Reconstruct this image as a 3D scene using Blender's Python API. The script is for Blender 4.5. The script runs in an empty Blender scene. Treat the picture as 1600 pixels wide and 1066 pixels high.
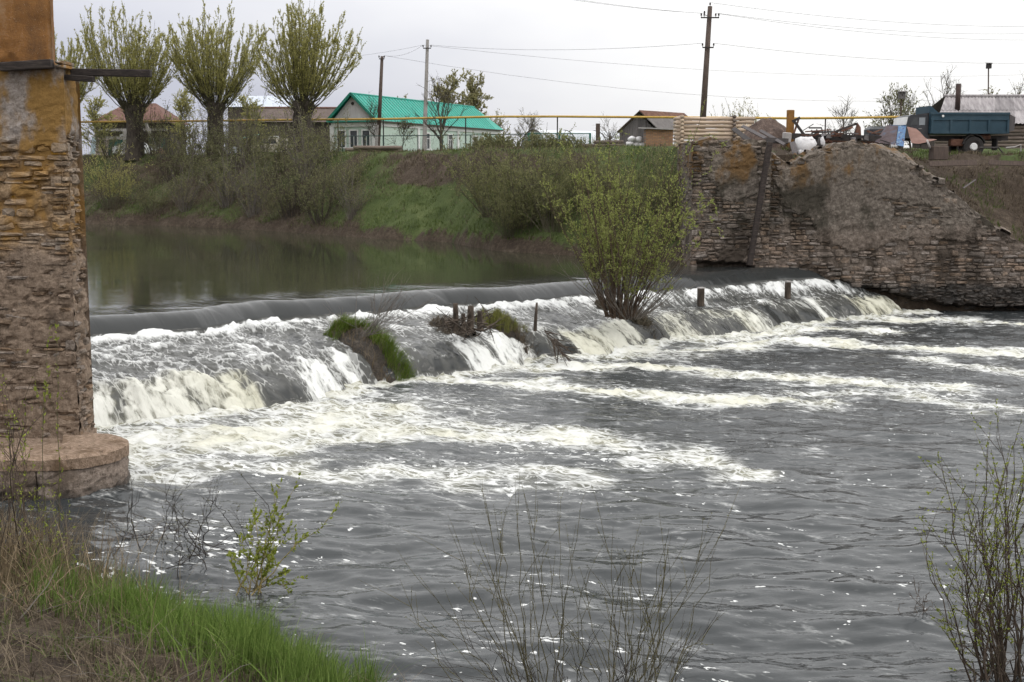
import bpy, math, random
import numpy as np
from mathutils import Vector, Matrix

# ------------------------------------------------------------------ camera, sky, sun, exposure
scene = bpy.context.scene
C = scene.collection
CAM_H, FPX = 5.4, 2000.0
PITCH = math.atan((533.0 - 268.0) / FPX)                 # horizon at row 268 of the photograph
cam_data = bpy.data.cameras.new('camera')
cam_data.sensor_width = 36.0
cam_data.lens = 36.0 * FPX / 1600.0
cam_data.clip_start = 0.1
cam_data.clip_end = 6000.0
cam = bpy.data.objects.new('camera', cam_data)
C.objects.link(cam)
cam.location = (0, 0, CAM_H)
cam.rotation_euler = (math.pi / 2 - PITCH, 0, 0)
scene.camera = cam

SUN_AZ, SUN_EL = math.radians(115), math.radians(50)       # azimuth clockwise from +Y
SUN_DIR = Vector((math.sin(SUN_AZ) * math.cos(SUN_EL), math.cos(SUN_AZ) * math.cos(SUN_EL), math.sin(SUN_EL)))
world = bpy.data.worlds.new('World')
scene.world = world
world.use_nodes = True
wn, wl = world.node_tree.nodes, world.node_tree.links
wn.clear()
w_out = wn.new('ShaderNodeOutputWorld')
w_bg = wn.new('ShaderNodeBackground')
w_bg.inputs['Strength'].default_value = 0.1
sky = wn.new('ShaderNodeTexSky')
sky.sky_type = 'NISHITA'
sky.sun_disc = False
sky.sun_elevation = SUN_EL
sky.sun_rotation = SUN_AZ
w_tc = wn.new('ShaderNodeTexCoord')
w_map = wn.new('ShaderNodeMapping')
w_map.inputs['Scale'].default_value = (1.0, 1.0, 2.6)
wl.new(w_tc.outputs['Generated'], w_map.inputs['Vector'])
w_noise = wn.new('ShaderNodeTexNoise')
w_noise.inputs['Scale'].default_value = 2.3
w_noise.inputs['Detail'].default_value = 5.0
wl.new(w_map.outputs['Vector'], w_noise.inputs['Vector'])
w_dot = wn.new('ShaderNodeVectorMath'); w_dot.operation = 'DOT_PRODUCT'
wl.new(w_tc.outputs['Generated'], w_dot.inputs[0])
w_dot.inputs[1].default_value = SUN_DIR
w_glow = wn.new('ShaderNodeMapRange')                     # an overcast sky is brighter towards the veiled sun
w_glow.inputs['From Min'].default_value = -0.42
w_glow.inputs['From Max'].default_value = 0.02
wl.new(w_dot.outputs['Value'], w_glow.inputs['Value'])
w_add = wn.new('ShaderNodeMath'); w_add.operation = 'MULTIPLY_ADD'
wl.new(w_noise.outputs['Fac'], w_add.inputs[0])
w_add.inputs[1].default_value = 0.75
wl.new(w_glow.outputs['Result'], w_add.inputs[2])
w_ramp = wn.new('ShaderNodeValToRGB')
w_ramp.color_ramp.elements[0].position = 0.50
w_ramp.color_ramp.elements[0].color = (5.5, 5.6, 6.5, 1)
w_ramp.color_ramp.elements[1].position = 1.0
w_ramp.color_ramp.elements[1].color = (10.2, 10.1, 10.0, 1)
wl.new(w_add.outputs['Value'], w_ramp.inputs['Fac'])
w_mix = wn.new('ShaderNodeMix'); w_mix.data_type = 'RGBA'
w_mix.inputs['Factor'].default_value = 0.93               # cloud cover over the clear sky
wl.new(sky.outputs['Color'], w_mix.inputs['A'])
wl.new(w_ramp.outputs['Color'], w_mix.inputs['B'])
w_sep = wn.new('ShaderNodeSeparateXYZ')                   # an overcast dome grows brighter towards the zenith
wl.new(w_tc.outputs['Generated'], w_sep.inputs[0])
w_el = wn.new('ShaderNodeMath'); w_el.operation = 'MULTIPLY_ADD'
w_cl = wn.new('ShaderNodeClamp'); wl.new(w_sep.outputs['Z'], w_cl.inputs['Value'])
wl.new(w_cl.outputs[0], w_el.inputs[0]); w_el.inputs[1].default_value = 1.2; w_el.inputs[2].default_value = 1.0
w_mul = wn.new('ShaderNodeVectorMath'); w_mul.operation = 'SCALE'
wl.new(w_mix.outputs['Result'], w_mul.inputs[0]); wl.new(w_el.outputs[0], w_mul.inputs['Scale'])
wl.new(w_mul.outputs[0], w_bg.inputs['Color'])
wl.new(w_bg.outputs['Background'], w_out.inputs['Surface'])

sun_data = bpy.data.lights.new('sun', 'SUN')
sun_data.energy = 0.7
sun_data.angle = math.radians(14)
sun_data.color = (1.0, 0.95, 0.88)
sun = bpy.data.objects.new('sun', sun_data)
C.objects.link(sun)
sun.rotation_euler = SUN_DIR.to_track_quat('Z', 'Y').to_euler()

scene.view_settings.view_transform = 'Standard'
scene.view_settings.look = 'None'
scene.view_settings.gamma = 1.0
scene.view_settings.exposure = 0.0
scene.view_settings.use_curve_mapping = False
scene.cycles.max_bounces = 4
scene.cycles.diffuse_bounces = 2
scene.cycles.glossy_bounces = 2
scene.cycles.transmission_bounces = 2
scene.cycles.use_adaptive_sampling = True
scene.cycles.adaptive_threshold = 0.03
scene.cycles.use_denoising = True

# ------------------------------------------------------------------ helpers
rng = np.random.default_rng(7)
random.seed(7)
_SP, _CP = math.sin(PITCH), math.cos(PITCH)


def ray(x, y):
    dx, dy = (x - 800.0) / FPX, (533.0 - y) / FPX
    return dx, _CP + dy * _SP, -_SP + dy * _CP


def PZ(x, y, z):
    """Point of the plane at height z that the photograph shows at pixel (x, y)."""
    d = ray(x, y); t = (z - CAM_H) / d[2]
    return (d[0] * t, d[1] * t, z)


def PY(x, y, Y):
    d = ray(x, y); t = Y / d[1]
    return (d[0] * t, Y, CAM_H + d[2] * t)


_perm = np.random.default_rng(11).permutation(256).astype(np.int64)
_perm = np.concatenate([_perm, _perm, _perm])
_ga = np.random.default_rng(12).uniform(0, 2 * np.pi, 256)
_gx, _gy = np.cos(_ga), np.sin(_ga)


def pnoise(x, y, seed=0):
    x = np.asarray(x, float) + seed * 17.31; y = np.asarray(y, float) + seed * 9.73
    xi, yi = np.floor(x).astype(np.int64), np.floor(y).astype(np.int64)
    xf, yf = x - xi, y - yi
    u, v = xf ** 3 * (xf * (xf * 6 - 15) + 10), yf ** 3 * (yf * (yf * 6 - 15) + 10)

    def g(ix, iy, fx, fy):
        h = _perm[(_perm[(ix & 255)] + (iy & 255)) & 255]
        return _gx[h] * fx + _gy[h] * fy
    a, b = g(xi, yi, xf, yf), g(xi + 1, yi, xf - 1, yf)
    c, d = g(xi, yi + 1, xf, yf - 1), g(xi + 1, yi + 1, xf - 1, yf - 1)
    return 1.5 * ((a * (1 - u) + b * u) * (1 - v) + (c * (1 - u) + d * u) * v)


def fbm(x, y, octaves=4, seed=0, gain=0.5):
    s, a = 0, 1.0
    for k in range(octaves):
        s = s + a * pnoise(x * 2 ** k, y * 2 ** k, seed + k * 3)
        a *= gain
    return s


def ridged(x, y, octaves=4, seed=0, gain=0.5):
    s, a, t = 0, 1.0, 0
    for k in range(octaves):
        s = s + a * (1 - np.abs(pnoise(x * 2 ** k, y * 2 ** k, seed + k * 3))) ** 2
        t += a; a *= gain
    return s / t


def sstep(a, b, x):
    t = np.clip((x - a) / (b - a), 0, 1)
    return t * t * (3 - 2 * t)


def link(o, parent=None):
    C.objects.link(o)
    if parent is not None:
        o.parent = parent
    return o


def tag(o, label=None, cat=None, group=None, kind=None):
    if label: o['label'] = label
    if cat: o['category'] = cat
    if group: o['group'] = group
    if kind: o['kind'] = kind
    return o


def thing(name, label, cat, loc=(0, 0, 0), rotz=0.0, group=None):
    o = bpy.data.objects.new(name, None)
    o.empty_display_size = 0.3
    C.objects.link(o)
    o.location = loc
    o.rotation_euler = (0, 0, rotz)
    return tag(o, label, cat, group)


def np_mesh(name, V, F, smooth=False):
    V = np.asarray(V, np.float32).reshape(-1, 3)
    me = bpy.data.meshes.new(name)
    if isinstance(F, np.ndarray):
        n, k = F.shape
        me.vertices.add(len(V)); me.vertices.foreach_set('co', V.ravel())
        me.loops.add(n * k); me.loops.foreach_set('vertex_index', F.astype(np.int32).ravel())
        me.polygons.add(n)
        me.polygons.foreach_set('loop_start', np.arange(0, n * k, k, dtype=np.int32))
        me.polygons.foreach_set('loop_total', np.full(n, k, np.int32))
        me.update(calc_edges=True)
    else:
        me.from_pydata([tuple(map(float, v)) for v in V], [], F)
        me.update()
    if smooth:
        me.polygons.foreach_set('use_smooth', np.ones(len(me.polygons), bool))
    return me


def np_obj(name, V, F, mat, parent=None, smooth=False, loc=None):
    me = np_mesh(name, V, F, smooth)
    if mat: me.materials.append(mat)
    o = bpy.data.objects.new(name, me)
    if loc is not None: o.location = loc
    return link(o, parent)


def add_attr(o, name, values):
    a = o.data.attributes.new(name, 'FLOAT', 'POINT')
    a.data.foreach_set('value', np.asarray(values, np.float32).ravel())


def grid_faces(nr, nc):
    i = np.arange(nr - 1)[:, None] * nc + np.arange(nc - 1)[None, :]
    return np.stack([i, i + 1, i + nc + 1, i + nc], -1).reshape(-1, 4)


class MB:
    """Collects simple solids and links them as one mesh."""
    def __init__(s): s.v, s.f = [], []

    def add(s, vs, fs):
        b = len(s.v)
        s.v += [tuple(map(float, p)) for p in vs]
        s.f += [tuple(b + i for i in f) for f in fs]
        return s

    def box(s, c, size, rot=(0, 0, 0), bev=0.0):
        from mathutils import Euler
        M = Euler(rot).to_matrix()
        hx, hy, hz = [q / 2 for q in size]
        c = Vector(c)
        if bev <= 0:
            P = [(x, y, z) for z in (-hz, hz) for y in (-hy, hy) for x in (-hx, hx)]
            F = [(0, 2, 3, 1), (4, 5, 7, 6), (0, 1, 5, 4), (2, 6, 7, 3), (0, 4, 6, 2), (1, 3, 7, 5)]
        else:
            P, F = [], []
            b = min(bev, hx * .9, hy * .9, hz * .9)
            # chamfered box: three inset rings
            for z, e in ((-hz, b), (-hz + b, 0), (hz - b, 0), (hz, b)):
                X, Y = hx - e, hy - e
                P += [(-X + b, -Y, z), (X - b, -Y, z), (X, -Y + b, z), (X, Y - b, z), (X - b, Y, z), (-X + b, Y, z), (-X, Y - b, z), (-X, -Y + b, z)]
            for k in range(3):
                for i in range(8):
                    j = (i + 1) % 8
                    F.append((k * 8 + i, k * 8 + j, k * 8 + 8 + j, k * 8 + 8 + i))
            F.append(tuple(range(7, -1, -1))); F.append(tuple(range(24, 32)))
        return s.add([c + M @ Vector(p) for p in P], F)

    def beam(s, p0, p1, w, h, up=(0, 0, 1), bev=0.0):
        p0, p1 = Vector(p0), Vector(p1)
        d = p1 - p0; L = d.length; d.normalize()
        up = Vector(up)
        side = d.cross(up)
        if side.length < 1e-4: side = d.cross(Vector((0, 1, 0)))
        side.normalize(); u = side.cross(d)
        tmp = MB().box((0, 0, 0), (L, w, h), bev=bev)
        c = (p0 + p1) / 2
        return s.add([c + d * v[0] + side * v[1] + u * v[2] for v in tmp.v], tmp.f)

    def tube(s, pts, rad, n=6, caps=True):
        pts = [Vector(p) for p in pts]
        if not hasattr(rad, '__len__'): rad = [rad] * len(pts)
        V, F = [], []
        ref = Vector((0.3, 0.5, 0.8))
        for i, p in enumerate(pts):
            d = (pts[min(i + 1, len(pts) - 1)] - pts[max(i - 1, 0)]).normalized()
            a = d.cross(ref)
            if a.length < .05: a = d.cross(Vector((1, 0, 0)))
            a.normalize(); b = d.cross(a)
            for k in range(n):
                t = 2 * math.pi * k / n
                V.append(p + (a * math.cos(t) + b * math.sin(t)) * rad[i])
        for i in range(len(pts) - 1):
            for k in range(n):
                j = (k + 1) % n
                F.append((i * n + k, i * n + j, i * n + n + j, i * n + n + k))
        if caps:
            F.append(tuple(range(n - 1, -1, -1))); F.append(tuple(range((len(pts) - 1) * n, len(pts) * n)))
        return s.add(V, F)

    def prism(s, poly, vec):
        """Polygon (3D points) pushed along vec."""
        n = len(poly); vec = Vector(vec)
        V = [Vector(p) for p in poly] + [Vector(p) + vec for p in poly]
        F = [tuple(range(n - 1, -1, -1)), tuple(range(n, 2 * n))]
        F += [(i, (i + 1) % n, n + (i + 1) % n, n + i) for i in range(n)]
        return s.add(V, F)

    def build(s, name, mat, parent=None, smooth=False, loc=None):
        me = bpy.data.meshes.new(name)
        me.from_pydata(s.v, [], s.f); me.update()
        if smooth: me.polygons.foreach_set('use_smooth', np.ones(len(me.polygons), bool))
        if mat: me.materials.append(mat)
        o = bpy.data.objects.new(name, me)
        if loc is not None: o.location = loc
        return link(o, parent)


def copy_tree(o, parent=None):
    c = o.copy(); C.objects.link(c); c.parent = parent
    for ch in list(o.children): copy_tree(ch, c)
    return c


# ------------------------------------------------------------------ materials
MATS = {}


def nt_new(name):
    m = bpy.data.materials.new(name); m.use_nodes = True
    nt = m.node_tree; nt.nodes.clear()
    out = nt.nodes.new('ShaderNodeOutputMaterial')
    b = nt.nodes.new('ShaderNodeBsdfPrincipled')
    nt.links.new(b.outputs[0], out.inputs['Surface'])
    MATS[name] = m
    return m, nt, b


def N(nt, t, **kw):
    n = nt.nodes.new(t)
    for k, v in kw.items():
        if k in n.inputs: n.inputs[k].default_value = v
        else: setattr(n, k, v)
    return n


def ramp(nt, fac, stops):
    r = nt.nodes.new('ShaderNodeValToRGB')
    el = r.color_ramp.elements
    while len(el) < len(stops): el.new(0.5)
    for e, (p, c) in zip(el, stops):
        e.position = p; e.color = (c[0], c[1], c[2], 1)
    nt.links.new(fac, r.inputs['Fac'])
    return r.outputs['Color']


def mixc(nt, fac, a, b, mode='MIX'):
    m = nt.nodes.new('ShaderNodeMix'); m.data_type = 'RGBA'; m.blend_type = mode
    for sock, v in ((m.inputs['Factor'], fac), (m.inputs['A'], a), (m.inputs['B'], b)):
        if isinstance(v, bpy.types.NodeSocket): nt.links.new(v, sock)
        elif isinstance(v, (int, float)): sock.default_value = v
        else: sock.default_value = (v[0], v[1], v[2], 1)
    return m.outputs['Result']


def math_(nt, op, a, b=None, c=None, clamp=False):
    m = nt.nodes.new('ShaderNodeMath'); m.operation = op; m.use_clamp = clamp
    for i, v in enumerate((a, b, c)):
        if v is None: continue
        if isinstance(v, bpy.types.NodeSocket): nt.links.new(v, m.inputs[i])
        else: m.inputs[i].default_value = v
    return m.outputs[0]


def mrange(nt, v, a, b, c=0.0, d=1.0, smooth=True):
    m = nt.nodes.new('ShaderNodeMapRange')
    if smooth: m.interpolation_type = 'SMOOTHSTEP'
    nt.links.new(v, m.inputs['Value'])
    for k, q in (('From Min', a), ('From Max', b), ('To Min', c), ('To Max', d)):
        if isinstance(q, bpy.types.NodeSocket): nt.links.new(q, m.inputs[k])
        else: m.inputs[k].default_value = q
    return m.outputs[0]


def coords(nt, kind='Object', scale=(1, 1, 1), rot=(0, 0, 0), src=None):
    if src is None:
        if kind == 'World':
            src = nt.nodes.new('ShaderNodeNewGeometry').outputs['Position']
        else:
            src = nt.nodes.new('ShaderNodeTexCoord').outputs[kind]
    m = nt.nodes.new('ShaderNodeMapping')
    m.inputs['Scale'].default_value = scale; m.inputs['Rotation'].default_value = rot
    nt.links.new(src, m.inputs['Vector'])
    return m.outputs[0]


def noise(nt, vec, scale, detail=4, rough=0.55, dist=0.0):
    n = N(nt, 'ShaderNodeTexNoise', Scale=scale, Detail=detail, Roughness=rough, Distortion=dist)
    nt.links.new(vec, n.inputs['Vector'])
    return n.outputs['Fac']


def bump(nt, b, height, strength=0.5, dist=0.02):
    n = N(nt, 'ShaderNodeBump', Strength=strength, Distance=dist)
    nt.links.new(height, n.inputs['Height'])
    nt.links.new(n.outputs[0], b.inputs['Normal'])
    return n


def attr(nt, name):
    a = nt.nodes.new('ShaderNodeAttribute'); a.attribute_name = name
    return a.outputs['Fac']


def simple(name, stops, scale=6.0, rough=0.8, bmp=0.3, dist=0.01, stretch=(1, 1, 1), metal=0.0, vary=0.0, space='Object', spec=0.4):
    """Base colour from noise over the given colours, fine bump; vary = brightness change from object to object and piece to piece."""
    m, nt, b = nt_new(name)
    v = coords(nt, space, stretch)
    f = noise(nt, v, scale, 6, 0.62)
    n = len(stops)
    col = ramp(nt, f, [(0.3 + 0.4 * i / max(1, n - 1), c) for i, c in enumerate(stops)])
    if vary > 0:
        oi = nt.nodes.new('ShaderNodeObjectInfo').outputs['Random']
        gi = nt.nodes.new('ShaderNodeNewGeometry').outputs['Random Per Island']
        r = math_(nt, 'FRACT', math_(nt, 'ADD', oi, gi))
        hs = nt.nodes.new('ShaderNodeHueSaturation')
        nt.links.new(col, hs.inputs['Color'])
        nt.links.new(mrange(nt, r, 0, 1, 1 - vary, 1 + vary, False), hs.inputs['Value'])
        nt.links.new(mrange(nt, math_(nt, 'FRACT', math_(nt, 'MULTIPLY', r, 7.3)), 0, 1, 0.5 - .03 * vary, 0.5 + .03 * vary, False), hs.inputs['Hue'])
        col = hs.outputs[0]
    nt.links.new(col, b.inputs['Base Color'])
    b.inputs['Roughness'].default_value = rough
    b.inputs['Metallic'].default_value = metal
    b.inputs['Specular IOR Level'].default_value = spec
    if bmp > 0:
        bump(nt, b, noise(nt, v, scale * 4, 5, 0.6), bmp, dist)
    return m
# ------------------------------------------------------------------ ground
POOL_Z = 1.75
TOP_Z = 6.6                                             # level of the village ground


def px_line(pts, z):
    P = np.array([PZ(x, y, z) for x, y in pts])
    return P


_fs = px_line([(135, 350), (270, 353), (400, 359), (560, 371), (700, 379), (770, 391), (900, 400), (1000, 404), (1075, 412)], POOL_Z)
_ns = px_line([(-300, 900), (0, 925), (150, 948), (250, 978), (380, 1025), (480, 1068), (560, 1110), (800, 1150), (1200, 1150), (1500, 1110), (1750, 1085)], 0.0)
WALL_Y = 49.2
_wt = [PY(x, y, WALL_Y) for x, y in [(1205, 232), (1300, 232), (1365, 228), (1420, 250), (1477, 288), (1530, 332), (1600, 378), (1720, 460)]]
_wtx, _wtz = np.array([p[0] for p in _wt]), np.array([p[2] for p in _wt])


def far_shore(X):
    return np.interp(X, np.concatenate([[-400, -70], _fs[:, 0]]), np.concatenate([[150, 112], _fs[:, 1]]))


def near_shore(X):
    return np.interp(X, np.concatenate([[-300, -40], _ns[:, 0], [40, 300]]), np.concatenate([[40, 24], _ns[:, 1], [11, 8]]))


BANK_RUN = 8.5


def ground_z(X, Y):
    X = np.asarray(X, float); Y = np.asarray(Y, float)
    n1 = fbm(X * .22, Y * .22, 4, 1); n2 = fbm(X * 1.3, Y * 1.3, 3, 5)
    top = TOP_Z + 0.10 * n1 - .5 * sstep(14, 19, X) * sstep(75, 60, Y)
    # far bank
    sd = Y - far_shore(X) + .5 * pnoise(X * .5, Y * .5, 3)
    run = BANK_RUN + 1.2 * pnoise(X * .12, 0 * Y, 9)
    t = np.clip(sd / run, 0, 1)
    far = -1.0 + 2.75 * sstep(-2.5, 0.0, sd) + 0.38 * sstep(0, .35, sd) + (top - 2.15) * (0.7 * t + 0.3 * sstep(0, 1, t)) + .12 * n2 * sstep(0, 1.5, sd) * (1 - .75 * sstep(.9, 1.1, t))
    # retained ground behind the abutment and the earth bank to its right
    zf = np.interp(X, _wtx, _wtz, left=TOP_Z, right=-1.0) - .25
    zf = np.minimum(zf, TOP_Z)
    t2 = np.clip((Y - (WALL_Y + .9)) / 6.0, 0, 1)
    beh = zf + (top - zf) * (0.8 * t2 + .2 * sstep(0, 1, t2)) + .16 * n2 * np.clip(TOP_Z - .4 - zf, .3, 1) * (1 - sstep(.9, 1.1, t2))
    beh = np.where(Y < WALL_Y + .55, -1.0, beh)
    wr = sstep(7.15, 7.4, X)
    # beyond the end of the masonry a plain earth bank
    wall_end = sstep(19, 22, X)
    sdr = Y - 47.5
    ear = -1.0 + 1.2 * sstep(-2, 0, sdr) + (top - .2) * np.clip(sdr / 8.5, 0, 1) + .2 * n2
    beh = beh * (1 - wall_end) + ear * wall_end
    z = far * (1 - wr) + beh * wr
    # near bank
    sn = near_shore(X) - Y + .35 * pnoise(X * .8, Y * .8, 21)
    near = -1.0 + 1.02 * sstep(-1.6, 0.05, sn) + .28 * sstep(0, 1.2, sn) + .27 * np.clip(sn - .5, 0, 14) + .07 * n2 * sstep(0, 1, sn)
    return np.where(Y < 30, np.maximum(z * 0 - 1.0, near), z)


def axis(lo, hi, step, outer, n):
    a = np.arange(lo, hi, step)
    g = np.geomspace(step, outer, n)
    return np.concatenate([lo - np.cumsum(g)[::-1], a, hi + np.cumsum(g)])


gx = axis(-46, 32, .40, 160, 34)
gy = axis(6, 108, .40, 160, 34)
GX, GY = np.meshgrid(gx, gy)
GZ = ground_z(GX, GY)
ground = np_obj('ground', np.stack([GX, GY, GZ], -1), grid_faces(len(gy), len(gx)), None, smooth=True)
tag(ground, 'grassy and earthy river banks and village ground', kind='structure')
# green cover: 1 = young grass, 0 = bare earth and litter
_sd = GY - far_shore(GX)
_t = np.clip(_sd / BANK_RUN, 0, 1.3)
_gn = fbm(GX * .35, GY * .35, 4, 40)
_g = .55 + .45 * _gn
_lawn = sstep(-9.5, -6, GX) * sstep(5, 2, GX) * sstep(.06, .16, _t) * sstep(.62, .45, _t + .12 * _gn)
_bare = sstep(-9, -5, GX) * sstep(3, 0, GX) * sstep(.5, .62, _t) * sstep(1.0, .9, _t)
_g = np.clip(_g + .9 * _lawn - .55 * _bare, 0, 1)
_g = np.where((GX < -9) & (_t < 1.0), _g * .55 + .05, _g)
_g = np.where(_t > 1.0, np.clip(_g + .25, 0, 1), _g)
_g = np.where(_sd < .5, 0.02, _g)
_g = np.where((GX > 9) & (GY < 64), np.clip(.12 + .9 * (fbm(GX * .5, GY * .8, 3, 44) - .05), 0, 1) * sstep(5.0, 6.1, GZ), _g)
_sn = near_shore(GX) - GY
_g = np.where(GY < 30, np.clip(.25 + .5 * _gn, 0, .6) * sstep(3.2, 1.2, _sn), _g)
add_attr(ground, 'green', _g)

m, nt, b = nt_new('ground')
v = coords(nt, 'World')
f1, f2, f3 = noise(nt, v, 1.1, 4, .65), noise(nt, v, 7.0, 3, .65), noise(nt, v, 30.0, 2, .7)
earth = ramp(nt, math_(nt, 'ADD', math_(nt, 'MULTIPLY', f1, .35), math_(nt, 'ADD', math_(nt, 'MULTIPLY', f2, .4), math_(nt, 'MULTIPLY', f3, .25))), [(.33, (.022, .016, .012)), (.5, (.060, .045, .033)), (.66, (.130, .104, .078))])
grass_c = ramp(nt, math_(nt, 'ADD', math_(nt, 'MULTIPLY', f1, .5), math_(nt, 'MULTIPLY', f3, .5)), [(.34, (.032, .044, .016)), (.5, (.062, .084, .028)), (.66, (.115, .132, .054))])
g = attr(nt, 'green')
gm = mrange(nt, math_(nt, 'ADD', g, math_(nt, 'MULTIPLY', math_(nt, 'SUBTRACT', f2, .5), 1.1)), .25, .6)
nt.links.new(mixc(nt, gm, earth, grass_c), b.inputs['Base Color'])
b.inputs['Roughness'].default_value = .95
b.inputs['Specular IOR Level'].default_value = .15
bump(nt, b, math_(nt, 'ADD', math_(nt, 'MULTIPLY', f2, .5), f3), .9, .06)
ground.data.materials.append(m)

# ------------------------------------------------------------------ water
FOOT_PX = [(-260, 705), (-60, 690), (60, 676), (150, 668), (250, 660), (330, 651), (410, 641), (480, 632), (540, 610), (580, 601), (640, 596), (690, 589), (745, 583),
           (800, 572), (840, 564), (900, 561), (945, 556), (1010, 542), (1050, 535), (1085, 530), (1140, 524), (1190, 519), (1250, 508), (1300, 501), (1350, 497), (1398, 492), (1425, 487)]
FALL = [(60, .7), (150, .85), (250, .8), (330, .72), (415, .68), (432, .22), (482, .25), (500, .75), (560, .85), (585, .3), (690, .28), (738, .32), (752, .82), (830, .78), (846, .22), (905, .22),
        (925, .78), (1010, .72), (1022, .12), (1050, .15), (1060, .68), (1095, .6), (1110, .3), (1170, .38), (1185, .62), (1212, .55), (1222, .24), (1285, .28), (1297, .75), (1312, .34), (1345, .3), (1360, .65), (1425, .6)]
CREAM = [(60, .3), (150, .35), (330, .6), (415, .95), (432, .2), (500, .1), (752, .1), (905, .2), (925, .9), (1010, .6), (1060, .8), (1095, .6), (1185, .7), (1222, .2), (1297, .25), (1345, .3), (1360, 1), (1425, .8)]
_fp = px_line(FOOT_PX, 0.0)
_fx = np.array([p[0] for p in FOOT_PX], float)
_seg = np.concatenate([[0], np.cumsum(np.hypot(*np.diff(_fp[:, :2], axis=0).T))])
S_END = _seg[-1]
FLOW = np.array([.66, -.75]); FLOW = FLOW / np.linalg.norm(FLOW)
S_150 = np.interp(150, _fx, _seg)


def foot(s):
    x = np.interp(s, _seg, _fp[:, 0]); y = np.interp(s, _seg, _fp[:, 1])
    lo = s < 0
    d0 = np.array([.74, .67])
    x = np.where(lo, _fp[0, 0] + s * d0[0], x); y = np.where(lo, _fp[0, 1] + s * d0[1], y)
    return x, y


def apron_w(s):
    return np.interp(s, [S_150, S_150 + 24, S_END], [6.0, 3.3, 2.5])


def lip_d(s):
    return np.minimum(1.75 + .50 * pnoise(s * .5, 0 * s, 61) + .20 * pnoise(s * 1.7, 0 * s, 62), apron_w(s) - 1.15)


def fall_top(s, d):
    return np.interp(s, [S_150, S_150 + 14, S_END], [.93, .84, .75]) + .09 * pnoise(s * .7, d * .3, 66) + .04 * pnoise(s * 2.1, d * .3, 67)


def profile(s, d):
    """Smooth water height without turbulence."""
    w, L = apron_w(s), lip_d(s)
    tf = fall_top(s, d)
    t = np.clip((L - d) / L, 0, 1.9)
    zf = tf * (1 - t ** 2.3) - .06 * t                                   # rounded fall
    q = np.clip((d - L) / np.maximum(w - .5 - L, .2), 0, 1)
    za = tf + (1.27 - tf) * q                                            # apron
    c = np.clip((d - (w - .5)) / .85, 0, 1)
    zc = 1.27 + (POOL_Z - 1.27) * (1 - (1 - c) ** 2.0)                   # glassy roll over the crest
    return np.where(d < L, zf, np.where(d < w - .5, za, zc)), w, L


def cascade(s, d):
    """Water height, foam and cream at distance d up the flow from the foot line, s along it."""
    z, w, L = profile(s, d)
    px = np.interp(s, _seg, _fx)
    fl = np.interp(px, [p[0] for p in FALL], [p[1] for p in FALL])
    fl = .04 + .80 * sstep(.18, .78, fl + .10 * pnoise(s * 2.3, d * .4, 58))
    cr = np.interp(px, [p[0] for p in CREAM], [p[1] for p in CREAM])
    wild = np.interp(px, [0, 420, 700, 1000, 1425], [1.0, .9, .62, .42, .32])     # the far end runs smoother
    turb = sstep(.25, .9, d) * sstep(w - .38, w - .62, d)
    jump = np.exp(-((d - (w - .75)) / .38) ** 2)
    sw = s + .22 * fbm(s * 1.1, d * 1.3, 3, 88) + .05 * fbm(s * 4, d * 4, 2, 89)
    n_l = fbm(sw * .8 + .4 * d, d * .55, 3, 70)
    n_r = ridged(sw * 1.25, d * .9, 5, 75, .5)
    n_f = fbm(sw * 4.5, d * 3.2, 3, 80)
    calm = np.clip(wild + .5 * jump, 0, 1)
    z = z + turb * calm * (.11 * n_l + .17 * (n_r - .62) + .03 * n_f) + jump * (.06 + .10 * (n_r - .5)) * turb
    # streaks and bulges of the fall
    fz = sstep(L + .6, L - .5, d) * sstep(-.5, .1, d)
    st = fbm(sw * 1.7, d * .55, 4, 90)
    tb = ridged(sw * 2.4, d * 1.5, 4, 92, .5) - .6
    z = z + fz * (.045 * st + .07 * tb * fl + .02 * fbm(sw * 7, d * 2.0, 2, 95)) * (.35 + fl) + fz * .12 * (.42 - fl) * sstep(-.1, .5, d)
    # slow ribs across the crest
    rib = sstep(w - .85, w - .3, d) * sstep(w + 2.5, w + .3, d)
    rr_ = ridged(s * .45 + .35 * d, d * .12, 2, 97)
    z = z + rib * (.026 * fbm(s * .6 + .4 * d, d * .2, 3, 98) - .010 * sstep(.82, .98, rr_))
    streak = sstep(.10, .55, fbm(sw * 2.2 + .15 * d, d * .28, 4, 101))
    foam_ap = turb * np.clip(.14 + .22 * wild + (.55 + .35 * wild) * (n_r - .60) + .28 * n_l + .12 * n_f + .50 * jump + .30 * streak * (1 - wild), 0, 1)
    tint = sstep(L * .95, L * .45, d)
    foam_fl = fz * np.clip(fl * (.45 + .5 * tint) - .04 + .50 * st * (.30 + .55 * fl) + .25 * tb * fl + .16 * fbm(sw * 7, d * 1.4, 3, 99) * (.3 + fl), 0, 1) * (.55 + .45 * sstep(L + .35, L - .6, d))
    base = sstep(.22, -.05, d) * .8
    foam = np.maximum(np.maximum(foam_ap, foam_fl), base)
    cream = cr * sstep(L * .85, L * .55, d)
    z = np.where(s > S_END - .9, z - (z + .5) * sstep(S_END - .9, S_END, s) ** 2 * sstep(w + 1.5, w, d), z)
    return z, foam, cream


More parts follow.
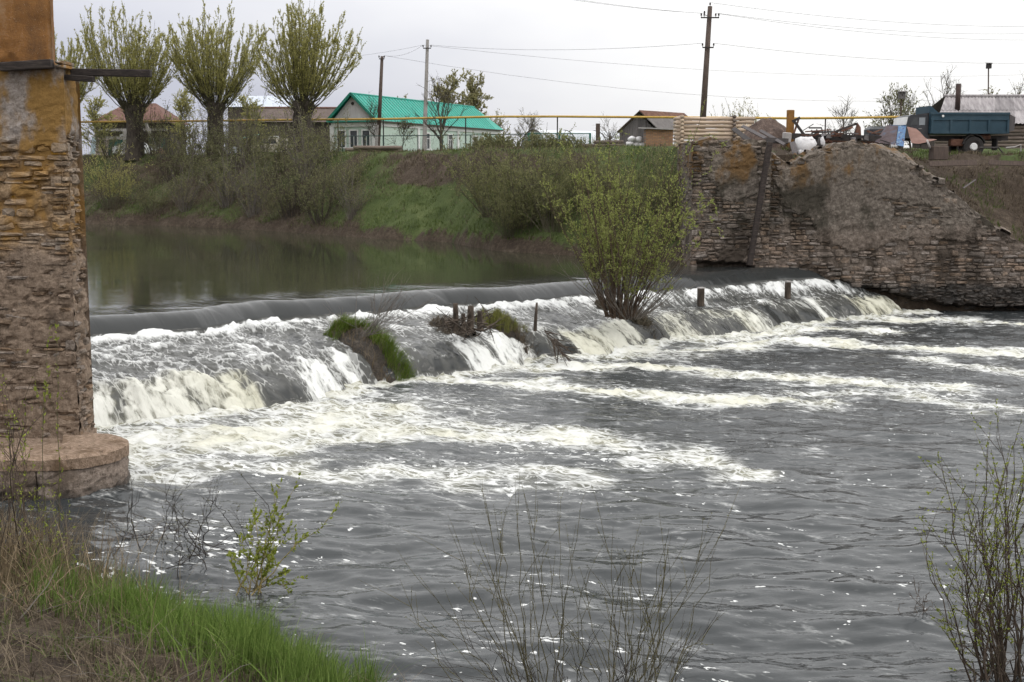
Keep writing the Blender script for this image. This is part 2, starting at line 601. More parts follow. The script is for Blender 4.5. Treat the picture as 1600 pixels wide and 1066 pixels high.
cols = np.concatenate([-np.geomspace(40, .6, 26), np.arange(-.3, 3.0, .12), np.arange(3.0, S_END, .043), [S_END]])
SS = cols[None, :]
ws, Ls = apron_w(cols)[None, :], lip_d(cols)[None, :]
r1 = np.linspace(-.7, 0, 14, endpoint=False)[:, None] + 0 * SS
r2 = np.linspace(0, 1, 60, endpoint=False)[:, None] * Ls
r3 = Ls + np.linspace(0, 1, 125, endpoint=False)[:, None] * np.maximum(ws - .5 - Ls, .2)
r4 = ws - .5 + np.linspace(0, 1.5, 46, endpoint=False)[:, None]
r5 = ws + 1.0 + np.concatenate([np.arange(0, 16, .16), 16 + np.cumsum(np.geomspace(.3, 9, 18))])[:, None]
DD = np.concatenate([r1, r2, r3, r4, r5], 0)
S2 = SS + 0 * DD
cz, cf, cc = cascade(S2, DD)
fx, fy = foot(S2)
wob = .12 * pnoise(S2 * 1.4, 0 * S2, 64) * sstep(1.5, .2, DD)
CX = fx - FLOW[0] * (DD + wob); CY = fy - FLOW[1] * (DD + wob)
water = np_obj('pool_and_cascade_water', np.stack([CX, CY, cz], -1), grid_faces(*DD.shape)[:, ::-1], None, smooth=True)
tag(water, 'mill pool water rolling over the weir in a white cascade', kind='structure')
add_attr(water, 'foam', cf); add_attr(water, 'cream', cc)
uv = water.data.uv_layers.new(name='flow')
_li = np.empty(len(water.data.loops), np.int32); water.data.loops.foreach_get('vertex_index', _li)
_uv = np.stack([S2.ravel(), DD.ravel()], -1).astype(np.float32)[_li]
uv.data.foreach_set('uv', _uv.ravel())
_in = sstep(1.0, 3.0, DD - ws)                       # 1 on the still pool
add_attr(water, 'still', _in)

# lower river
TONGUES = [  # pixel polyline, half width m, strength
    ([(120, 700), (300, 690), (470, 668), (580, 640)], 1.6, .82),
    ([(420, 700), (600, 672), (760, 682), (920, 690)], .9, .80),
    ([(900, 690), (1020, 705), (1140, 735)], .8, .55),
    ([(200, 735), (450, 730), (680, 742), (880, 745)], .8, .5),
    ([(560, 640), (700, 660), (820, 670)], .5, .55),
    ([(700, 592), (860, 606), (1050, 620), (1250, 629)], .6, .92),
    ([(820, 575), (960, 570), (1180, 588), (1350, 597), (1480, 608)], .6, .92),
    ([(1250, 612), (1420, 618), (1560, 640)], .7, .5),
    ([(960, 555), (1080, 548), (1250, 532), (1430, 545), (1600, 552)], .75, .95),
    ([(1150, 528), (1280, 512), (1400, 518)], .55, .9),
    ([(1390, 500), (1500, 501), (1650, 510)], .75, 1.0),
    ([(1430, 560), (1600, 585)], .7, .5),
]
ry = np.concatenate([np.arange(8.5, 12, .12), np.arange(12, 20, .05), np.arange(20, 32, .068), np.arange(32, 52, .095)])
rx = np.concatenate([-14 - np.cumsum(np.geomspace(.2, 12, 18))[::-1], np.arange(-14, 20.5, .072), 20.5 + np.cumsum(np.geomspace(.2, 12, 18))])
RX, RY = np.meshgrid(rx, ry)
dens = np.zeros_like(RX); halo = np.zeros_like(RX)
fd = np.array([.93, -.37])
wx = RX + .8 * fbm(RX * .45, RY * .45, 4, 110); wy = RY + .65 * fbm(RX * .5, RY * .6, 4, 120)
for pts, hw, st in TONGUES:
    P = px_line(pts, 0.0)[:, :2]
    best = np.full(RX.shape, 1e9)
    for a, b_ in zip(P[:-1], P[1:]):
        ab = b_ - a; t = np.clip(((wx - a[0]) * ab[0] + (wy - a[1]) * ab[1]) / (ab @ ab), 0, 1)
        best = np.minimum(best, np.hypot(wx - a[0] - t * ab[0], wy - a[1] - t * ab[1]))
    halo = np.maximum(halo, st * .42 * np.exp(-(best / (hw * 2.6)) ** 1.3))
    dens = np.maximum(dens, st * np.exp(-(best / hw) ** 1.5 * .9) * np.clip(1 + .45 * fbm(RX * .7, RY * .9, 3, 125 + len(pts)), .3, 1.2))
sfoot = _seg
bf = np.full(RX.shape, 1e9)
for a, b_ in zip(_fp[:-1, :2], _fp[1:, :2]):
    ab = b_ - a; t = np.clip(((wx - a[0]) * ab[0] + (wy - a[1]) * ab[1]) / (ab @ ab), 0, 1)
    bf = np.minimum(bf, np.hypot(wx - a[0] - t * ab[0], wy - a[1] - t * ab[1]))
nearfoot = np.exp(-(bf / .55) ** 2)
dens = np.maximum(dens, nearfoot * .8)
al, ac = RX * fd[0] + RY * fd[1], -RX * fd[1] + RY * fd[0]
choppy = sstep(19, 30, RY)
lump = ridged(al * .8, ac * 1.1, 5, 130, .55) - .6
rzz = (.030 * fbm(al * .35, ac * .9, 3, 140) + .105 * fbm(RX * .40 + .25 * RY, RY * .85, 5, 150, .5) * (1 - .35 * choppy)
       + .022 * choppy * fbm(RX * 1.8, RY * 2.6, 3, 160) + dens * (.28 * lump + .06 * fbm(RX * 2.5, RY * 2.5, 3, 170)) + .10 * nearfoot * (.6 + lump))
river = np_obj('river_water', np.stack([RX, RY, rzz], -1), grid_faces(len(ry), len(rx)), None, smooth=True)
tag(river, 'grey rippled river water below the weir with white foam tongues', kind='structure')
fleck = .28 + .38 * fbm(al * .25, ac * .7, 3, 180)
_bk = near_shore(RX)
fleck = fleck + .5 * np.exp(-((RX + 5.0) / 2.3) ** 2 - ((RY - 18.6) / 2.4) ** 2) + .22 * sstep(21, 14, RY)
fleck = fleck + .3 * sstep(.01, .2, dens) + .22 * np.exp(-((RX - 1.0) / 4.5) ** 2 - ((RY - 23) / 3.0) ** 2)
_calm = sstep(.0, .35, fbm(RX * .22, RY * .35, 3, 195) + .1)
add_attr(river, 'chop', np.clip(.16 + .84 * choppy * (.55 + .45 * _calm) + .5 * dens, 0, 1))
add_attr(river, 'foam', np.clip(np.maximum(dens, halo * (.75 + .5 * fbm(RX * .9, RY * 1.2, 3, 197))), 0, 1)); add_attr(river, 'fleck', np.clip(fleck, 0, 1))
add_attr(river, 'cream', sstep(.35, .9, dens) * np.clip(.55 * lump + .3 + .5 * fbm(RX * .6, RY * .6, 2, 190), 0, 1) * sstep(18, 26, RY))

# water of the river
m, nt, b = nt_new('river_water')
pos = nt.nodes.new('ShaderNodeNewGeometry').outputs['Position']
ang = math.atan2(fd[1], fd[0])
vf = coords(nt, src=coords(nt, src=pos, rot=(0, 0, -ang)), scale=(.55, 1.5, 1))
vw = coords(nt, src=pos)
wob = N(nt, 'ShaderNodeTexNoise', Scale=1.6, Detail=3.0); nt.links.new(vf, wob.inputs['Vector'])
vd = nt.nodes.new('ShaderNodeVectorMath'); vd.operation = 'MULTIPLY_ADD'
nt.links.new(wob.outputs['Color'], vd.inputs[0]); vd.inputs[1].default_value = (.7, .7, 0); nt.links.new(vf, vd.inputs[2])
vor = N(nt, 'ShaderNodeTexVoronoi', Scale=2.6, feature='DISTANCE_TO_EDGE'); nt.links.new(vd.outputs[0], vor.inputs['Vector'])
vor2 = N(nt, 'ShaderNodeTexVoronoi', Scale=6.5, feature='DISTANCE_TO_EDGE'); nt.links.new(vd.outputs[0], vor2.inputs['Vector'])
lace = math_(nt, 'MAXIMUM', mrange(nt, vor.outputs['Distance'], .16, .0), math_(nt, 'MULTIPLY', mrange(nt, vor2.outputs['Distance'], .14, .0), .8))
nf = noise(nt, vf, 5.5, 5, .68)
nf2 = noise(nt, vf, 1.8, 4, .65)
D = attr(nt, 'foam')
body = math_(nt, 'ADD', math_(nt, 'MULTIPLY', D, 1.05), math_(nt, 'ADD', math_(nt, 'MULTIPLY', math_(nt, 'SUBTRACT', nf, .5), .9), math_(nt, 'MULTIPLY', math_(nt, 'SUBTRACT', nf2, .5), 1.0)))
solid = mrange(nt, body, .60, 1.02)
strand = math_(nt, 'MULTIPLY', math_(nt, 'MULTIPLY', lace, mrange(nt, body, .08, .50)), .9)
foam = math_(nt, 'MAXIMUM', solid, strand)
# floating flecks
vk = coords(nt, src=coords(nt, src=pos, rot=(0, 0, -ang)), scale=(1.0, 1.7, 1))
nk = noise(nt, vk, 3.6, 3, .62)
nk2 = noise(nt, vk, 9.0, 2, .6)
FK = attr(nt, 'fleck')
kk = math_(nt, 'ADD', math_(nt, 'MULTIPLY', nk, .72), math_(nt, 'MULTIPLY', nk2, .28))
thr = math_(nt, 'SUBTRACT', .735, math_(nt, 'MULTIPLY', FK, .19))
flk = mrange(nt, math_(nt, 'SUBTRACT', kk, thr), .0, .02)
foam = math_(nt, 'MAXIMUM', foam, math_(nt, 'MULTIPLY', flk, .9))
wcol = mixc(nt, mrange(nt, D, .12, .75), (.032, .036, .038), (.225, .220, .155))
fcol = mixc(nt, attr(nt, 'cream'), (.68, .69, .68), (.56, .54, .40))
nt.links.new(mixc(nt, foam, wcol, fcol), b.inputs['Base Color'])
nt.links.new(mrange(nt, foam, 0, 1, .07, .75, False), b.inputs['Roughness'])
b.inputs['IOR'].default_value = 1.33
nt.links.new(mrange(nt, foam, 0, 1, .5, .2, False), b.inputs['Specular IOR Level'])
vr = coords(nt, src=pos, scale=(1, 1.9, 1))
h1, h2 = noise(nt, vr, 3.2, 3, .6), noise(nt, vr, 13.0, 2, .6)
b1 = N(nt, 'ShaderNodeBump', Strength=.6, Distance=.075); nt.links.new(math_(nt, 'MULTIPLY', attr(nt, 'chop'), math_(nt, 'ADD', h1, math_(nt, 'MULTIPLY', h2, .30))), b1.inputs['Height'])
b2 = N(nt, 'ShaderNodeBump', Strength=.6, Distance=.03); nt.links.new(math_(nt, 'MULTIPLY', D, nf), b2.inputs['Height']); nt.links.new(b1.outputs[0], b2.inputs['Normal'])
nt.links.new(b2.outputs[0], b.inputs['Normal'])
river.data.materials.append(m)

# water of the pool and the fall
m, nt, b = nt_new('cascade_water')
uvn = nt.nodes.new('ShaderNodeUVMap'); uvn.uv_map = 'flow'
va = coords(nt, src=uvn.outputs[0], scale=(1, .42, 1))
vs = coords(nt, src=uvn.outputs[0], scale=(1, .24, 1))
n1 = noise(nt, va, 7.0, 5, .72); n2 = noise(nt, vs, 9.0, 4, .65); n3 = noise(nt, va, 16, 3, .65)
F_ = attr(nt, 'foam'); ST = attr(nt, 'still')
body = math_(nt, 'ADD', F_, math_(nt, 'ADD', math_(nt, 'MULTIPLY', math_(nt, 'SUBTRACT', n1, .5), 1.05), math_(nt, 'MULTIPLY', math_(nt, 'SUBTRACT', n2, .5), .5)))
vor = N(nt, 'ShaderNodeTexVoronoi', Scale=5.0, feature='DISTANCE_TO_EDGE')
wob = N(nt, 'ShaderNodeTexNoise', Scale=4.0, Detail=3.0); nt.links.new(va, wob.inputs['Vector'])
vd = nt.nodes.new('ShaderNodeVectorMath'); vd.operation = 'MULTIPLY_ADD'
nt.links.new(wob.outputs['Color'], vd.inputs[0]); vd.inputs[1].default_value = (.35, .35, 0); nt.links.new(va, vd.inputs[2])
nt.links.new(vd.outputs[0], vor.inputs['Vector'])
strand = math_(nt, 'MULTIPLY', math_(nt, 'MULTIPLY', mrange(nt, vor.outputs['Distance'], .10, 0), mrange(nt, body, .15, .4)), .6)
foam = math_(nt, 'MAXIMUM', mrange(nt, body, .42, .82), strand)
foam = math_(nt, 'MULTIPLY', foam, mrange(nt, F_, .01, .12))
wcol = mixc(nt, ST, mixc(nt, math_(nt, 'MULTIPLY', attr(nt, 'cream'), mrange(nt, F_, .3, .8)), mixc(nt, mrange(nt, F_, .0, .15), (.030, .032, .032), (.066, .067, .062)), (.26, .25, .17)), (.034, .038, .022))
fcol = mixc(nt, attr(nt, 'cream'), (.68, .69, .68), (.53, .52, .42))
nt.links.new(mixc(nt, foam, wcol, fcol), b.inputs['Base Color'])
nt.links.new(mrange(nt, foam, 0, 1, .035, .75, False), b.inputs['Roughness'])
b.inputs['IOR'].default_value = 1.33
pos = nt.nodes.new('ShaderNodeNewGeometry').outputs['Position']
vp = coords(nt, src=pos, scale=(1, 2.2, 1))
rip = math_(nt, 'MULTIPLY', math_(nt, 'MULTIPLY', noise(nt, vp, 2.4, 3, .6), ST), mrange(nt, noise(nt, coords(nt, src=pos, scale=(.5, 1.2, 1)), .22, 3), .42, .62, .12, .75))
b1 = N(nt, 'ShaderNodeBump', Strength=.13, Distance=.05); nt.links.new(rip, b1.inputs['Height'])
b2 = N(nt, 'ShaderNodeBump', Strength=.7, Distance=.035)
nt.links.new(math_(nt, 'MULTIPLY', math_(nt, 'ADD', math_(nt, 'ADD', n1, n2), math_(nt, 'MULTIPLY', n3, .5)), mrange(nt, F_, .0, .2)), b2.inputs['Height'])
nt.links.new(b1.outputs[0], b2.inputs['Normal'])
b3 = N(nt, 'ShaderNodeBump', Strength=.55, Distance=.05)
vl = coords(nt, src=uvn.outputs[0], scale=(1, .10, 1), rot=(0, 0, .25))
nt.links.new(math_(nt, 'MULTIPLY', noise(nt, vl, 3.2, 4, .62), math_(nt, 'SUBTRACT', 1.0, ST)), b3.inputs['Height']); nt.links.new(b2.outputs[0], b3.inputs['Normal'])
nt.links.new(b3.outputs[0], b.inputs['Normal'])
water.data.materials.append(m)
# ------------------------------------------------------------------ masonry
def stone_variants(n, seed):
    r = np.random.default_rng(seed); out = []
    for _ in range(n):
        k = 8
        a = np.arange(k) / k * 2 * np.pi + np.pi / 8
        c, s_ = np.cos(a), np.sin(a)
        e = 0.42
        px, pz = np.sign(c) * np.abs(c) ** e * .5, np.sign(s_) * np.abs(s_) ** e * .5
        px = px * (1 + r.uniform(-.10, .06, k)); pz = pz * (1 + r.uniform(-.22, .08, k))
        tilt = r.uniform(-.18, .18)
        V = []
        for y, q in ((1.0, 1.0), (.18, 1.0), (0.0, .82)):
            yy = y + r.uniform(-.10, .10, k) * (y < .5)
            V += [(px[i] * q, yy[i], pz[i] * q + tilt * px[i] * .3) for i in range(k)]
        V.append((r.uniform(-.1, .1), r.uniform(-.12, .02), r.uniform(-.1, .1)))
        F = []
        for t in range(2):
            for i in range(k):
                j = (i + 1) % k
                F.append((t * k + i, t * k + j, t * k + k + j, t * k + k + i))
        for i in range(k): F.append((16 + i, 16 + (i + 1) % k, 24))
        out.append((np.array(V), F))
    return out


STONES = stone_variants(14, 5)


class Face:
    """A masonry face: O + u*a - n*inward, z up; batter leans it inward with height."""
    def __init__(s, O, u, batter=0.0):
        s.O = np.array(O, float); s.u = np.array([u[0], u[1], 0.0]); s.u /= np.linalg.norm(s.u)
        s.n = np.array([s.u[1], -s.u[0], 0.0]); s.batter = batter          # outward normal
    def at(s, a, z, h):
        a, z, h = np.broadcast_arrays(np.asarray(a, float), np.asarray(z, float), np.asarray(h, float))
        q = h - s.batter * (z - s.O[2])
        return s.O + a[..., None] * s.u + q[..., None] * s.n + np.stack([0 * z, 0 * z, z - s.O[2]], -1)


def masonry(parent, face, length, zb, topf, maskf, matw, mats, course=(.09, .17), slen=(.22, .6), seed=1, relief=(-.05, .045), n_single=300, step=.05,
            back=None, backtop=None, recess=None, rough=1.0, close=True, name='mortar'):
    r = np.random.default_rng(seed)
    na, nz = max(4, int(length / step)), max(4, int((topf(np.array([length / 2]))[0] - zb) / step))
    A = np.linspace(0, length, na); T = np.linspace(0, 1, nz)
    AA, TT = np.meshgrid(A, T)
    ZZ = zb + TT * (topf(AA) - zb)
    M = maskf(AA, ZZ)
    nz_ = fbm(AA * 2.2, ZZ * 3.2, 4, seed)
    H = relief[0] + (relief[1] - relief[0]) * sstep(.35, .65, M) + rough * (.016 * nz_ + .012 * fbm(AA * 7, ZZ * 9, 3, seed + 2)) - .05 * (rough - 1) * sstep(.1, .5, fbm(AA * 1.3, ZZ * 1.7, 4, seed + 4))
    if recess is not None: H = H - recess(AA, ZZ)
    V = face.at(AA, ZZ, H).reshape(-1, 3)
    F = [tuple(f) for f in grid_faces(nz, na)]
    if back is not None:                      # top and ends of the solid
        bt = topf(A) if backtop is None else backtop(A)
        b0 = len(V)
        B = face.at(A, bt, 0 * A)
        B = B - face.n * back
        mid = (V[(nz - 1) * na: nz * na] + B) / 2
        mid[:, 2] += .12 * fbm(A * 2.5, A * 0, 4, seed + 9)
        bot = B.copy(); bot[:, 2] = zb
        V = np.concatenate([V, mid, B, bot])
        for i in range(na - 1):
            F += [((nz - 1) * na + i, (nz - 1) * na + i + 1, b0 + i + 1, b0 + i), (b0 + i, b0 + i + 1, b0 + na + i + 1, b0 + na + i),
                  (b0 + na + i, b0 + na + i + 1, b0 + 2 * na + i + 1, b0 + 2 * na + i)]
        if close:
            for i, rev in ((0, False), (na - 1, True))[:1 if close == 'left' else 2]:
                col = [k * na + i for k in range(nz)] + [b0 + i, b0 + na + i, b0 + 2 * na + i]
                F.append(tuple(col[::-1]) if rev else tuple(col))
    np_obj(name, V, F, matw, parent, smooth=False)
    # stones
    lst = []
    z = zb
    zmax = topf(np.linspace(0, length, 40)).max()
    while z < zmax:
        h0 = r.uniform(course[0] * 1.6, course[1] * 1.9)
        a = -r.uniform(0, .3)
        while a < length:
            run = r.uniform(.5, 1.6)
            k = int(r.choice([1, 2, 2, 2, 3])) if h0 > course[1] * 1.15 else int(r.choice([1, 1, 2]))
            cuts = np.cumsum(r.uniform(.6, 1.4, k)); cuts = np.concatenate([[0], cuts / cuts[-1]])
            for q in range(k):
                x = a
                hrow = h0 * (cuts[q + 1] - cuts[q])
                while x < a + run - .03:
                    L = min(r.uniform(*slen) * (.7 + 1.8 * hrow), a + run - x)
                    lo, hi = max(x, 0.0), min(x + L, length)
                    x += L + r.uniform(.0, .02)
                    if hi - lo < .06: continue
                    c, L2 = (lo + hi) / 2, hi - lo
                    zc = z + h0 * (cuts[q] + cuts[q + 1]) / 2 + r.uniform(-.012, .012) + float(.07 * pnoise(c * .8, z * .7, seed + 50))
                    hh = hrow * r.uniform(.72, 1.0)
                    if zc + hh * .3 > topf(np.array([lo, c, hi])).min(): continue
                    mm = maskf(np.array([lo, c, hi, c, c]), np.array([zc, zc, zc, zc - hh * .5, zc + hh * .5]))
                    if mm.min() > .62 or r.random() < .10: continue
                    if recess is not None and recess(np.array([c]), np.array([zc]))[0] > .1: continue
                    lst.append((c, zc, L2 * .985, hh, r.uniform(-.06, .045), int(r.integers(len(STONES))), bool(r.random() < .5), r.uniform(-.07, .07)))
            a += run
        z += h0 + .006
    lst.sort(key=lambda q: -q[2] * q[3])
    R = np.stack([face.u, -face.n, [0, 0, 1]], 1)
    meshes = {}
    rest_v, rest_f = [], []
    for i, (c, zc, L, h, pr, k, fl, rot) in enumerate(lst):
        p = face.at(c, zc, pr)
        if i < n_single:
            key = (k, fl)
            if key not in meshes:
                V0, F0 = STONES[k]
                V1 = V0 * np.array([-1 if fl else 1, 1, 1])
                me = np_mesh('stone', V1, [f[::-1] for f in F0] if fl else F0)
                me.materials.append(mats); meshes[key] = me
            o = bpy.data.objects.new('stone', meshes[key])
            C.objects.link(o); o.parent = parent
            ang = math.atan2(face.u[1], face.u[0])
            o.matrix_local = Matrix.Translation(Vector(p)) @ Matrix.Rotation(ang, 4, 'Z') @ Matrix.Rotation(rot, 4, 'Y') @ Matrix.Diagonal((L, .22, h, 1))
        else:
            V0, F0 = STONES[k]
            V1 = V0 * np.array([L, .22, h])
            b0 = sum(len(q) for q in rest_v)
            rest_v.append(p + V1 @ R.T)
            rest_f += [tuple(b0 + j for j in f) for f in F0]
    if rest_v:
        o = np_obj('small_stones', np.concatenate(rest_v), rest_f, mats, parent)
        o['kind'] = 'stuff'
    return len(lst)


def masonry_mat(name, zones, plaster=False, wet=None, scale=2.0):
    """zones: (z, colours dark/mid/light, stain colour, stain amount); colours of weathered stone change with lichen and silt by height."""
    m, nt, b = nt_new(name)
    v = coords(nt, 'World')
    z = nt.nodes.new('ShaderNodeSeparateXYZ'); nt.links.new(v, z.inputs[0]); z = z.outputs['Z']
    n1, n2, n3 = noise(nt, v, scale, 3, .65), noise(nt, v, scale * 6, 3, .65), noise(nt, v, scale * 22, 2, .7)
    zj = math_(nt, 'ADD', z, math_(nt, 'MULTIPLY', math_(nt, 'SUBTRACT', n1, .5), 1.6))
    f = math_(nt, 'ADD', math_(nt, 'MULTIPLY', n2, .6), math_(nt, 'MULTIPLY', n3, .4))
    col = None
    for zz, cs, stain, amt in zones:
        c = ramp(nt, f, [(.34, cs[0]), (.5, cs[1]), (.66, cs[2])])
        vs_ = coords(nt, 'World', (1, 1, .55))
        sm = mrange(nt, noise(nt, vs_, scale * .8, 4, .62), .62 - amt * .3, .74 - amt * .3)
        c = mixc(nt, sm, c, mixc(nt, f, tuple(q * .55 for q in stain), tuple(q * 1.35 for q in stain)))
        col = c if col is None else mixc(nt, mrange(nt, zj, zz - .35, zz + .35), col, c)
    oi = nt.nodes.new('ShaderNodeObjectInfo').outputs['Random']
    gi = nt.nodes.new('ShaderNodeNewGeometry').outputs['Random Per Island']
    if not plaster:
        rr = math_(nt, 'FRACT', math_(nt, 'ADD', oi, gi))
        hs = nt.nodes.new('ShaderNodeHueSaturation'); nt.links.new(col, hs.inputs['Color'])
        nt.links.new(mrange(nt, rr, 0, 1, .72, 1.30, False), hs.inputs['Value'])
        nt.links.new(mrange(nt, math_(nt, 'FRACT', math_(nt, 'MULTIPLY', rr, 9.7)), 0, 1, .6, 1.25, False), hs.inputs['Saturation'])
        col = hs.outputs[0]
    rough = .92
    if wet is not None:
        wz = math_(nt, 'ADD', z, math_(nt, 'MULTIPLY', math_(nt, 'SUBTRACT', n1, .5), .9))
        wm = mrange(nt, wz, wet[0] + .15, wet[0] - .15)
        col = mixc(nt, wm, col, mixc(nt, .78, col, (.012, .011, .010)))
        nt.links.new(mrange(nt, wm, 0, 1, .92, .35, False), b.inputs['Roughness'])
    else:
        b.inputs['Roughness'].default_value = rough
    b.inputs['Specular IOR Level'].default_value = .25
    nt.links.new(col, b.inputs['Base Color'])
    hgt = math_(nt, 'ADD', n2, math_(nt, 'MULTIPLY', n3, .6))
    bump(nt, b, hgt, .6 if plaster else .8, .028 if plaster else .03)
    return m


def poly_mask(poly, x, y, soft=.12):
    """Signed-distance style mask of a polygon (1 inside)."""
    x, y = np.asarray(x, float), np.asarray(y, float)
    inside = np.zeros(x.shape, bool); dist = np.full(x.shape, 1e9)
    n = len(poly)
    for i in range(n):
        x0, y0 = poly[i]; x1, y1 = poly[(i + 1) % n]
        cond = ((y0 > y) != (y1 > y)) & (x < (x1 - x0) * (y - y0) / (y1 - y0 + 1e-12) + x0)
        inside ^= cond
        t = np.clip(((x - x0) * (x1 - x0) + (y - y0) * (y1 - y0)) / ((x1 - x0) ** 2 + (y1 - y0) ** 2 + 1e-12), 0, 1)
        dist = np.minimum(dist, np.hypot(x - x0 - t * (x1 - x0), y - y0 - t * (y1 - y0)))
    sd = np.where(inside, dist, -dist)
    return np.clip(.5 + sd / (2 * soft), 0, 1)


# ---- ruined mill pillar on the left, standing on a round-nosed pier
PIL_Y = PZ(123, 680, .72)[1]
PIL_X, PIL_Z0 = PZ(123, 681, .72)[0], .62
pil_top = PY(100, 104, PIL_Y)[2]
Z_ORANGE, Z_PLASTER = PY(60, 385, PIL_Y)[2], PY(60, 232, PIL_Y)[2]
mat_pl_wall = masonry_mat('mill_mortar', [
    (0, ((.085, .061, .044), (.182, .135, .100), (.275, .212, .160)), (.105, .078, .058), .2),
    (Z_ORANGE, ((.105, .070, .040), (.225, .152, .088), (.340, .245, .155)), (.260, .150, .050), .5),
    (Z_PLASTER, ((.120, .098, .080), (.240, .205, .180), (.340, .305, .285)), (.225, .130, .040), .66)], True, scale=1.5)
mat_pl_stone = masonry_mat('mill_stone', [
    (0, ((.085, .061, .044), (.182, .135, .100), (.275, .212, .160)), (.115, .088, .066), .2),
    (Z_ORANGE, ((.105, .068, .038), (.230, .154, .086), (.350, .250, .155)), (.270, .155, .050), .45),
    (Z_PLASTER, ((.120, .095, .075), (.240, .200, .165), (.340, .300, .270)), (.225, .130, .040), .66)], scale=1.5)
pillar = thing('mill_pillar', 'tall ruined mill pillar of orange and brown rubble stone at the picture edge', 'pillar', (0, 0, 0))
PL = 6.0                                   # runs on to the left, out of the frame


def pil_mask(a, z):
    top = sstep(Z_PLASTER - .2, Z_PLASTER + .25, z + .25 * fbm(a * 1.2, z * 1.2, 3, 300))
    mid = .36 + .42 * fbm(a * 1.4, z * 2.2, 4, 310)
    low = .66 + .40 * fbm(a * 1.6, z * 3.4, 4, 320) + .12 * fbm(a * 4, z * 7, 2, 321)
    base = mid * sstep(Z_ORANGE - .3, Z_ORANGE + .3, z) + low * (1 - sstep(Z_ORANGE - .3, Z_ORANGE + .3, z))
    return np.clip(np.maximum(base, top * (1.05 + .35 * fbm(a * .9, z * 1.1, 4, 330))), 0, 1)


f_front = Face((PIL_X - PL, PIL_Y, PIL_Z0), (1, 0), .004)
f_side = Face((PIL_X, PIL_Y, PIL_Z0), (0, 1), .012)
ptop = lambda a: pil_top + 0 * np.asarray(a, float) + .04 * pnoise(np.asarray(a) * 3, np.asarray(a) * 0, 8)
masonry(pillar, f_front, PL, PIL_Z0, ptop, pil_mask, mat_pl_wall, mat_pl_stone, (.065, .125), (.22, .62), 31, (-.055, .030), 300, .035, back=.78, close='left')
masonry(pillar, f_side, .78, PIL_Z0, ptop, lambda a, z: pil_mask(a + 40, z) * .78, mat_pl_wall, mat_pl_stone, (.065, .125), (.25, .6), 33, (-.05, .03), 300, .035, name='side_mortar')
# upper storey, set back, rust-streaked render
m, nt, b = nt_new('rust_render')
v = coords(nt, 'World'); vz = coords(nt, 'World', (1, 1, .4))
n1, n2, n3 = noise(nt, vz, 1.3, 6, .6, .5), noise(nt, v, 9, 5, .65), noise(nt, v, 45, 4, .7)
col = ramp(nt, math_(nt, 'ADD', math_(nt, 'MULTIPLY', n1, .75), math_(nt, 'MULTIPLY', n2, .25)), [(.33, (.060, .036, .020)), (.45, (.150, .070, .022)), (.55, (.235, .105, .026)), (.68, (.290, .190, .110))])
nt.links.new(mixc(nt, mrange(nt, n3, .62, .72), col, (.42, .35, .28)), b.inputs['Base Color'])
b.inputs['Roughness'].default_value = .9
bump(nt, b, math_(nt, 'ADD', n2, n3), .7, .03)
up_x = PY(79, 40, PIL_Y + .12)[0]
f_up = Face((PIL_X - PL, PIL_Y + .12, pil_top), (1, 0), .003)
uA, uZ = np.meshgrid(np.linspace(0, up_x - PIL_X + PL, 110), np.linspace(pil_top + .06, pil_top + 3, 60))
uH = .03 * fbm(uA * 1.5, uZ * 1.5, 4, 350) - .06 * sstep(.25, .55, fbm(uA * 1.1, uZ * 2, 4, 352)) * sstep(pil_top + .5, pil_top, uZ) - .03 * sstep(uA.max() - .06, uA.max(), uA)
uV = f_up.at(uA, uZ, uH)
uB = uV[:, -1, :].copy() + np.array([0, .14, 0])
V = np.concatenate([uV.reshape(-1, 3), uB]); F = [tuple(f) for f in grid_faces(60, 110)]
F += [(i * 110 + 109, 6600 + i, 6600 + i + 1, (i + 1) * 110 + 109)[::-1] for i in range(59)]
np_obj('upper_wall', V, F, m, pillar, smooth=True)
# flat ledge stones at the foot of the upper storey
mat_ledge = masonry_mat('ledge_stone', [(0, ((.10, .08, .065), (.21, .175, .145), (.33, .29, .25)), (.24, .125, .03), .35)], scale=2.5)
rr = random.Random(4)
x = PIL_X - 2.2
while x < PIL_X + .02:
    L = rr.uniform(.22, .5); L = min(L, PIL_X + .05 - x)
    if L < .1: break
    sv, sf = STONES[rr.randrange(14)]
    for k in range(2 if x > up_x - .3 else 1):
        V1 = sv * np.array([L * .98, .42 + .1 * rr.random(), .075])
        np_obj('ledge_stone', V1 + np.array([x + L / 2, PIL_Y - .07 + rr.uniform(-.03, .03), pil_top + .02 + .065 * k - .02 * (x > up_x)]), sf, mat_ledge, pillar)
    x += L + .01
# timbers let into the pillar
mat_oldwood = simple('blackened_timber', [(.010, .008, .007), (.028, .021, .018), (.060, .046, .040)], 5, .85, .5, .01, (1, 6, 6), vary=.15)
p0, p1 = PY(112, 113, PIL_Y + .35), PY(236, 115, PIL_Y + .35)
o = MB().beam(p0, p1, .16, .125, bev=.012).build('timber_beam', mat_oldwood)
tag(o, 'long blackened timber jutting out from the top of the stone pillar', 'beam')
p0, p1 = PY(100, 121, PIL_Y + .25), PY(147, 124, PIL_Y + .25)
o = MB().beam(p0, p1, .14, .10, bev=.01).build('timber_stub', mat_oldwood)
tag(o, 'short timber stub just under the long jutting beam', 'beam')
p0, p1 = PY(2, 105, PIL_Y - .16), PY(82, 100, PIL_Y - .12)
o = MB().beam(p0, p1, .2, .15, bev=.012).build('timber_beam', mat_oldwood)
tag(o, 'black timber lying along the pillar ledge under the rusty upper wall', 'beam')

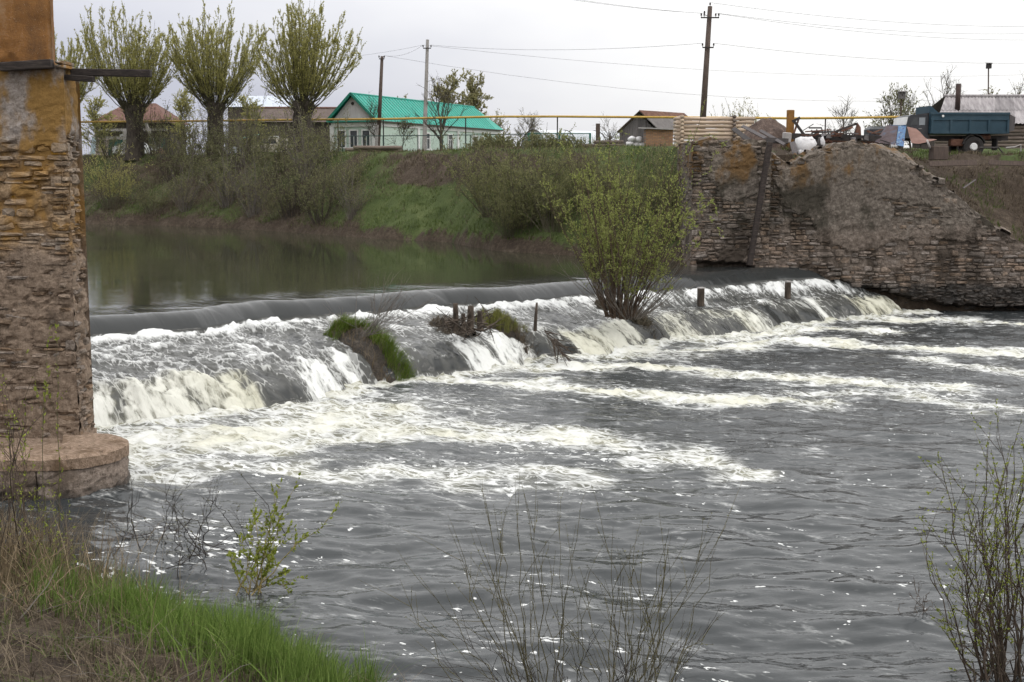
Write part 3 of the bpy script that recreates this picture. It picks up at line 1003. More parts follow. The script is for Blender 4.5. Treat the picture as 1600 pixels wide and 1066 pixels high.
# round-nosed pier under the pillar
PCX, PCY, PR, PH = PZ(100, 758, 0)[0], PZ(199, 758, 0)[1], 1.1, .73
pier = thing('pier_base', 'low round-nosed brown stone pier standing in the water under the mill pillar', 'pier', (PCX, PCY, 0))
mat_pier = masonry_mat('pier_stone', [(0, ((.080, .060, .046), (.180, .138, .108), (.280, .222, .180)), (.110, .080, .058), .4)], wet=(.14,), scale=2.2)


def pier_outline(t):
    """t in 0..1 from back right round the nose to the far left end."""
    arc = math.pi * PR; total = arc * 1.15 + 6
    d = t * total
    if d < arc * 1.15:
        a = math.pi * .60 - d / PR
        return (PR * math.cos(a), PR * math.sin(a))
    return (-(d - arc * 1.15) + PR * math.cos(math.pi * .6 - arc * 1.15 / PR), -PR)


T_ = 3.5 + math.pi * PR * 1.15
zc = [-.5, .50]
rr = random.Random(9)
for ci in range(1):
    z0, z1 = zc[ci], zc[ci + 1]
    t = rr.uniform(-.02, .0)
    while t < .62:
        dt = rr.uniform(.10, .26)
        ta, tb = max(t, 0) + .0012, t + dt - .0012
        t += dt
        nt_, nz2 = 21, 16
        out = 1 + rr.uniform(-.008, .012)
        V = []
        for k in range(nz2):
            for i in range(nt_):
                q = ta + (tb - ta) * i / (nt_ - 1)
                x_, y_ = pier_outline(max(q, 0))
                zz = z0 + .008 + (z1 - z0 - .016) * k / (nz2 - 1)
                e = 1 - .012 * (abs(i / (nt_ - 1) - .5) * 2) ** 6 - .012 * (abs(k / (nz2 - 1) - .5) * 2) ** 4
                e *= out + .030 * float(pnoise(q * 40, zz * 4, 401)) + .020 * float(pnoise(q * 130, zz * 12, 402)) - .035 * max(0.0, 1 - abs(zz - .24 - .05 * float(pnoise(q * 25, 0, 403))) / .02)
                V.append((x_ * e, y_ * e, zz))
        F = [tuple(f) for f in grid_faces(nz2, nt_)[:, ::-1]]
        b0 = len(V)
        V += [(x_ * .8, y_ * .8, z_) for x_, y_, z_ in V]
        rim = list(range(nt_)) + [k * nt_ + nt_ - 1 for k in range(1, nz2)] + [(nz2 - 1) * nt_ + i for i in range(nt_ - 2, -1, -1)] + [k * nt_ for k in range(nz2 - 2, 0, -1)]
        for a_, b_ in zip(rim, rim[1:] + rim[:1]): F.append((a_, b_, b0 + b_, b0 + a_))
        np_obj('block', V, F, mat_pier, pier)
V, F = [], []
na, nr_ = 120, 10
for k in range(nr_ + 1):
    for i in range(na):
        x_, y_ = pier_outline(i / (na - 1) * .62)
        q = 1 - k / nr_
        zz = PH + .02 * float(fbm(np.array(x_ * q * 2.0), np.array(y_ * q * 2.0), 4, 410)) - (.05 if k == 0 else 0) + .02 * (1 - q)
        edge = 1.0 + .03 * float(pnoise(i * .17, 0, 411)) + .02 * float(pnoise(i * .7, 0, 412))
        # a slab crack across the top
        ck = abs((x_ * q + .15) * .25 + y_ * q + .28 + .1 * float(pnoise(x_ * q * 3, 0, 413)))
        zz -= .05 * math.exp(-(ck / .025) ** 2)
        V.append((x_ * q * edge + (-.0 if k < nr_ else 0), y_ * q * edge, zz))
F = [tuple(f) for f in grid_faces(nr_ + 1, na)]
b0 = len(V)
for i in range(na):
    x_, y_ = pier_outline(i / (na - 1) * .62)
    e = 1.0 + .03 * float(pnoise(i * .17, 0, 411)) + .02 * float(pnoise(i * .7, 0, 415))
    V.append((x_ * e, y_ * e, .505))
F += [(i, i + 1, b0 + i + 1, b0 + i)[::-1] for i in range(na - 1)]
np_obj('top_slab', V, F, mat_pier, pier, smooth=False)
MB().prism([(-7, 1.7, -.5), (.05, 1.7, -.5), (.05, 1.0, -.5), (.3, .85, -.5), (.7, .3, -.5), (.7, -.5, -.5), (.2, -.85, -.5), (-7, -.85, -.5)], (0, 0, 1.17)).build('core', mat_pier, pier)

# ---- far abutment on the right
mat_ab_wall = masonry_mat('abutment_render', [
    (0, ((.062, .048, .038), (.130, .104, .086), (.210, .175, .150)), (.055, .043, .034), .45),
    (3.2, ((.052, .043, .035), (.115, .096, .080), (.190, .166, .142)), (.044, .038, .029), .45),
    (5.2, ((.060, .048, .038), (.128, .106, .086), (.210, .180, .152)), (.130, .076, .032), .45)], True, wet=(1.05,), scale=1.1)
mat_ab_stone = masonry_mat('abutment_stone', [
    (0, ((.085, .064, .050), (.178, .138, .111), (.285, .230, .188)), (.092, .070, .054), .4),
    (2.9, ((.066, .051, .039), (.145, .114, .090), (.235, .192, .157)), (.072, .054, .040), .4)], wet=(1.0,), scale=1.1)
abut = thing('river_abutment', 'big crumbling rubble stone abutment with patches of grey render on the far bank', 'abutment', (0, 0, 0))
AX0 = PY(1081, 300, WALL_Y)[0]; AX1 = PY(1204, 300, WALL_Y)[0]; AX2 = PY(1760, 300, WALL_Y)[0]


def xz(pts): return [(PY(x, y, WALL_Y)[0], PY(x, y, WALL_Y)[2]) for x, y in pts]


top_l = xz([(1070, 221), (1110, 216), (1150, 219), (1185, 218), (1206, 226)])
top_r = xz([(1200, 230), (1218, 246), (1232, 257), (1262, 245), (1290, 233), (1310, 224), (1345, 221), (1368, 227), (1420, 248), (1470, 284), (1500, 305), (1530, 334), (1560, 356), (1600, 380), (1680, 440), (1780, 495)])
btop_r = xz([(1200, 232), (1232, 240), (1262, 235), (1290, 228), (1345, 222), (1400, 224), (1440, 240), (1480, 278), (1530, 324), (1600, 376), (1780, 495)])
pl_l = [(xz([(1112, 232), (1150, 226), (1182, 232), (1180, 300), (1160, 318), (1120, 310), (1108, 270)]))]
pl_l2 = [(xz([(1120, 395), (1165, 385), (1168, 416), (1118, 412)]))]
pl_r = xz([(1212, 276), (1240, 262), (1288, 240), (1376, 226), (1478, 304), (1532, 345), (1548, 372), (1480, 380), (1390, 376), (1368, 394), (1320, 388), (1278, 380), (1268, 345), (1222, 317)])
pl_hole = xz([(1385, 312), (1440, 316), (1474, 334), (1466, 356), (1420, 360), (1396, 342)])
f_al = Face((AX0, WALL_Y - .12, .2), (1, 0), .02)
f_ar = Face((AX1 - .25, WALL_Y, -.6), (1, 0), .045)


def mk_top(pts, O):
    xs, zs = np.array([p[0] for p in pts]), np.array([p[1] for p in pts])
    return lambda a: np.interp(np.asarray(a, float) + O, xs, zs) + .13 * fbm(np.asarray(a, float) * 2.2, np.asarray(a, float) * 0, 4, 430)


def mask_l(a, z):
    X = a + AX0
    jx, jz = X + .18 * fbm(a * 2, z * 2, 3, 441), z + .18 * fbm(a * 2, z * 2, 3, 442)
    m_ = np.maximum(poly_mask(pl_l[0], jx, jz), poly_mask(pl_l2[0], jx, jz))
    return np.clip(np.maximum(m_ * (1.0 + .5 * fbm(a * 2.5, z * 3, 3, 444)), .22 + .45 * fbm(a * 1.5, z * 3, 4, 443)), 0, 1)


def mask_r(a, z):
    X = a + AX1 - .25
    jx, jz = X + .22 * fbm(a * 1.6, z * 1.6, 4, 451), z + .22 * fbm(a * 1.6, z * 1.6, 4, 452)
    m_ = poly_mask(pl_r, jx, jz, .1) * (1 - poly_mask(pl_hole, jx, jz, .1))
    return np.clip(np.maximum(m_ * (1.0 + .45 * np.minimum(fbm(a * 2, z * 2.5, 3, 454) + .15, 0)), .22 + .48 * fbm(a * 1.3, z * 2.8, 4, 453)), 0, 1)


_un = xz([(1080, 409), (1165, 414), (1215, 424), (1300, 436), (1400, 458), (1480, 476), (1600, 481), (1800, 484)])
_unx, _unz = np.array([p[0] for p in _un]), np.array([p[1] for p in _un])


def under(O):
    return lambda a, z: .42 * sstep(.06, -.10, z - np.interp(a + O, _unx, _unz) - .14 * fbm(a * 1.5, 0 * a, 3, 460))


masonry(abut, f_al, AX1 - AX0, .2, mk_top(top_l, AX0), mask_l, mat_ab_wall, mat_ab_stone, (.10, .17), (.22, .6), 41, (-.05, .05), 150, .05, back=4.5, recess=under(AX0), name='pilaster_mortar', rough=1.7)
masonry(abut, f_ar, AX2 - AX1, -.6, mk_top(top_r, AX1 - .25), mask_r, mat_ab_wall, mat_ab_stone, (.10, .17), (.22, .62), 43, (-.05, .05), 150, .055, back=1.6, backtop=mk_top(btop_r, AX1 - .25), recess=under(AX1 - .25), rough=1.6)
# left return of the pilaster
f_ret = Face((AX0, WALL_Y - .12 + 4.4, .2), (0, -1), .0)
masonry(abut, f_ret, 4.3, .2, lambda a: top_l[0][1] + 0 * np.asarray(a, float), lambda a, z: .2 + .4 * fbm(a * 1.5, z * 3, 3, 470), mat_ab_wall, mat_ab_stone, (.10, .17), (.22, .6), 47, (-.03, .03), 0, .08, name='return_mortar')
o = MB().beam(PY(1203, 222, WALL_Y - .32), PY(1171, 415, WALL_Y - .42), .2, .25, up=(0, -1, 0), bev=.02).build('timber_post', mat_oldwood)
tag(o, 'dark timber post leaning against the abutment face', 'post')

rr = random.Random(77)
for i in range(46):
    a_ = rr.uniform(.2, AX2 - AX1 - 2.2)
    zt_ = float(mk_top(top_r, AX1 - .25)(np.array([a_]))[0])
    L = rr.uniform(.16, .5)
    V0, F0 = STONES[rr.randrange(14)]
    p = f_ar.at(a_, zt_, rr.uniform(-.9, .02))
    V1 = V0 * np.array([L, L * .7, L * rr.uniform(.3, .6)])
    o = np_obj('crest_stone', V1, F0, mat_ab_stone, abut)
    o.location = Vector(p) + Vector((0, 0, rr.uniform(-.03, .05))); o.rotation_euler = (rr.uniform(-.3, .3), rr.uniform(-.5, .5), rr.uniform(0, 3))
# ------------------------------------------------------------------ plants
def leaf_mat(name, c0, c1, tr=.35):
    m = bpy.data.materials.new(name); m.use_nodes = True
    nt = m.node_tree; nt.nodes.clear(); MATS[name] = m
    out = nt.nodes.new('ShaderNodeOutputMaterial')
    g = nt.nodes.new('ShaderNodeNewGeometry').outputs['Random Per Island']
    col = mixc(nt, g, c0, c1)
    d = nt.nodes.new('ShaderNodeBsdfDiffuse'); t = nt.nodes.new('ShaderNodeBsdfTranslucent')
    mx = nt.nodes.new('ShaderNodeMixShader'); mx.inputs[0].default_value = tr
    nt.links.new(col, d.inputs[0]); nt.links.new(col, t.inputs[0])
    nt.links.new(d.outputs[0], mx.inputs[1]); nt.links.new(t.outputs[0], mx.inputs[2])
    nt.links.new(mx.outputs[0], out.inputs['Surface'])
    return m


def tubes(polys, n=3):
    """Triangular tubes round many polylines (P[k,3], R[k])."""
    groups = {}
    for P, R in polys: groups.setdefault(len(P), []).append((P, R))
    VV, FF, off = [], [], 0
    for k, g in groups.items():
        P = np.array([q[0] for q in g]); R = np.array([q[1] for q in g])
        T = np.gradient(P, axis=1); T /= np.linalg.norm(T, axis=2, keepdims=True) + 1e-9
        ref = np.where(np.abs(T[..., 2:3]) > .9, np.array([1.0, 0, 0]), np.array([0, 0, 1.0]))
        A = np.cross(T, ref); A /= np.linalg.norm(A, axis=2, keepdims=True) + 1e-9
        B = np.cross(T, A)
        th = np.arange(n) * 2 * np.pi / n
        V = P[:, :, None, :] + R[:, :, None, None] * (A[:, :, None, :] * np.cos(th)[:, None] + B[:, :, None, :] * np.sin(th)[:, None])
        m_ = len(g)
        base = off + (np.arange(m_)[:, None, None] * k + np.arange(k - 1)[None, :, None]) * n
        i = np.arange(n)[None, None, :]; j = (np.arange(n) + 1)[None, None, :] % n
        FF.append(np.stack([base + i, base + j, base + n + j, base + n + i], -1).reshape(-1, 4))
        VV.append(V.reshape(-1, 3)); off += m_ * k * n
    return np.concatenate(VV), np.concatenate(FF)


def leaves_mesh(pos, dirs, size, ratio, r):
    """Diamond leaves, slightly folded, along dirs."""
    n = len(pos)
    d = dirs + r.normal(0, .55, (n, 3)); d /= np.linalg.norm(d, axis=1, keepdims=True) + 1e-9
    s_ = np.cross(d, r.normal(0, 1, (n, 3))); s_ /= np.linalg.norm(s_, axis=1, keepdims=True) + 1e-9
    L = (size * r.uniform(.6, 1.3, n))[:, None]
    V = np.stack([pos, pos + d * L * .45 + s_ * L * ratio, pos + d * L, pos + d * L * .45 - s_ * L * ratio], 1)
    F = np.arange(n * 4).reshape(n, 4)
    return V.reshape(-1, 3), F


def shoot(r, base, d, L, r0, k=6, up=.25, jit=.10, r1=None):
    """A curved shoot of k points; up > 0 bends it upward."""
    d = np.array(d, float); d /= np.linalg.norm(d)
    P = [np.array(base, float)]
    for i in range(k - 1):
        d = d + np.array([0, 0, up / (k - 1)]) + r.normal(0, jit, 3); d /= np.linalg.norm(d)
        P.append(P[-1] + d * L / (k - 1))
    R = np.linspace(r0, r0 * .3 if r1 is None else r1, k)
    return np.array(P), R


def along(P, t):
    x = t * (len(P) - 1); i = min(int(x), len(P) - 2); f = x - i
    return P[i] * (1 - f) + P[i + 1] * f, P[i + 1] - P[i]


def brush(seed, n_stem, height, spread, r0=.018, base_r=.25, twigs=8, twig_len=.35, leaves=10, leaf=.07, ratio=.22, up=.3, jit=.09, tmin=.25, leaf_t=(.15, 1.0), sub=0, droop=0.0, k=7):
    """A many-stemmed shrub from one stool; returns stem polylines, leaf positions and directions."""
    r = np.random.default_rng(seed)
    polys, lp, ld = [], [], []
    for i in range(n_stem):
        a = r.uniform(0, 2 * np.pi); q = math.sqrt(r.random())
        b = np.array([math.cos(a) * base_r * q, math.sin(a) * base_r * q, -.05])
        tilt = spread * q * r.uniform(.6, 1.15)
        d = np.array([math.cos(a) * math.sin(tilt), math.sin(a) * math.sin(tilt), math.cos(tilt)])
        L = height * r.uniform(.5, 1.05) * (1 - .12 * q) * (1 + .14 * math.cos(a * 2 + seed) + .10 * math.cos(a + seed * 2.1))
        P, R = shoot(r, b, d, L, r0 * r.uniform(.6, 1.2), k, up * q - droop, jit)
        polys.append((P, R))
        for j in range(twigs):
            t = r.uniform(tmin, .97)
            p, dd = along(P, t)
            dd = dd / (np.linalg.norm(dd) + 1e-9)
            td = dd * .8 + r.normal(0, .55, 3) + np.array([0, 0, .25])
            tl = twig_len * r.uniform(.5, 1.3) * (1.25 - .6 * t) * (L / height)
            Q, RQ = shoot(r, p, td, tl, max(.0035, R[min(int(t * k), k - 1)] * .5), 4, .15, .14)
            polys.append((Q, RQ))
            for _ in range(sub):
                p2, d2 = along(Q, r.uniform(.2, .9))
                S, RS = shoot(r, p2, d2 / (np.linalg.norm(d2) + 1e-9) + r.normal(0, .6, 3), tl * .5, .003, 3, .1, .1)
                polys.append((S, RS))
                for _l in range(leaves // 2):
                    lq, ldd = along(S, r.uniform(.1, 1)); lp.append(lq); ld.append(ldd / (np.linalg.norm(ldd) + 1e-9))
            for _l in range(leaves):
                lt = r.uniform(*leaf_t)
                lq, ldd = along(Q, min(lt, .999)); lp.append(lq); ld.append(ldd / (np.linalg.norm(ldd) + 1e-9))
    return polys, np.array(lp).reshape(-1, 3), np.array(ld).reshape(-1, 3), r


def plant(name, label, cat, loc, data, m_stem, m_leaf, leaf, ratio, group=None, rotz=0.0, stem_name='stems', leaf_name='foliage', sides=3):
    polys, lp, ld, r = data
    t = thing(name, label, cat, loc, rotz, group)
    V, F = tubes(polys, sides)
    np_obj(stem_name, V, F, m_stem, t, smooth=True)
    if len(lp):
        V, F = leaves_mesh(lp, ld, leaf, ratio, r)
        np_obj(leaf_name, V, F, m_leaf, t)
    return t


def gz(x, y): return float(ground_z(np.array([x]), np.array([y]))[0])


def on_ground(px, Y, dz=-.05):
    X = PY(px, 232, Y)[0]
    return (X, Y, gz(X, Y) + dz)


def on_bank(px, up, dz=-.05):
    """Ground point in the picture column px, `up` metres behind the far shore."""
    Y = 70.0
    for _ in range(12): Y = float(far_shore(np.array([PY(px, 300, Y)[0]]))[0]) + up
    return on_ground(px, Y, dz)


M_BARK = simple('willow_bark', [(.016, .013, .010), (.045, .036, .028), (.085, .070, .055)], 6, .95, .8, .03, (1, 1, .35))
M_SHOOT = simple('willow_rods', [(.050, .045, .026), (.105, .095, .060)], 3, .9, 0)
M_TWIG_D = simple('dark_twigs', [(.045, .036, .029), (.085, .070, .056)], 3, .9, 0)
M_TWIG_O = simple('olive_twigs', [(.070, .062, .038), (.130, .115, .075)], 3, .9, 0)
M_TWIG_R = simple('russet_twigs', [(.050, .032, .022), (.105, .072, .048)], 3, .9, 0)
M_TWIG_G = simple('grey_twigs', [(.085, .073, .062), (.160, .140, .120)], 3, .9, 0)
M_LEAF_Y = leaf_mat('willow_leaves', (0.270, 0.265, 0.095), (0.480, 0.450, 0.180), .5)
M_LEAF_B = leaf_mat('bank_shrub_leaves', (0.120, 0.125, 0.062), (0.240, 0.235, 0.125), .4)
M_LEAF_G = leaf_mat('fresh_leaves', (0.165, 0.195, 0.055), (0.320, 0.345, 0.120), .45)
M_LEAF_K = leaf_mat('khaki_leaves', (0.130, 0.140, 0.060), (0.260, 0.260, 0.125), .4)
M_LEAF_P = leaf_mat('pale_leaves', (0.230, 0.216, 0.101), (0.378, 0.351, 0.189))
M_LEAF_D = leaf_mat('dark_shrub_leaves', (0.047, 0.068, 0.024), (0.108, 0.128, 0.047))


def trunk_mesh(h, r0, r1, seed, knob=0.0, n=12, rows=10):
    r = np.random.default_rng(seed); V = []
    for i in range(rows + 1):
        t = i / rows
        rad = r0 + (r1 - r0) * t + .28 * r0 * math.exp(-t * 9) + knob * math.exp(-((t - .93) / .10) ** 2)
        for k in range(n):
            a = 2 * math.pi * k / n
            q = rad * (1 + .14 * float(pnoise(math.cos(a) * 1.6 + seed, math.sin(a) * 1.6 + t * 3, seed)) + .05 * r.normal())
            V.append((q * math.cos(a) + .05 * h * .2 * math.sin(t * 2 + seed), q * math.sin(a), t * h))
    F = [(i * n + k, i * n + (k + 1) % n, (i + 1) * n + (k + 1) % n, (i + 1) * n + k) for i in range(rows) for k in range(n)]
    F.append(tuple(range(rows * n, rows * n + n)))
    return V, F


def pollard(px, Y, top_y, knob_y, half_w_px, label, seed, trunk_r=.5, nshoot=85, lean=0.0):
    loc = on_ground(px, Y, -.15)
    kz = PY(px, knob_y, Y)[2] - loc[2]; H = PY(px, top_y, Y)[2] - loc[2]
    half = half_w_px / FPX * Y
    r = np.random.default_rng(seed)
    t = thing('pollard_willow', label, 'tree', loc, 0, 'pollarded willows along the far bank')
    V, F = trunk_mesh(kz + .35, trunk_r * 1.05, trunk_r * .92, seed, trunk_r * .35)
    tr = np_obj('trunk', V, F, M_BARK, t, smooth=True)
    polys, lp, ld = [], [], []
    Lmax = H - kz
    for i in range(nshoot):
        a = r.uniform(0, 2 * np.pi); q = math.sqrt(r.random())
        if i % 6 == 0: q = r.uniform(.85, 1.0)
        b = np.array([math.cos(a) * trunk_r * 1.05 * q, math.sin(a) * trunk_r * 1.05 * q, kz + r.uniform(-.45, .35) * q + .2 * (1 - q)])
        reach = half * q * r.uniform(.85, 1.15) * (1 + .12 * math.cos(a - seed * 1.7) + .12 * math.cos(2 * a + seed))
        L = Lmax * r.uniform(.68, 1.04) * (1 - (.18 + .05 * (seed % 4)) * q * q) * (1 + .10 * math.cos(a * 1.0 + seed * 2.2))
        k = 8; s_ = np.linspace(0, 1, k)
        rad = trunk_r * q + (reach - trunk_r * q) * (1 - (1 - s_) ** 1.35)
        P = np.stack([np.cos(a) * rad + lean * s_ ** 1.5, np.sin(a) * rad, b[2] + L * s_ ** (1 + .18 * q)], -1)
        P += r.normal(0, .035, P.shape) * s_[:, None] * 2
        R = np.linspace(r.uniform(.022, .045), .006, k)
        polys.append((P, R))
        for j in range(16):
            tt = r.uniform(.16, .98)
            p, dd = along(P, tt); dd = dd / np.linalg.norm(dd)
            td = dd + r.normal(0, .26, 3); tl = r.uniform(.4, 1.0) * (1.2 - .5 * tt)
            Q, RQ = shoot(r, p, td, tl, .010, 4, .25, .10)
            polys.append((Q, RQ))
            for _ in range(27):
                x, xd = along(Q, r.uniform(.1, .999)); lp.append(x); ld.append(xd / np.linalg.norm(xd))
    for i in range(46):                      # short epicormic growth round the head
        a = r.uniform(0, 2 * np.pi)
        b = np.array([math.cos(a) * trunk_r, math.sin(a) * trunk_r, kz - r.uniform(0, 1.2)])
        P, R = shoot(r, b, (math.cos(a), math.sin(a), r.uniform(.2, 1.2)), r.uniform(.5, 1.3), .012, 5, .4, .12)
        polys.append((P, R))
        for _ in range(5):
            x, xd = along(P, r.uniform(.3, .999)); lp.append(x); ld.append(xd / np.linalg.norm(xd))
    V, F = tubes(polys); np_obj('crown', V, F, M_SHOOT, t, smooth=True)
    V, F = leaves_mesh(np.array(lp), np.array(ld), .135, .18, r); np_obj('foliage', V, F, M_LEAF_Y, t)
    return t


pollard(212, 98, 14, 172, 72, 'leftmost whole pollard willow with thick dark trunk before the red roof', 501, .66, 120, .4)
pollard(338, 97, 8, 168, 72, 'middle pollard willow with bushes hiding its trunk', 502, .58, 120)
pollard(474, 93, 2, 166, 82, 'pollard willow nearest the green roofed house', 503, .68, 135, .1)
pollard(96, 101, 52, 178, 58, 'pollard willow half hidden behind the mill pillar', 504, .45, 75, .4)

# --- shrubs on the far bank
bank_kinds = [
    (M_TWIG_D, M_LEAF_B, dict(n_stem=30, height=3.1, spread=.62, r0=.022, base_r=.35, twigs=10, twig_len=.7, leaves=4, up=.25, sub=2), .085, .22),
    (M_TWIG_G, M_LEAF_K, dict(n_stem=26, height=3.3, spread=.5, r0=.024, base_r=.25, twigs=11, twig_len=.75, leaves=3, up=.2, sub=2), .085, .2),
    (M_TWIG_O, M_LEAF_B, dict(n_stem=38, height=2.6, spread=.8, r0=.018, base_r=.5, twigs=9, twig_len=.6, leaves=5, up=.3, sub=2), .085, .2),
]
protos = {}
BANK = [  # px, metres up the bank, kind, scale, label
    (285, 1.2, 1, 1.2, 'slim grey shrub at the water edge beyond the pool, first from the yellow bush'),
    (262, 5.0, 0, 1.15, 'bare brownish shrub just below the leftmost willow trunk'),
    (318, 4.5, 2, 1.3, 'grey-green bush halfway up the bank below the second willow'),
    (352, 1.8, 1, 1.45, 'tall thin shrub on the bank in front of the second willow'),
    (375, 6.5, 0, 1.4, 'dense olive shrub under the white car'),
    (393, .9, 1, 1.4, 'dark many-stemmed shrub at the water edge below the cream car'),
    (425, 5.0, 2, 1.5, 'broad olive bush on the slope in front of the cream car'),
    (452, 1.2, 0, 1.45, 'dark shrub between the cream car and the water'),
    (478, 5.0, 1, 1.5, 'tall shrub screening the trunk of the third willow'),
    (500, 1.0, 0, 1.3, 'shrub by the water below the three house windows'),
    (530, 3.6, 2, 1.35, 'grey-green bush at the edge of the lawn slope'),
    (548, 1.2, 1, 1.0, 'small thin shrub next to the green lawn slope'),
    (235, 1.2, 2, 1.0, 'low tangled bush beside the yellow-green bush'),
    (430, .7, 2, .85, 'low bush overhanging the pool below the cream car'),
    (350, 8.0, 2, 1.15, 'bush on top of the bank under the second willow head'),
    (505, 7.5, 2, 1.2, 'bush on the bank top beside the third willow trunk'),
    (450, 8.6, 0, 1.0, 'bush beside the cream car in front of the third willow'),
    (412, 8.8, 1, .85, 'thin shrub standing before the cream car'),
    (322, 8.6, 1, 1.35, 'tall wispy shrub on the bank top left of the second willow'),
    (385, 8.4, 1, 1.3, 'tall wispy shrub on the bank top hiding the blue tarpaulin'),
    (255, 8.4, 1, 1.0, 'wispy shrub on the bank top right of the leftmost willow trunk'),
    (240, 8.8, 0, 1.3, 'leafing shrub hiding the front of the red roofed house'),
    (172, 8.6, 2, 1.25, 'leafing bush before the old doors beside the mill pillar'),
    (300, 7.5, 0, 1.2, 'brown-twigged bush under the gap between the first two willows'),
]
for i, (px, Y, k, sc, lab) in enumerate(BANK):
    loc = on_bank(px, Y)
    ms, ml, kw, lf, ra = bank_kinds[k]
    if k not in protos:
        o = plant('bank_shrub', lab, 'shrub', loc, brush(600 + k, **kw), ms, ml, lf, ra, 'leafing shrubs on the far bank')
        protos[k] = o
    else:
        o = copy_tree(protos[k]); o.location = loc; o['label'] = lab
    o.scale = (sc, sc, sc * (1 + .1 * math.sin(i * 3.1))); o.rotation_euler[2] = i * 1.9
plant('willow_bush', 'yellow-green willow bush by the water right beside the mill pillar', 'bush', on_bank(172, 1.5), brush(620, n_stem=80, height=4.9, spread=.55, r0=.02, base_r=.6, twigs=10, twig_len=.7, leaves=9, up=.25), M_TWIG_O, M_LEAF_Y, .10, .17)
wb = [(775, 2.6, 1.2, 'olive willow bush at the lawn end of the big thicket by the pool'), (822, 2.0, 1.35, 'tallest olive bush in the middle of the big thicket by the pool'),
      (868, 1.6, 1.2, 'olive bush of the thicket just behind the island willow'), (800, .8, .85, 'low olive bush at the water edge of the big thicket'),
      (1010, 2.6, 1.05, 'bush on the slope behind the island willow near the abutment'), (940, 3.4, 1.0, 'bush on the slope below the stacked logs'),
      (1052, 1.6, 1.1, 'bush growing against the left side of the abutment')]
pro = None
for i, (px, Y, sc, lab) in enumerate(wb):
    loc = on_bank(px, Y)
    if pro is None:
        pro = o = plant('thicket_bush', lab, 'bush', loc, brush(630, n_stem=64, height=3.5, spread=.72, r0=.018, base_r=.55, twigs=10, twig_len=.62, leaves=9, up=.28, sub=1), M_TWIG_O, M_LEAF_K, .085, .18, 'willow thicket by the pool')
    else:
        o = copy_tree(pro); o.location = loc; o['label'] = lab
    o.scale = (sc, sc, sc); o.rotation_euler[2] = i * 2.3

# --- willow on the weir island
isl = PZ(962, 492, 1.05)
plant('island_willow', 'bright green many-stemmed willow growing out of the weir', 'bush', (isl[0] + .1, isl[1], 1.0),
      brush(640, n_stem=105, height=6.1, spread=.56, r0=.020, base_r=.42, twigs=11, twig_len=.72, leaves=9, up=.30, tmin=.28, jit=.085, sub=2), M_TWIG_R, M_LEAF_G, .075, .24).rotation_euler = (0, .07, 0)
plant('island_willow', 'bare grey brushwood leaning right at the foot of the island willow', 'bush', (isl[0] + .45, isl[1] - .15, 1.0),
      brush(641, n_stem=64, height=2.9, spread=1.2, r0=.015, base_r=.35, twigs=5, twig_len=.5, leaves=0, up=.35, jit=.07), M_TWIG_G, None, .05, .2)


# --- trees and bushes round the houses
def tree(name, label, px, Y, h, w, seed, ms, ml, leaf=.12, ratio=.3, leaves=6, nl=26, r0=.14, fork=.3, group=None, twigs=9, tl=.9, dz=-.1, sub=1):
    loc = on_ground(px, Y, dz)
    r = np.random.default_rng(seed)
    t = thing(name, label, 'tree', loc, 0, group)
    polys, lp, ld = [], [], []
    P0, R0 = shoot(r, (0, 0, 0), (r.normal(0, .05), 0, 1), h * .75, r0, 8, 0, .05, r0 * .25)
    tr_v, tr_f = tubes([(P0, R0)], 7)
    np_obj('trunk', tr_v, tr_f, ms, t, smooth=True)
    for i in range(nl):
        tt = r.uniform(fork, 1.0); p, dd = along(P0, tt)
        a = r.uniform(0, 2 * np.pi); el = .6 + .6 * tt
        d = np.array([math.cos(a) * math.cos(el), math.sin(a) * math.cos(el), math.sin(el)])
        L = w * (1.15 - .45 * tt) * r.uniform(.7, 1.15)
        P, R = shoot(r, p, d, L, r0 * .42 * (1.1 - .6 * tt), 7, .25, .12)
        polys.append((P, R))
        for j in range(twigs):
            q, qd = along(P, r.uniform(.25, .98)); qd = qd / np.linalg.norm(qd)
            Q, RQ = shoot(r, q, qd + r.normal(0, .6, 3), tl * r.uniform(.4, 1.1), .014, 4, .15, .15)
            polys.append((Q, RQ))
            for _ in range(sub):
                q2, d2 = along(Q, r.uniform(.2, .95))
                S, RS = shoot(r, q2, d2 / np.linalg.norm(d2) + r.normal(0, .6, 3), tl * .4, .008, 3, .1, .1)
                polys.append((S, RS))
            for _ in range(leaves):
                x, xd = along(Q, r.uniform(.1, .999)); lp.append(x); ld.append(xd / np.linalg.norm(xd))
    V, F = tubes(polys); np_obj('crown', V, F, ms, t, smooth=True)
    if lp:
        V, F = leaves_mesh(np.array(lp), np.array(ld), leaf, ratio, r); np_obj('foliage', V, F, ml, t)
    return t


tree('birch_tree', 'tall leafing tree behind the green roof beside the concrete pole', 697, 132, 9.0, 3.3, 701, M_TWIG_D, M_LEAF_P, .2, .3, 18, 44, .17)
tree('birch_tree', 'tall leafing tree behind the end of the green roof', 738, 134, 9.0, 3.3, 702, M_TWIG_D, M_LEAF_P, .2, .3, 18, 44, .18)
tree('garden_tree', 'leafy yellow-green tree filling the gap between the first two willows', 283, 112, 6.0, 2.0, 731, M_TWIG_O, M_LEAF_Y, .15, .25, 14, 34, .12, .1)
tree('garden_tree', 'leafy yellow-green tree filling the gap between the second and third willows', 400, 111, 5.2, 1.9, 732, M_TWIG_O, M_LEAF_Y, .15, .25, 14, 32, .12, .1)
tree('garden_tree', 'leafy tree just right of the mill pillar before the red roofed house', 152, 110, 5.4, 1.9, 733, M_TWIG_O, M_LEAF_Y, .15, .25, 13, 32, .12, .1)
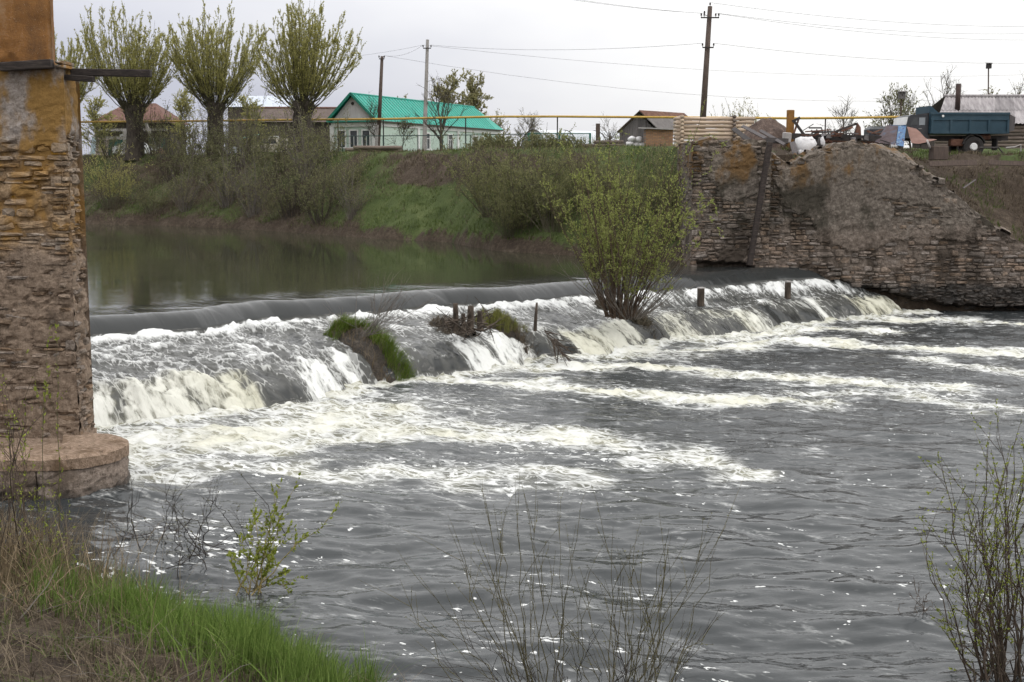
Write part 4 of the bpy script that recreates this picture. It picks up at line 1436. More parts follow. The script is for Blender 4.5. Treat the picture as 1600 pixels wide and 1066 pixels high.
tree('garden_tree', 'small round leafing tree peeping over the green roof ridge', 628, 134, 6.7, 1.9, 703, M_TWIG_D, M_LEAF_P, .2, .3, 14, 28, .12)
tree('apple_tree', 'dark bare apple tree standing before the green roofed house', 690, 92, 4.6, 2.9, 704, M_TWIG_D, M_LEAF_K, .08, .3, 1, 22, .13, .2, sub=2)
tree('garden_tree', 'thin bare sapling in front of the house corner', 588, 94, 4.0, 1.4, 705, M_TWIG_D, M_LEAF_K, .08, .3, 1, 16, .05, .25, sub=1)
tree('garden_tree', 'short leafy sapling by the house side wall', 628, 96, 2.6, 1.3, 706, M_TWIG_D, M_LEAF_K, .1, .3, 3, 14, .05, .15)
tree('garden_tree', 'leafing tree at the right end of the green roofed house', 782, 126, 4.9, 1.8, 707, M_TWIG_D, M_LEAF_P, .14, .3, 6, 20, .09)
tree('garden_tree', 'bare bush tree before the plastic greenhouse', 822, 92, 2.6, 1.3, 708, M_TWIG_G, M_LEAF_P, .08, .3, 2, 20, .06, .1, sub=2)
tree('garden_tree', 'thin bare sapling beside the grey shed', 955, 92, 2.9, .9, 709, M_TWIG_G, M_LEAF_P, .08, .3, 1, 12, .04, .2)
for px, Y, h, lab in ((1133, 96, 3.5, 'pale willow clump just right of the tall wooden pole'), (1152, 96, 4.4, 'pale willow clump between the pole and the earth heap'), (1176, 97, 3.9, 'rightmost pale willow clump behind the log wall')):
    plant('pale_willow', lab, 'bush', on_ground(px, Y), brush(710 + px, n_stem=26, height=h, spread=.35, r0=.025, base_r=.3, twigs=9, twig_len=.8, leaves=8, up=.1), M_TWIG_G, M_LEAF_P, .13, .17, 'pale willows on the skyline')
tree('garden_tree', 'small bare tree behind the rusty machine frame', 1318, 84, 3.4, 1.6, 711, M_TWIG_D, M_LEAF_P, .08, .3, 1, 16, .07, .15, sub=1)
tree('garden_tree', 'round leafing tree behind the tented rusty sheets', 1385, 84, 3.9, 2.0, 712, M_TWIG_D, M_LEAF_K, .12, .3, 6, 30, .08, .1)
tree('garden_tree', 'leafing tree behind the truck cab', 1425, 86, 4.0, 1.9, 713, M_TWIG_D, M_LEAF_K, .12, .3, 4, 26, .09, .15)
tree('garden_tree', 'tall bare tree rising behind the truck bed and shed roof', 1468, 92, 5.9, 3.0, 714, M_TWIG_D, M_LEAF_P, .1, .3, 1, 26, .13, .2, sub=2)
tree('garden_tree', 'leafing tree behind the shed roof under the bird box', 1552, 95, 5.2, 1.8, 715, M_TWIG_D, M_LEAF_P, .14, .3, 6, 22, .1, .3)
tree('garden_tree', 'bare tree behind the right end of the shed roof', 1602, 95, 5.8, 2.2, 716, M_TWIG_D, M_LEAF_P, .1, .3, 2, 22, .1, .3)
for i, (px, Y, sc, lab) in enumerate([(775, 82, 1.0, 'dark green hedge bush inside the fence beside the house end'), (800, 83, .9, 'dark hedge bush left of the bare greenhouse tree'),
                                       (845, 84, 1.0, 'green hedge bush right of the greenhouse front'), (870, 84, .95, 'green hedge bush by the pipe post'), (895, 84, .9, 'green hedge bush before the last green fence post'), (755, 82, .8, 'low hedge bush under the house eave end')]):
    loc = on_ground(px, Y)
    if i == 0:
        hb = o = plant('hedge_bush', lab, 'bush', loc, brush(720, n_stem=46, height=1.35, spread=.85, r0=.012, base_r=.6, twigs=8, twig_len=.4, leaves=12, up=.3), M_TWIG_D, M_LEAF_B, .10, .3, 'hedge bushes inside the garden fence')
    else:
        o = copy_tree(hb); o.location = loc; o['label'] = lab
    o.scale = (sc * 1.15, sc, sc); o.rotation_euler[2] = i * 1.3


# --- grass
def blades(pos, h, r, width=.008, bend=.45, lean=None, k=4, wj=.4):
    n = len(pos)
    a = r.uniform(0, 2 * np.pi, n)
    B = np.stack([np.cos(a), np.sin(a), 0 * a], -1) * (np.abs(r.normal(0, bend, n)) * h)[:, None]
    if lean is not None: B = B + np.asarray(lean) * h[:, None]
    S = np.stack([-np.sin(a), np.cos(a), 0 * a], -1)
    S = S * np.cos(.8 * r.normal(0, 1, n))[:, None] + np.stack([np.cos(a), np.sin(a), 0 * a], -1) * .4
    w = width * r.uniform(1 - wj, 1 + wj, n)
    V = []
    for t in np.linspace(0, 1, k):
        c = pos + np.stack([0 * h, 0 * h, h * (t - .22 * t * t * np.minimum(1, np.linalg.norm(B, axis=1) / h))], -1) + B * (t ** 1.9)[..., None] if False else pos + np.stack([0 * h, 0 * h, h * t * (1 - .25 * t * np.minimum(1.5, np.linalg.norm(B, axis=1) / h))], -1) + B * t ** 1.9
        ww = (w * (1 - t) ** .7 + .0006)[:, None]
        V += [c - S * ww, c + S * ww]
    V = np.stack(V, 1)
    idx = np.arange(n)[:, None, None] * (2 * k) + np.arange(k - 1)[None, :, None] * 2
    F = (idx + np.array([0, 1, 3, 2])).reshape(-1, 4)
    return V.reshape(-1, 3), F


M_GRASS = leaf_mat('fresh_grass', (.075, .128, .026), (.190, .262, .072), .35)
M_GRASS_B = leaf_mat('bank_grass', (0.054, 0.084, 0.024), (0.128, 0.155, 0.054), .25)
M_DRY = leaf_mat('dry_stalks', (.110, .080, .048), (.270, .215, .140), .15)
M_DRYB = leaf_mat('brown_litter', (.050, .040, .029), (.185, .150, .108), .1)

r = np.random.default_rng(801)
# far slope: short tufts that roughen the outline
n = 52000
X = r.uniform(-34, 7.2, n); Y = far_shore(X) + r.uniform(.2, 10.5, n)
keep = pnoise(X * .9, Y * .9, 77) > -.25
X, Y = X[keep], Y[keep]
gsel = np.clip(.5 + .8 * fbm(X * .35, Y * .35, 3, 40) + .7 * (sstep(-9.5, -6, X) * sstep(5, 2, X) * sstep(5, 3.4, Y - far_shore(X))), 0, 1) > r.random(len(X))
P = np.stack([X, Y, ground_z(X, Y) - .02], -1)
for nm, sel, mt, hh in (('slope_grass', gsel, M_GRASS_B, .20), ('slope_dry_grass', ~gsel, M_DRYB, .24)):
    V, F = blades(P[sel], hh * r.uniform(.4, 1.2, sel.sum()), r, .016, .5, None, 3)
    o = np_obj(nm, V, F, mt); tag(o, 'short grass over the far river bank' if nm == 'slope_grass' else 'withered brown grass over the far river bank', 'grass', kind='stuff')
# earth bank to the right of the abutment
n = 22000
X = r.uniform(11, 25, n); Y = r.uniform(50.4, 61, n)
keep = pnoise(X * .7, Y * .7, 79) > -.25
P = np.stack([X, Y, ground_z(X, Y) - .02], -1)[keep]
gs = pnoise(P[:, 0] * .6, P[:, 1] * .6, 83) > .1
for nm, sel, mt in (('verge_grass', gs, M_GRASS_B), ('verge_roots', ~gs, M_DRYB)):
    V, F = blades(P[sel], .22 * r.uniform(.4, 1.2, sel.sum()), r, .014, .7, (0, -.3, 0), 3)
    tag(np_obj(nm, V, F, mt), 'grass on the earth bank in front of the truck' if nm == 'verge_grass' else 'withered roots and stalks on the earth bank', 'grass', kind='stuff')

# foreground bank: lush grass along the edge, litter and reeds behind
n = 42000
X = r.uniform(-7.6, -1.0, n); D_ = r.gamma(2.0, .62, n) - .3
Y = near_shore(X) - D_
cl = fbm(X * 1.4, Y * 1.4, 3, 811)
edge = np.clip(1.25 - D_ / 2.6, 0, 1)
pxs = 800 + X / Y * FPX * .985
keep = (r.random(n) < edge * (.55 + .9 * cl)) & (pxs > 30) & (pxs < 580)
X, Y = X[keep], Y[keep]
P = np.stack([X, Y, ground_z(X, Y) - .03], -1)
P[:, 2] = np.maximum(P[:, 2], -.06)
V, F = blades(P, (.46 + .28 * cl[keep]) * r.uniform(.55, 1.25, len(X)), r, .0062, .42, (.10, -.04, 0), 6)
tag(np_obj('bank_grass', V, F, M_GRASS), 'lush fresh green grass along the near water edge', 'grass', kind='stuff')
n = 28000
X = r.uniform(-8.5, -.6, n); Y = near_shore(X) - r.uniform(-.1, 7.0, n)
keep = fbm(X * 1.6, Y * 1.6, 3, 815) > r.normal(-.02, .18, n)
X, Y = X[keep], Y[keep]; n = len(X)
P = np.stack([X, Y, ground_z(X, Y) - .01], -1)
V, F = blades(P, .15 * r.uniform(.3, 2.0, n), r, .0045, 1.9, None, 4)
tag(np_obj('bank_litter', V, F, M_DRYB), 'matted brown litter of old stalks on the near bank', 'litter', kind='stuff')
n = 4200
X = r.normal(-6.6, 1.0, n); Y = near_shore(X) - np.abs(r.normal(.1, 1.3, n)) + .25
P = np.stack([X, Y, np.maximum(ground_z(X, Y), -.1) - .02], -1)
V, F = blades(P, .8 * r.uniform(.3, 1.6, n), r, .0045, .6, (.08, 0, 0), 6)
tag(np_obj('dry_reeds', V, F, M_DRY), 'tangle of dry straw-coloured reeds in front of the stone pier', 'reeds', kind='stuff')

# weeds and fallen sticks among the litter
n = 5200
X = r.uniform(-8.0, -1.0, n); Y = near_shore(X) - r.uniform(.8, 5.5, n)
keep = fbm(X * 1.1, Y * 1.1, 3, 821) > .12
P = np.stack([X, Y, ground_z(X, Y) - .01], -1)[keep]
V, F = blades(P, .16 * r.uniform(.4, 1.6, len(P)), r, .009, .9, None, 4)
tag(np_obj('bank_weeds', V, F, M_GRASS_B), 'low dull green weeds among the litter of the near bank', 'weeds', kind='stuff')
st_ = []
for i in range(150):
    x = r.uniform(-8.0, -1.2); y = float(near_shore(np.array([x]))[0]) - r.uniform(-.1, 4.5)
    a = r.uniform(0, 6.28)
    P_, R_ = shoot(r, (x, y, gz(x, y) + .03), (math.cos(a), math.sin(a), r.uniform(-.05, .35)), r.uniform(.25, 1.0), r.uniform(.003, .009), 6, -.05, .14, .002); st_.append((P_, R_))
V, F = tubes(st_, 5)
tag(np_obj('fallen_sticks', V, F, M_TWIG_G, None, True), 'fallen grey sticks strewn over the near bank', 'sticks', kind='stuff')
# ------------------------------------------------------------------ village on the far bank
def wb_(mb, name, mat, parent, smooth=False):
    """Link a mesh given in world coordinates as a part of `parent` (unrotated)."""
    L = parent.location
    mb.v = [(x - L[0], y - L[1], z - L[2]) for x, y, z in mb.v]
    return mb.build(name, mat, parent, smooth)


M_MINT = simple('mint_paint', [(.40, .50, .44), (.50, .60, .53)], 1.2, .8, .2)
M_WHITE = simple('white_paint', [(.60, .60, .60), (.74, .74, .73)], 2, .7, .1)
M_LILAC = simple('pale_boards', [(.46, .43, .44), (.58, .55, .56)], 3, .8, .2, .01, (6, 6, .4))
M_GREENROOF = simple('green_sheet_roof', [(.012, .25, .19), (.020, .31, .24)], .7, .5, .1)
M_GREENTRIM = simple('green_trim', [(.012, .17, .12), (.018, .22, .16)], 2, .6, 0)
M_GLASS = simple('window_glass', [(.020, .024, .028), (.045, .050, .055)], 1, .12, 0, spec=.6)
M_TEAL = simple('teal_gate_paint', [(.006, .050, .042), (.012, .080, .068)], 2, .6, .2)
M_REDROOF = simple('red_tile_roof', [(.10, .050, .040), (.17, .090, .072)], 3, .85, .4)
M_BROWNROOF = simple('brown_roof', [(.075, .055, .048), (.13, .10, .088)], 2, .9, .4)
M_BLUEROOF = simple('pale_blue_roof', [(.42, .46, .54), (.52, .56, .62)], 1, .6, .1)
M_DARKWALL = simple('dark_board_wall', [(.045, .035, .030), (.085, .068, .058)], 3, .9, .4, .02, (6, 6, .5))
M_CONC = simple('concrete', [(.26, .24, .23), (.38, .36, .35)], 5, .9, .4)
M_POLE = simple('weathered_pole', [(.055, .040, .034), (.115, .085, .070)], 4, .9, .4, .01, (5, 5, .6))
M_YELLOW = simple('yellow_pipe_paint', [(.36, .22, .040), (.52, .34, .080)], 3, .6, .1)
M_STEELD = simple('dark_steel', [(.020, .018, .018), (.055, .045, .042)], 5, .6, .3, metal=.3)
M_RUST = simple('rust', [(.055, .026, .018), (.120, .055, .036), (.20, .105, .070)], 4, .85, .5, .01)
M_RUSTY = simple('ochre_rust', [(.16, .075, .020), (.28, .14, .035)], 5, .85, .4)
M_GWOOD = simple('grey_planks', [(.085, .078, .080), (.16, .145, .145)], 4, .9, .5, .01, (8, 8, .5), vary=.22)
M_LOG = simple('peeled_logs', [(.30, .22, .155), (.45, .35, .26), (.56, .46, .36)], 3, .8, .3, .01, (.5, 6, 6), vary=.18)
M_LOGEND = simple('log_ends', [(.22, .13, .085), (.34, .22, .15)], 14, .9, .2)
M_LOGOLD = simple('old_logs', [(.085, .066, .055), (.18, .145, .120)], 4, .9, .5, .01, (.5, 6, 6), vary=.3)
M_SLATE = simple('slate_sheets', [(.17, .155, .16), (.26, .24, .245), (.36, .34, .34)], 1.6, .9, .4, .01, (3, .6, .6), vary=.2)
M_EARTH = simple('dug_earth', [(.045, .030, .025), (.095, .066, .054), (.150, .110, .090)], 5, .95, .9, .05)
M_SACK = simple('white_sacking', [(.50, .49, .50), (.68, .67, .67)], 4, .7, .6, .03)
M_BRICKS = None


def px_on(px, K, d):
    """Distance along d from K (both x, y) at which the line shows in picture column px."""
    s_ = (px - 800) / FPX
    # depth along the view axis is close to Y here
    return (s_ * K[1] - K[0]) / (d[0] - s_ * d[1])


def window(parent, p, w, h, mat_f, axis_, t=.10, cross=True):
    """Framed window on local plane axis_ ('x' faces -x, 'y' faces -y); p = centre of the opening."""
    f = MB(); fr = .10
    def put(mb, du, dz, su, sz, dn, sn):
        if axis_ == 'y': mb.box((p[0] + du, p[1] - dn, p[2] + dz), (su, sn, sz))
        else: mb.box((p[0] - dn, p[1] + du, p[2] + dz), (sn, su, sz))
    for sx in (-1, 1): put(f, sx * (w / 2 + fr / 2), 0, fr, h + 2 * fr, t / 2, t)
    put(f, 0, h / 2 + fr / 2, w - .004, fr, t / 2, t)
    W = MB(); put(W, 0, 0, w, h, -.01, .04)
    g = W.build('window', M_GLASS, parent)
    f.build('frame', mat_f, g)
    s_ = MB(); put(s_, 0, -h / 2 - fr / 2, w + .36, fr * 1.1, t * .85, t * 1.7); s_.build('sill', mat_f, g)
    if cross:
        c = MB(); put(c, 0, h * .18, w - .004, .045, .03, .04); put(c, 0, -h * .14, .045, h * .6, .03, .04); c.build('glazing_bar', mat_f, g)
    return g


# --- long mint house with green roof
KX, KY = PY(585, 232, 100)[0], 100.0
ang = math.atan2(.924, .385); dL = (.385, .924)
house = thing('green_roofed_house', 'long pale mint house with bright green hipped metal roof', 'house', (KX, KY, TOP_Z - .05), ang)
HL, HW, HE, HR = 24.5, 3.7, 2.86, 4.82
MB().box((HL / 2, HW / 2, HE / 2 - .2), (HL, HW, HE + .4)).build('walls', M_MINT, house)
MB().prism([(.02, -.02, HE - .10), (.02, HW + .02, HE - .10), (.02, HW / 2, HR - .12)], (.10, 0, 0)).build('gable_boards', M_LILAC, house)
rf = MB(); ov = .32
ex0, ey0, ey1, ez = -.30, -ov, HW + ov, HE - .12
ridge0, ridge1 = (-.30, HW / 2, HR), (HL - 1.6, HW / 2, HR)
th = .06
rf.add([(ex0, ey0, ez), (HL + .3, ey0, ez), ridge1, ridge0], [(0, 1, 2, 3)])
rf.add([(HL + .3, ey1, ez), (ex0, ey1, ez), ridge0, ridge1], [(0, 1, 2, 3)])
rf.add([(HL + .3, ey0, ez), (HL + .3, ey1, ez), ridge1], [(0, 1, 2)])
rf.add([(ex0, ey0, ez - th), (HL + .3, ey0, ez - th), (HL + .3, ey1, ez - th), (ex0, ey1, ez - th)], [(3, 2, 1, 0)])
for i in range(44):                                     # standing seams
    x = ex0 + .5 + i * .55
    if x > ridge1[0]: break
    rf.beam((x, ey0 - .002, ez + .012), (x, HW / 2 - .05, HR - .005), .03, .03)
roof = rf.build('roof', M_GREENROOF, house)
cap = MB(); cap.tube([(-.34, HW / 2, HR + .02), (ridge1[0], HW / 2, HR + .02)], .07, 6); cap.build('ridge_cap', M_GREENROOF, roof)
for sy in (ey0, ey1):
    MB().beam((ex0 - .03, sy, ez), (ex0 - .03, HW / 2, HR), .05, .20).build('bargeboard', M_GREENTRIM, roof)
MB().box((ex0 + .12, HW / 2, ez - .06), (.34, HW + 2 * ov, .10)).build('pediment_shelf', M_GREENTRIM, house)
MB().box((-.06, HW / 2, HE - .42), (.12, HW + .1, .30)).build('front_cornice', M_WHITE, house)
MB().box((HL / 2, -.05, HE - .38), (HL, .10, .28)).build('side_cornice', M_WHITE, house)
MB().box((HL / 2, ey0 + .05, ez - .06), (HL + .4, .10, .11)).build('gutter_board', M_DARKWALL, house)
for y in (0.0, HW): MB().box((-.04, y, HE / 2 - .3), (.18, .34, HE - .3)).build('corner_pilaster', M_WHITE, house)
MB().box((-.02, .02, HE / 2 - .3), (.30, .14, HE - .3)).build('corner_pilaster', M_WHITE, house)
for y in (.68, 1.78, 2.86): window(house, (0, y, 1.35), .62, 1.25, M_WHITE, 'x')
tt = MB(); tt.tube([(-.03, HW / 2, HR - .75), (-.01, HW / 2, HR - .75)], .13, 10); tt.build('gable_vent', M_STEELD, house)
for px, w in ((668, .95), (704, .8), (742, 1.0)):
    t = px_on(px, (KX, KY), dL); window(house, (t, 0, 1.35), w, 1.25, M_WHITE, 'y')
for px in (655, 690, 716): MB().box((px_on(px, (KX, KY), dL), -.05, HE / 2 - .3), (.35, .12, HE - .3)).build('wall_pilaster', M_WHITE, house)
t = px_on(752, (KX, KY), dL)
MB().box((t, -.06, 1.0), (1.0, .10, 2.1)).build('door', M_WHITE, house)

# --- house with brown roof and the pale roof behind it
b2 = thing('brown_roofed_house', 'dark house with low brown roof between two pollard willows', 'house', (PY(455, 232, 116)[0], 116, TOP_Z - .1), .08)
x0, x1 = -4.2, 4.4
zr, ze = PY(455, 167, 118)[2] - TOP_Z, PY(455, 189, 116)[2] - TOP_Z
MB().box((0, 2.6, ze / 2), (7.9, 5.0, ze)).build('walls', M_DARKWALL, b2)
m_ = MB().add([(x0, -.3, ze), (x1, -.3, ze), (x1, 2.7, zr), (x0, 2.7, zr), (x1, 5.7, ze), (x0, 5.7, ze)], [(0, 1, 2, 3), (3, 2, 4, 5), (0, 3, 5), (1, 4, 2)]); r2 = m_.build('roof', M_BROWNROOF, b2)
MB().tube([(x0, 2.7, zr + .04), (x1, 2.7, zr + .04)], .10, 6).build('ridge_cap', M_REDROOF, r2)
window(b2, (-1.5, .1, 1.5), .7, .9, M_WHITE, 'y'); window(b2, (1.0, .1, 1.5), .7, .9, M_WHITE, 'y')
b3 = thing('blue_roofed_house', 'house with pale blue-grey roof showing behind the brown roof', 'house', (PY(405, 232, 138)[0], 138, TOP_Z - .1), .05)
zr, ze = PY(405, 148, 140)[2] - TOP_Z, PY(405, 166, 138)[2] - TOP_Z
MB().box((0, 2.5, ze / 2), (6.4, 5, ze)).build('walls', M_DARKWALL, b3)
MB().add([(-3.4, -.3, ze), (3.4, -.3, ze), (3.4, 2.5, zr), (-3.4, 2.5, zr), (3.4, 5.3, ze), (-3.4, 5.3, ze)], [(0, 1, 2, 3), (3, 2, 4, 5), (0, 3, 5), (1, 4, 2)]).build('roof', M_BLUEROOF, b3)
window(b3, (0, 0, ze * .6), .8, 1.0, M_WHITE, 'y')

# --- red-roofed house and its yard on the left
b1 = thing('red_roofed_house', 'low house with faded red hipped roof behind the leftmost willow', 'house', (PY(205, 232, 114)[0], 114, TOP_Z - .1), -.05)
ze, zr = PY(205, 192, 114)[2] - TOP_Z + .1, PY(205, 160, 117)[2] - TOP_Z
hw = 63 / FPX * 114
MB().box((0, 2.8, ze / 2), (hw * 1.82, 5.2, ze)).build('walls', M_DARKWALL, b1)
MB().add([(-hw, -.3, ze), (hw, -.3, ze), (hw, 5.9, ze), (-hw, 5.9, ze), (-hw * .35, 2.8, zr), (hw * .4, 2.8, zr)], [(0, 1, 5, 4), (1, 2, 5), (2, 3, 4, 5), (3, 0, 4), (0, 3, 2, 1)]).build('roof', M_REDROOF, b1)
MB().box((0, -.12, ze - .62), (hw * 1.84, .12, .22)).build('cornice', M_CONC, b1)
window(b1, (-.6, .18, ze * .52), .6, .8, M_WHITE, 'y')
gt = thing('teal_gate', 'dark teal double gate between grey posts behind the leftmost willow', 'gate', (PY(182, 235, 108)[0], 108, TOP_Z - .05))
for k in (-1, 1): MB().box((k * .34, 0, .75), (.66, .05, 1.45)).build('leaf_panel', M_TEAL, gt)
MB().box((0, -.01, 1.62), (1.7, .16, .22)).build('lintel', M_CONC, gt)
gt2 = thing('teal_fence_panel', 'teal sheet fence panel right of the leaning white post', 'fence', (PY(247, 235, 110)[0], 110, TOP_Z - .05))
for k in (-1, 0, 1): MB().box((k * .5, 0, 1.15), (.49, .04, .95)).build('sheet', M_TEAL, gt2)
for k in (-.78, .78): MB().box((k, .05, .85), (.08, .08, 1.7)).build('post', M_STEELD, gt2)
wp = MB().box((0, 0, 1.1), (.30, .30, 2.2), bev=.02).build('gate_post', M_CONC, None, loc=(PY(196, 235, 107)[0], 107, TOP_Z - .05)); tag(wp, 'upright grey gate post touching the leftmost willow trunk', 'post')
mb = MB().beam(PY(228, 193, 106), PY(243, 232, 106), .22, .22, bev=.02); tag(wb_(mb, 'leaning_post', M_CONC, thing('leaning_prop', 'pale concrete post leaning over the white car', 'post', PY(243, 236, 106))), None)
dr = thing('old_door', 'weathered pinkish panelled door leaf propped up beside the teal gate', 'door', (PY(160, 236, 105)[0], 105, TOP_Z - .05), .15)
MB().box((0, 0, .78), (.95, .05, 1.5), (-.08, .12, 0)).build('board', simple('faded_pink_wood', [(.30, .24, .22), (.44, .37, .34)], 4, .9, .4, .01, (6, 6, .6)), dr)
for z in (.35, .8, 1.3): MB().box((z * .12 - .08, -.06 , z), (.85, .03, .09)).build('rail', M_GWOOD, dr)
bp = MB().box((0, 0, .8), (.36, .04, 1.6), (-.05, .14, .2)).build('blue_board', simple('pale_blue_board', [(.28, .42, .52), (.55, .60, .63)], 3, .8, .2), None, loc=(PY(146, 236, 104.5)[0], 104.5, TOP_Z - .05)); tag(bp, 'narrow pale blue board leaning next to the stone pillar edge', 'board')
rb = MB()
rr = random.Random(3)
heap = thing('rubble_heap', 'small heap of orange brick rubble beside the white car', 'rubble', (PY(250, 236, 104)[0], 104, TOP_Z - .05))
for i in range(60):
    a, q = rr.uniform(0, 6.28), rr.random() ** .6
    rb.box((math.cos(a) * q * .75, math.sin(a) * q * .5, max(.05, .62 * (1 - q) + rr.uniform(-.05, .08))), (.25, .13, .08), (rr.uniform(-1, 1), rr.uniform(-1, 1), rr.uniform(0, 3)))
rb.build('bricks', simple('rubble_brick', [(.26, .13, .08), (.42, .27, .18)], 4, .9, .3, vary=.3), heap)['kind'] = 'stuff'


# --- cars
def car(label, loc, rotz, col, rust=False):
    t = thing('parked_car', label, 'car', loc, rotz, 'cars parked behind the bank')
    # side profile x (length), z; lofted over width
    lower = [(-2.0, .32), (-2.02, .62), (-1.95, .80), (-.95, .90), (1.55, .92), (1.98, .86), (2.02, .55), (1.98, .32)]
    w = .80
    mb = MB(); n = len(lower)
    rings = [(-w, .0), (-w + .05, .03), (w - .05, .03), (w, .0)]
    V = []
    for y, e in rings: V += [(x * (1 + .0 * e), y, z + (e if z > .5 else 0)) for x, z in lower]
    F = []
    for k in range(3):
        for i in range(n): j = (i + 1) % n; F.append((k * n + i, (k + 1) * n + i, (k + 1) * n + j, k * n + j))
    F += [tuple(range(n)), tuple(range(3 * n, 4 * n))[::-1]]
    body = MB().add(V, F).build('body', col, t)
    cab = [(-.98, .90), (-.42, 1.40), (.95, 1.42), (1.50, .92)]
    V = []
    for y, k in ((-w + .03, 0), (-w + .16, 1), (w - .16, 1), (w - .03, 0)): pass
    bot, top = w - .04, w - .17
    V = [(-.98, -bot, .90), (1.50, -bot, .92), (1.50, bot, .92), (-.98, bot, .90), (-.42, -top, 1.40), (.98, -top, 1.42), (.98, top, 1.42), (-.42, top, 1.40)]
    MB().add(V, [(0, 1, 5, 4), (1, 2, 6, 5), (2, 3, 7, 6), (3, 0, 4, 7), (4, 5, 6, 7)]).build('cabin', col, t)
    def pane(pts, nm='window'):
        MB().prism(pts, (0, 0, 0.001)).build(nm, M_GLASS, t)
    for s_ in (-1, 1):
        def P(x, z): f = (z - .9) / .5; return (x, s_ * (bot + (top - bot) * f + .012), z)
        for q in ([(-.78, .98), (.18, .98), (.18, 1.33), (-.36, 1.33)], [(.26, .98), (1.30, .98), (.98, 1.33), (.26, 1.33)]):
            MB().add([P(*c) for c in q], [(0, 1, 2, 3)] if s_ < 0 else [(3, 2, 1, 0)]).build('window', M_GLASS, t)
    for x0_, x1_, nm in ((-.93, -.50, 'windscreen'), (1.43, 1.06, 'rear_window')):
        s_ = -1 if x0_ < 0 else 1
        z0_, z1_ = .98, 1.33
        MB().add([(x0_ + s_ * .012, -bot + .12, z0_), (x0_ + s_ * .012, bot - .12, z0_), (x1_ + s_ * .012, top - .06, z1_), (x1_ + s_ * .012, -top + .06, z1_)], [(0, 1, 2, 3)]).build(nm, M_GLASS, t)
    for x in (-1.25, 1.25):
        for s_ in (-1, 1):
            wh = MB().tube([(x, s_ * .62, .30), (x, s_ * .82, .30)], .30, 16).build('wheel', M_STEELD, t)
            MB().tube([(x, s_ * .80, .30), (x, s_ * .832, .30)], .17, 12).build('rim', M_WHITE, wh)
    MB().box((-2.03, 0, .48), (.10, 1.58, .14), bev=.02).build('bumper', M_STEELD, t); MB().box((2.04, 0, .48), (.10, 1.58, .14), bev=.02).build('bumper', M_STEELD, t)
    for s_ in (-.58, .58):
        MB().box((-2.02, s_, .70), (.06, .26, .14)).build('headlight', M_WHITE, t); MB().box((2.02, s_, .70), (.06, .24, .16)).build('tail_light', M_REDROOF, t)
    return t


M_CARW = simple('white_car_paint', [(.62, .63, .65), (.68, .69, .70)], 1, .35, 0)
M_CARC = simple('cream_car_paint', [(.42, .38, .30), (.55, .50, .42)], 2, .5, .1)
car('white car half hidden behind the leftmost willow trunk', (PY(214, 235, 109)[0], 109, TOP_Z - .02), math.radians(200), M_CARW)
car('cream car parked behind bushes beside the third willow', (PY(427, 235, 103)[0], 103, TOP_Z - .02), math.radians(-38), M_CARC)
tp = thing('tarpaulin_heap', 'pale blue tarpaulin thrown over a heap left of the cream car', 'tarpaulin', (PY(368, 235, 104)[0], 104, TOP_Z - .05))
V = []
for i in range(13):
    for j in range(13):
        x, y = (i / 6 - 1), (j / 6 - 1); d = max(abs(x), abs(y))
        V.append((x * .62, y * .5, .82 * (1 - d ** 3) + .09 * float(pnoise(x * 2.5, y * 2.5, 31))))
np_obj('tarpaulin', V, grid_faces(13, 13), simple('pale_blue_tarp', [(.32, .37, .45), (.46, .50, .57)], 3, .6, .3), tp, smooth=True)
cn = thing('mint_canopy', 'small mint-green lean-to canopy among the bushes left of the cream car', 'canopy', (PY(386, 235, 106)[0], 106, TOP_Z - .05))
MB().add([(-.9, 0, 1.45), (.9, 0, 1.85), (.9, 1.2, 1.95), (-.9, 1.2, 1.55)], [(0, 1, 2, 3)]).prism([(-.9, 0, 1.40), (.9, 0, 1.80), (.9, 1.2, 1.90), (-.9, 1.2, 1.50)], (0, 0, .045)).build('sheet', simple('mint_sheet', [(.20, .46, .36), (.34, .58, .47)], 2, .6, 0), cn)
for x, z in ((-.85, 1.4), (.85, 1.75)): MB().box((x, .1, z / 2), (.08, .08, z)).build('post', M_GWOOD, cn)

# --- chain-link fence before the house
fence_m = simple('fence_green', [(.006, .085, .060), (.012, .12, .085)], 2, .5, 0)
fence_d = simple('fence_dark_green', [(.010, .035, .030), (.018, .050, .042)], 2, .5, 0)


def fence(label, pts, posts, mat, pr):
    base = PY(pts[0][0], 236, pts[0][2])
    t = thing('garden_fence', label, 'fence', (base[0], base[1], TOP_Z - .05))
    rail = [PY(x, y, Y) for x, y, Y in pts]
    wb_(MB().tube(rail, .03, 6), 'top_rail', mat, t)
    def rp(px): return tuple(np.interp(px, [q[0] for q in pts], [p[k] for p in rail]) for k in range(3))
    for px in posts:
        p = rp(px); wb_(MB().box((p[0], p[1] - .03, (p[2] + TOP_Z - .1) / 2), (pr, pr, p[2] - TOP_Z + .12)), 'post', mat, t)
    mesh = []
    n = 150
    xs = np.linspace(pts[0][0], pts[-1][0], n)
    P = [np.array(rp(x)) for x in xs]
    for i in range(n):
        for s_ in (-1, 1):
            j = i + s_ * 4
            if 0 <= j < n:
                a, b_ = P[i].copy(), P[j].copy(); b_[2] = TOP_Z
                mesh.append((np.stack([a, b_]) - np.array(t.location), np.array([.003, .003])))
    V, F = tubes(mesh); o = np_obj('wire_mesh', V, F, mat, t); o['kind'] = 'stuff'
    return t


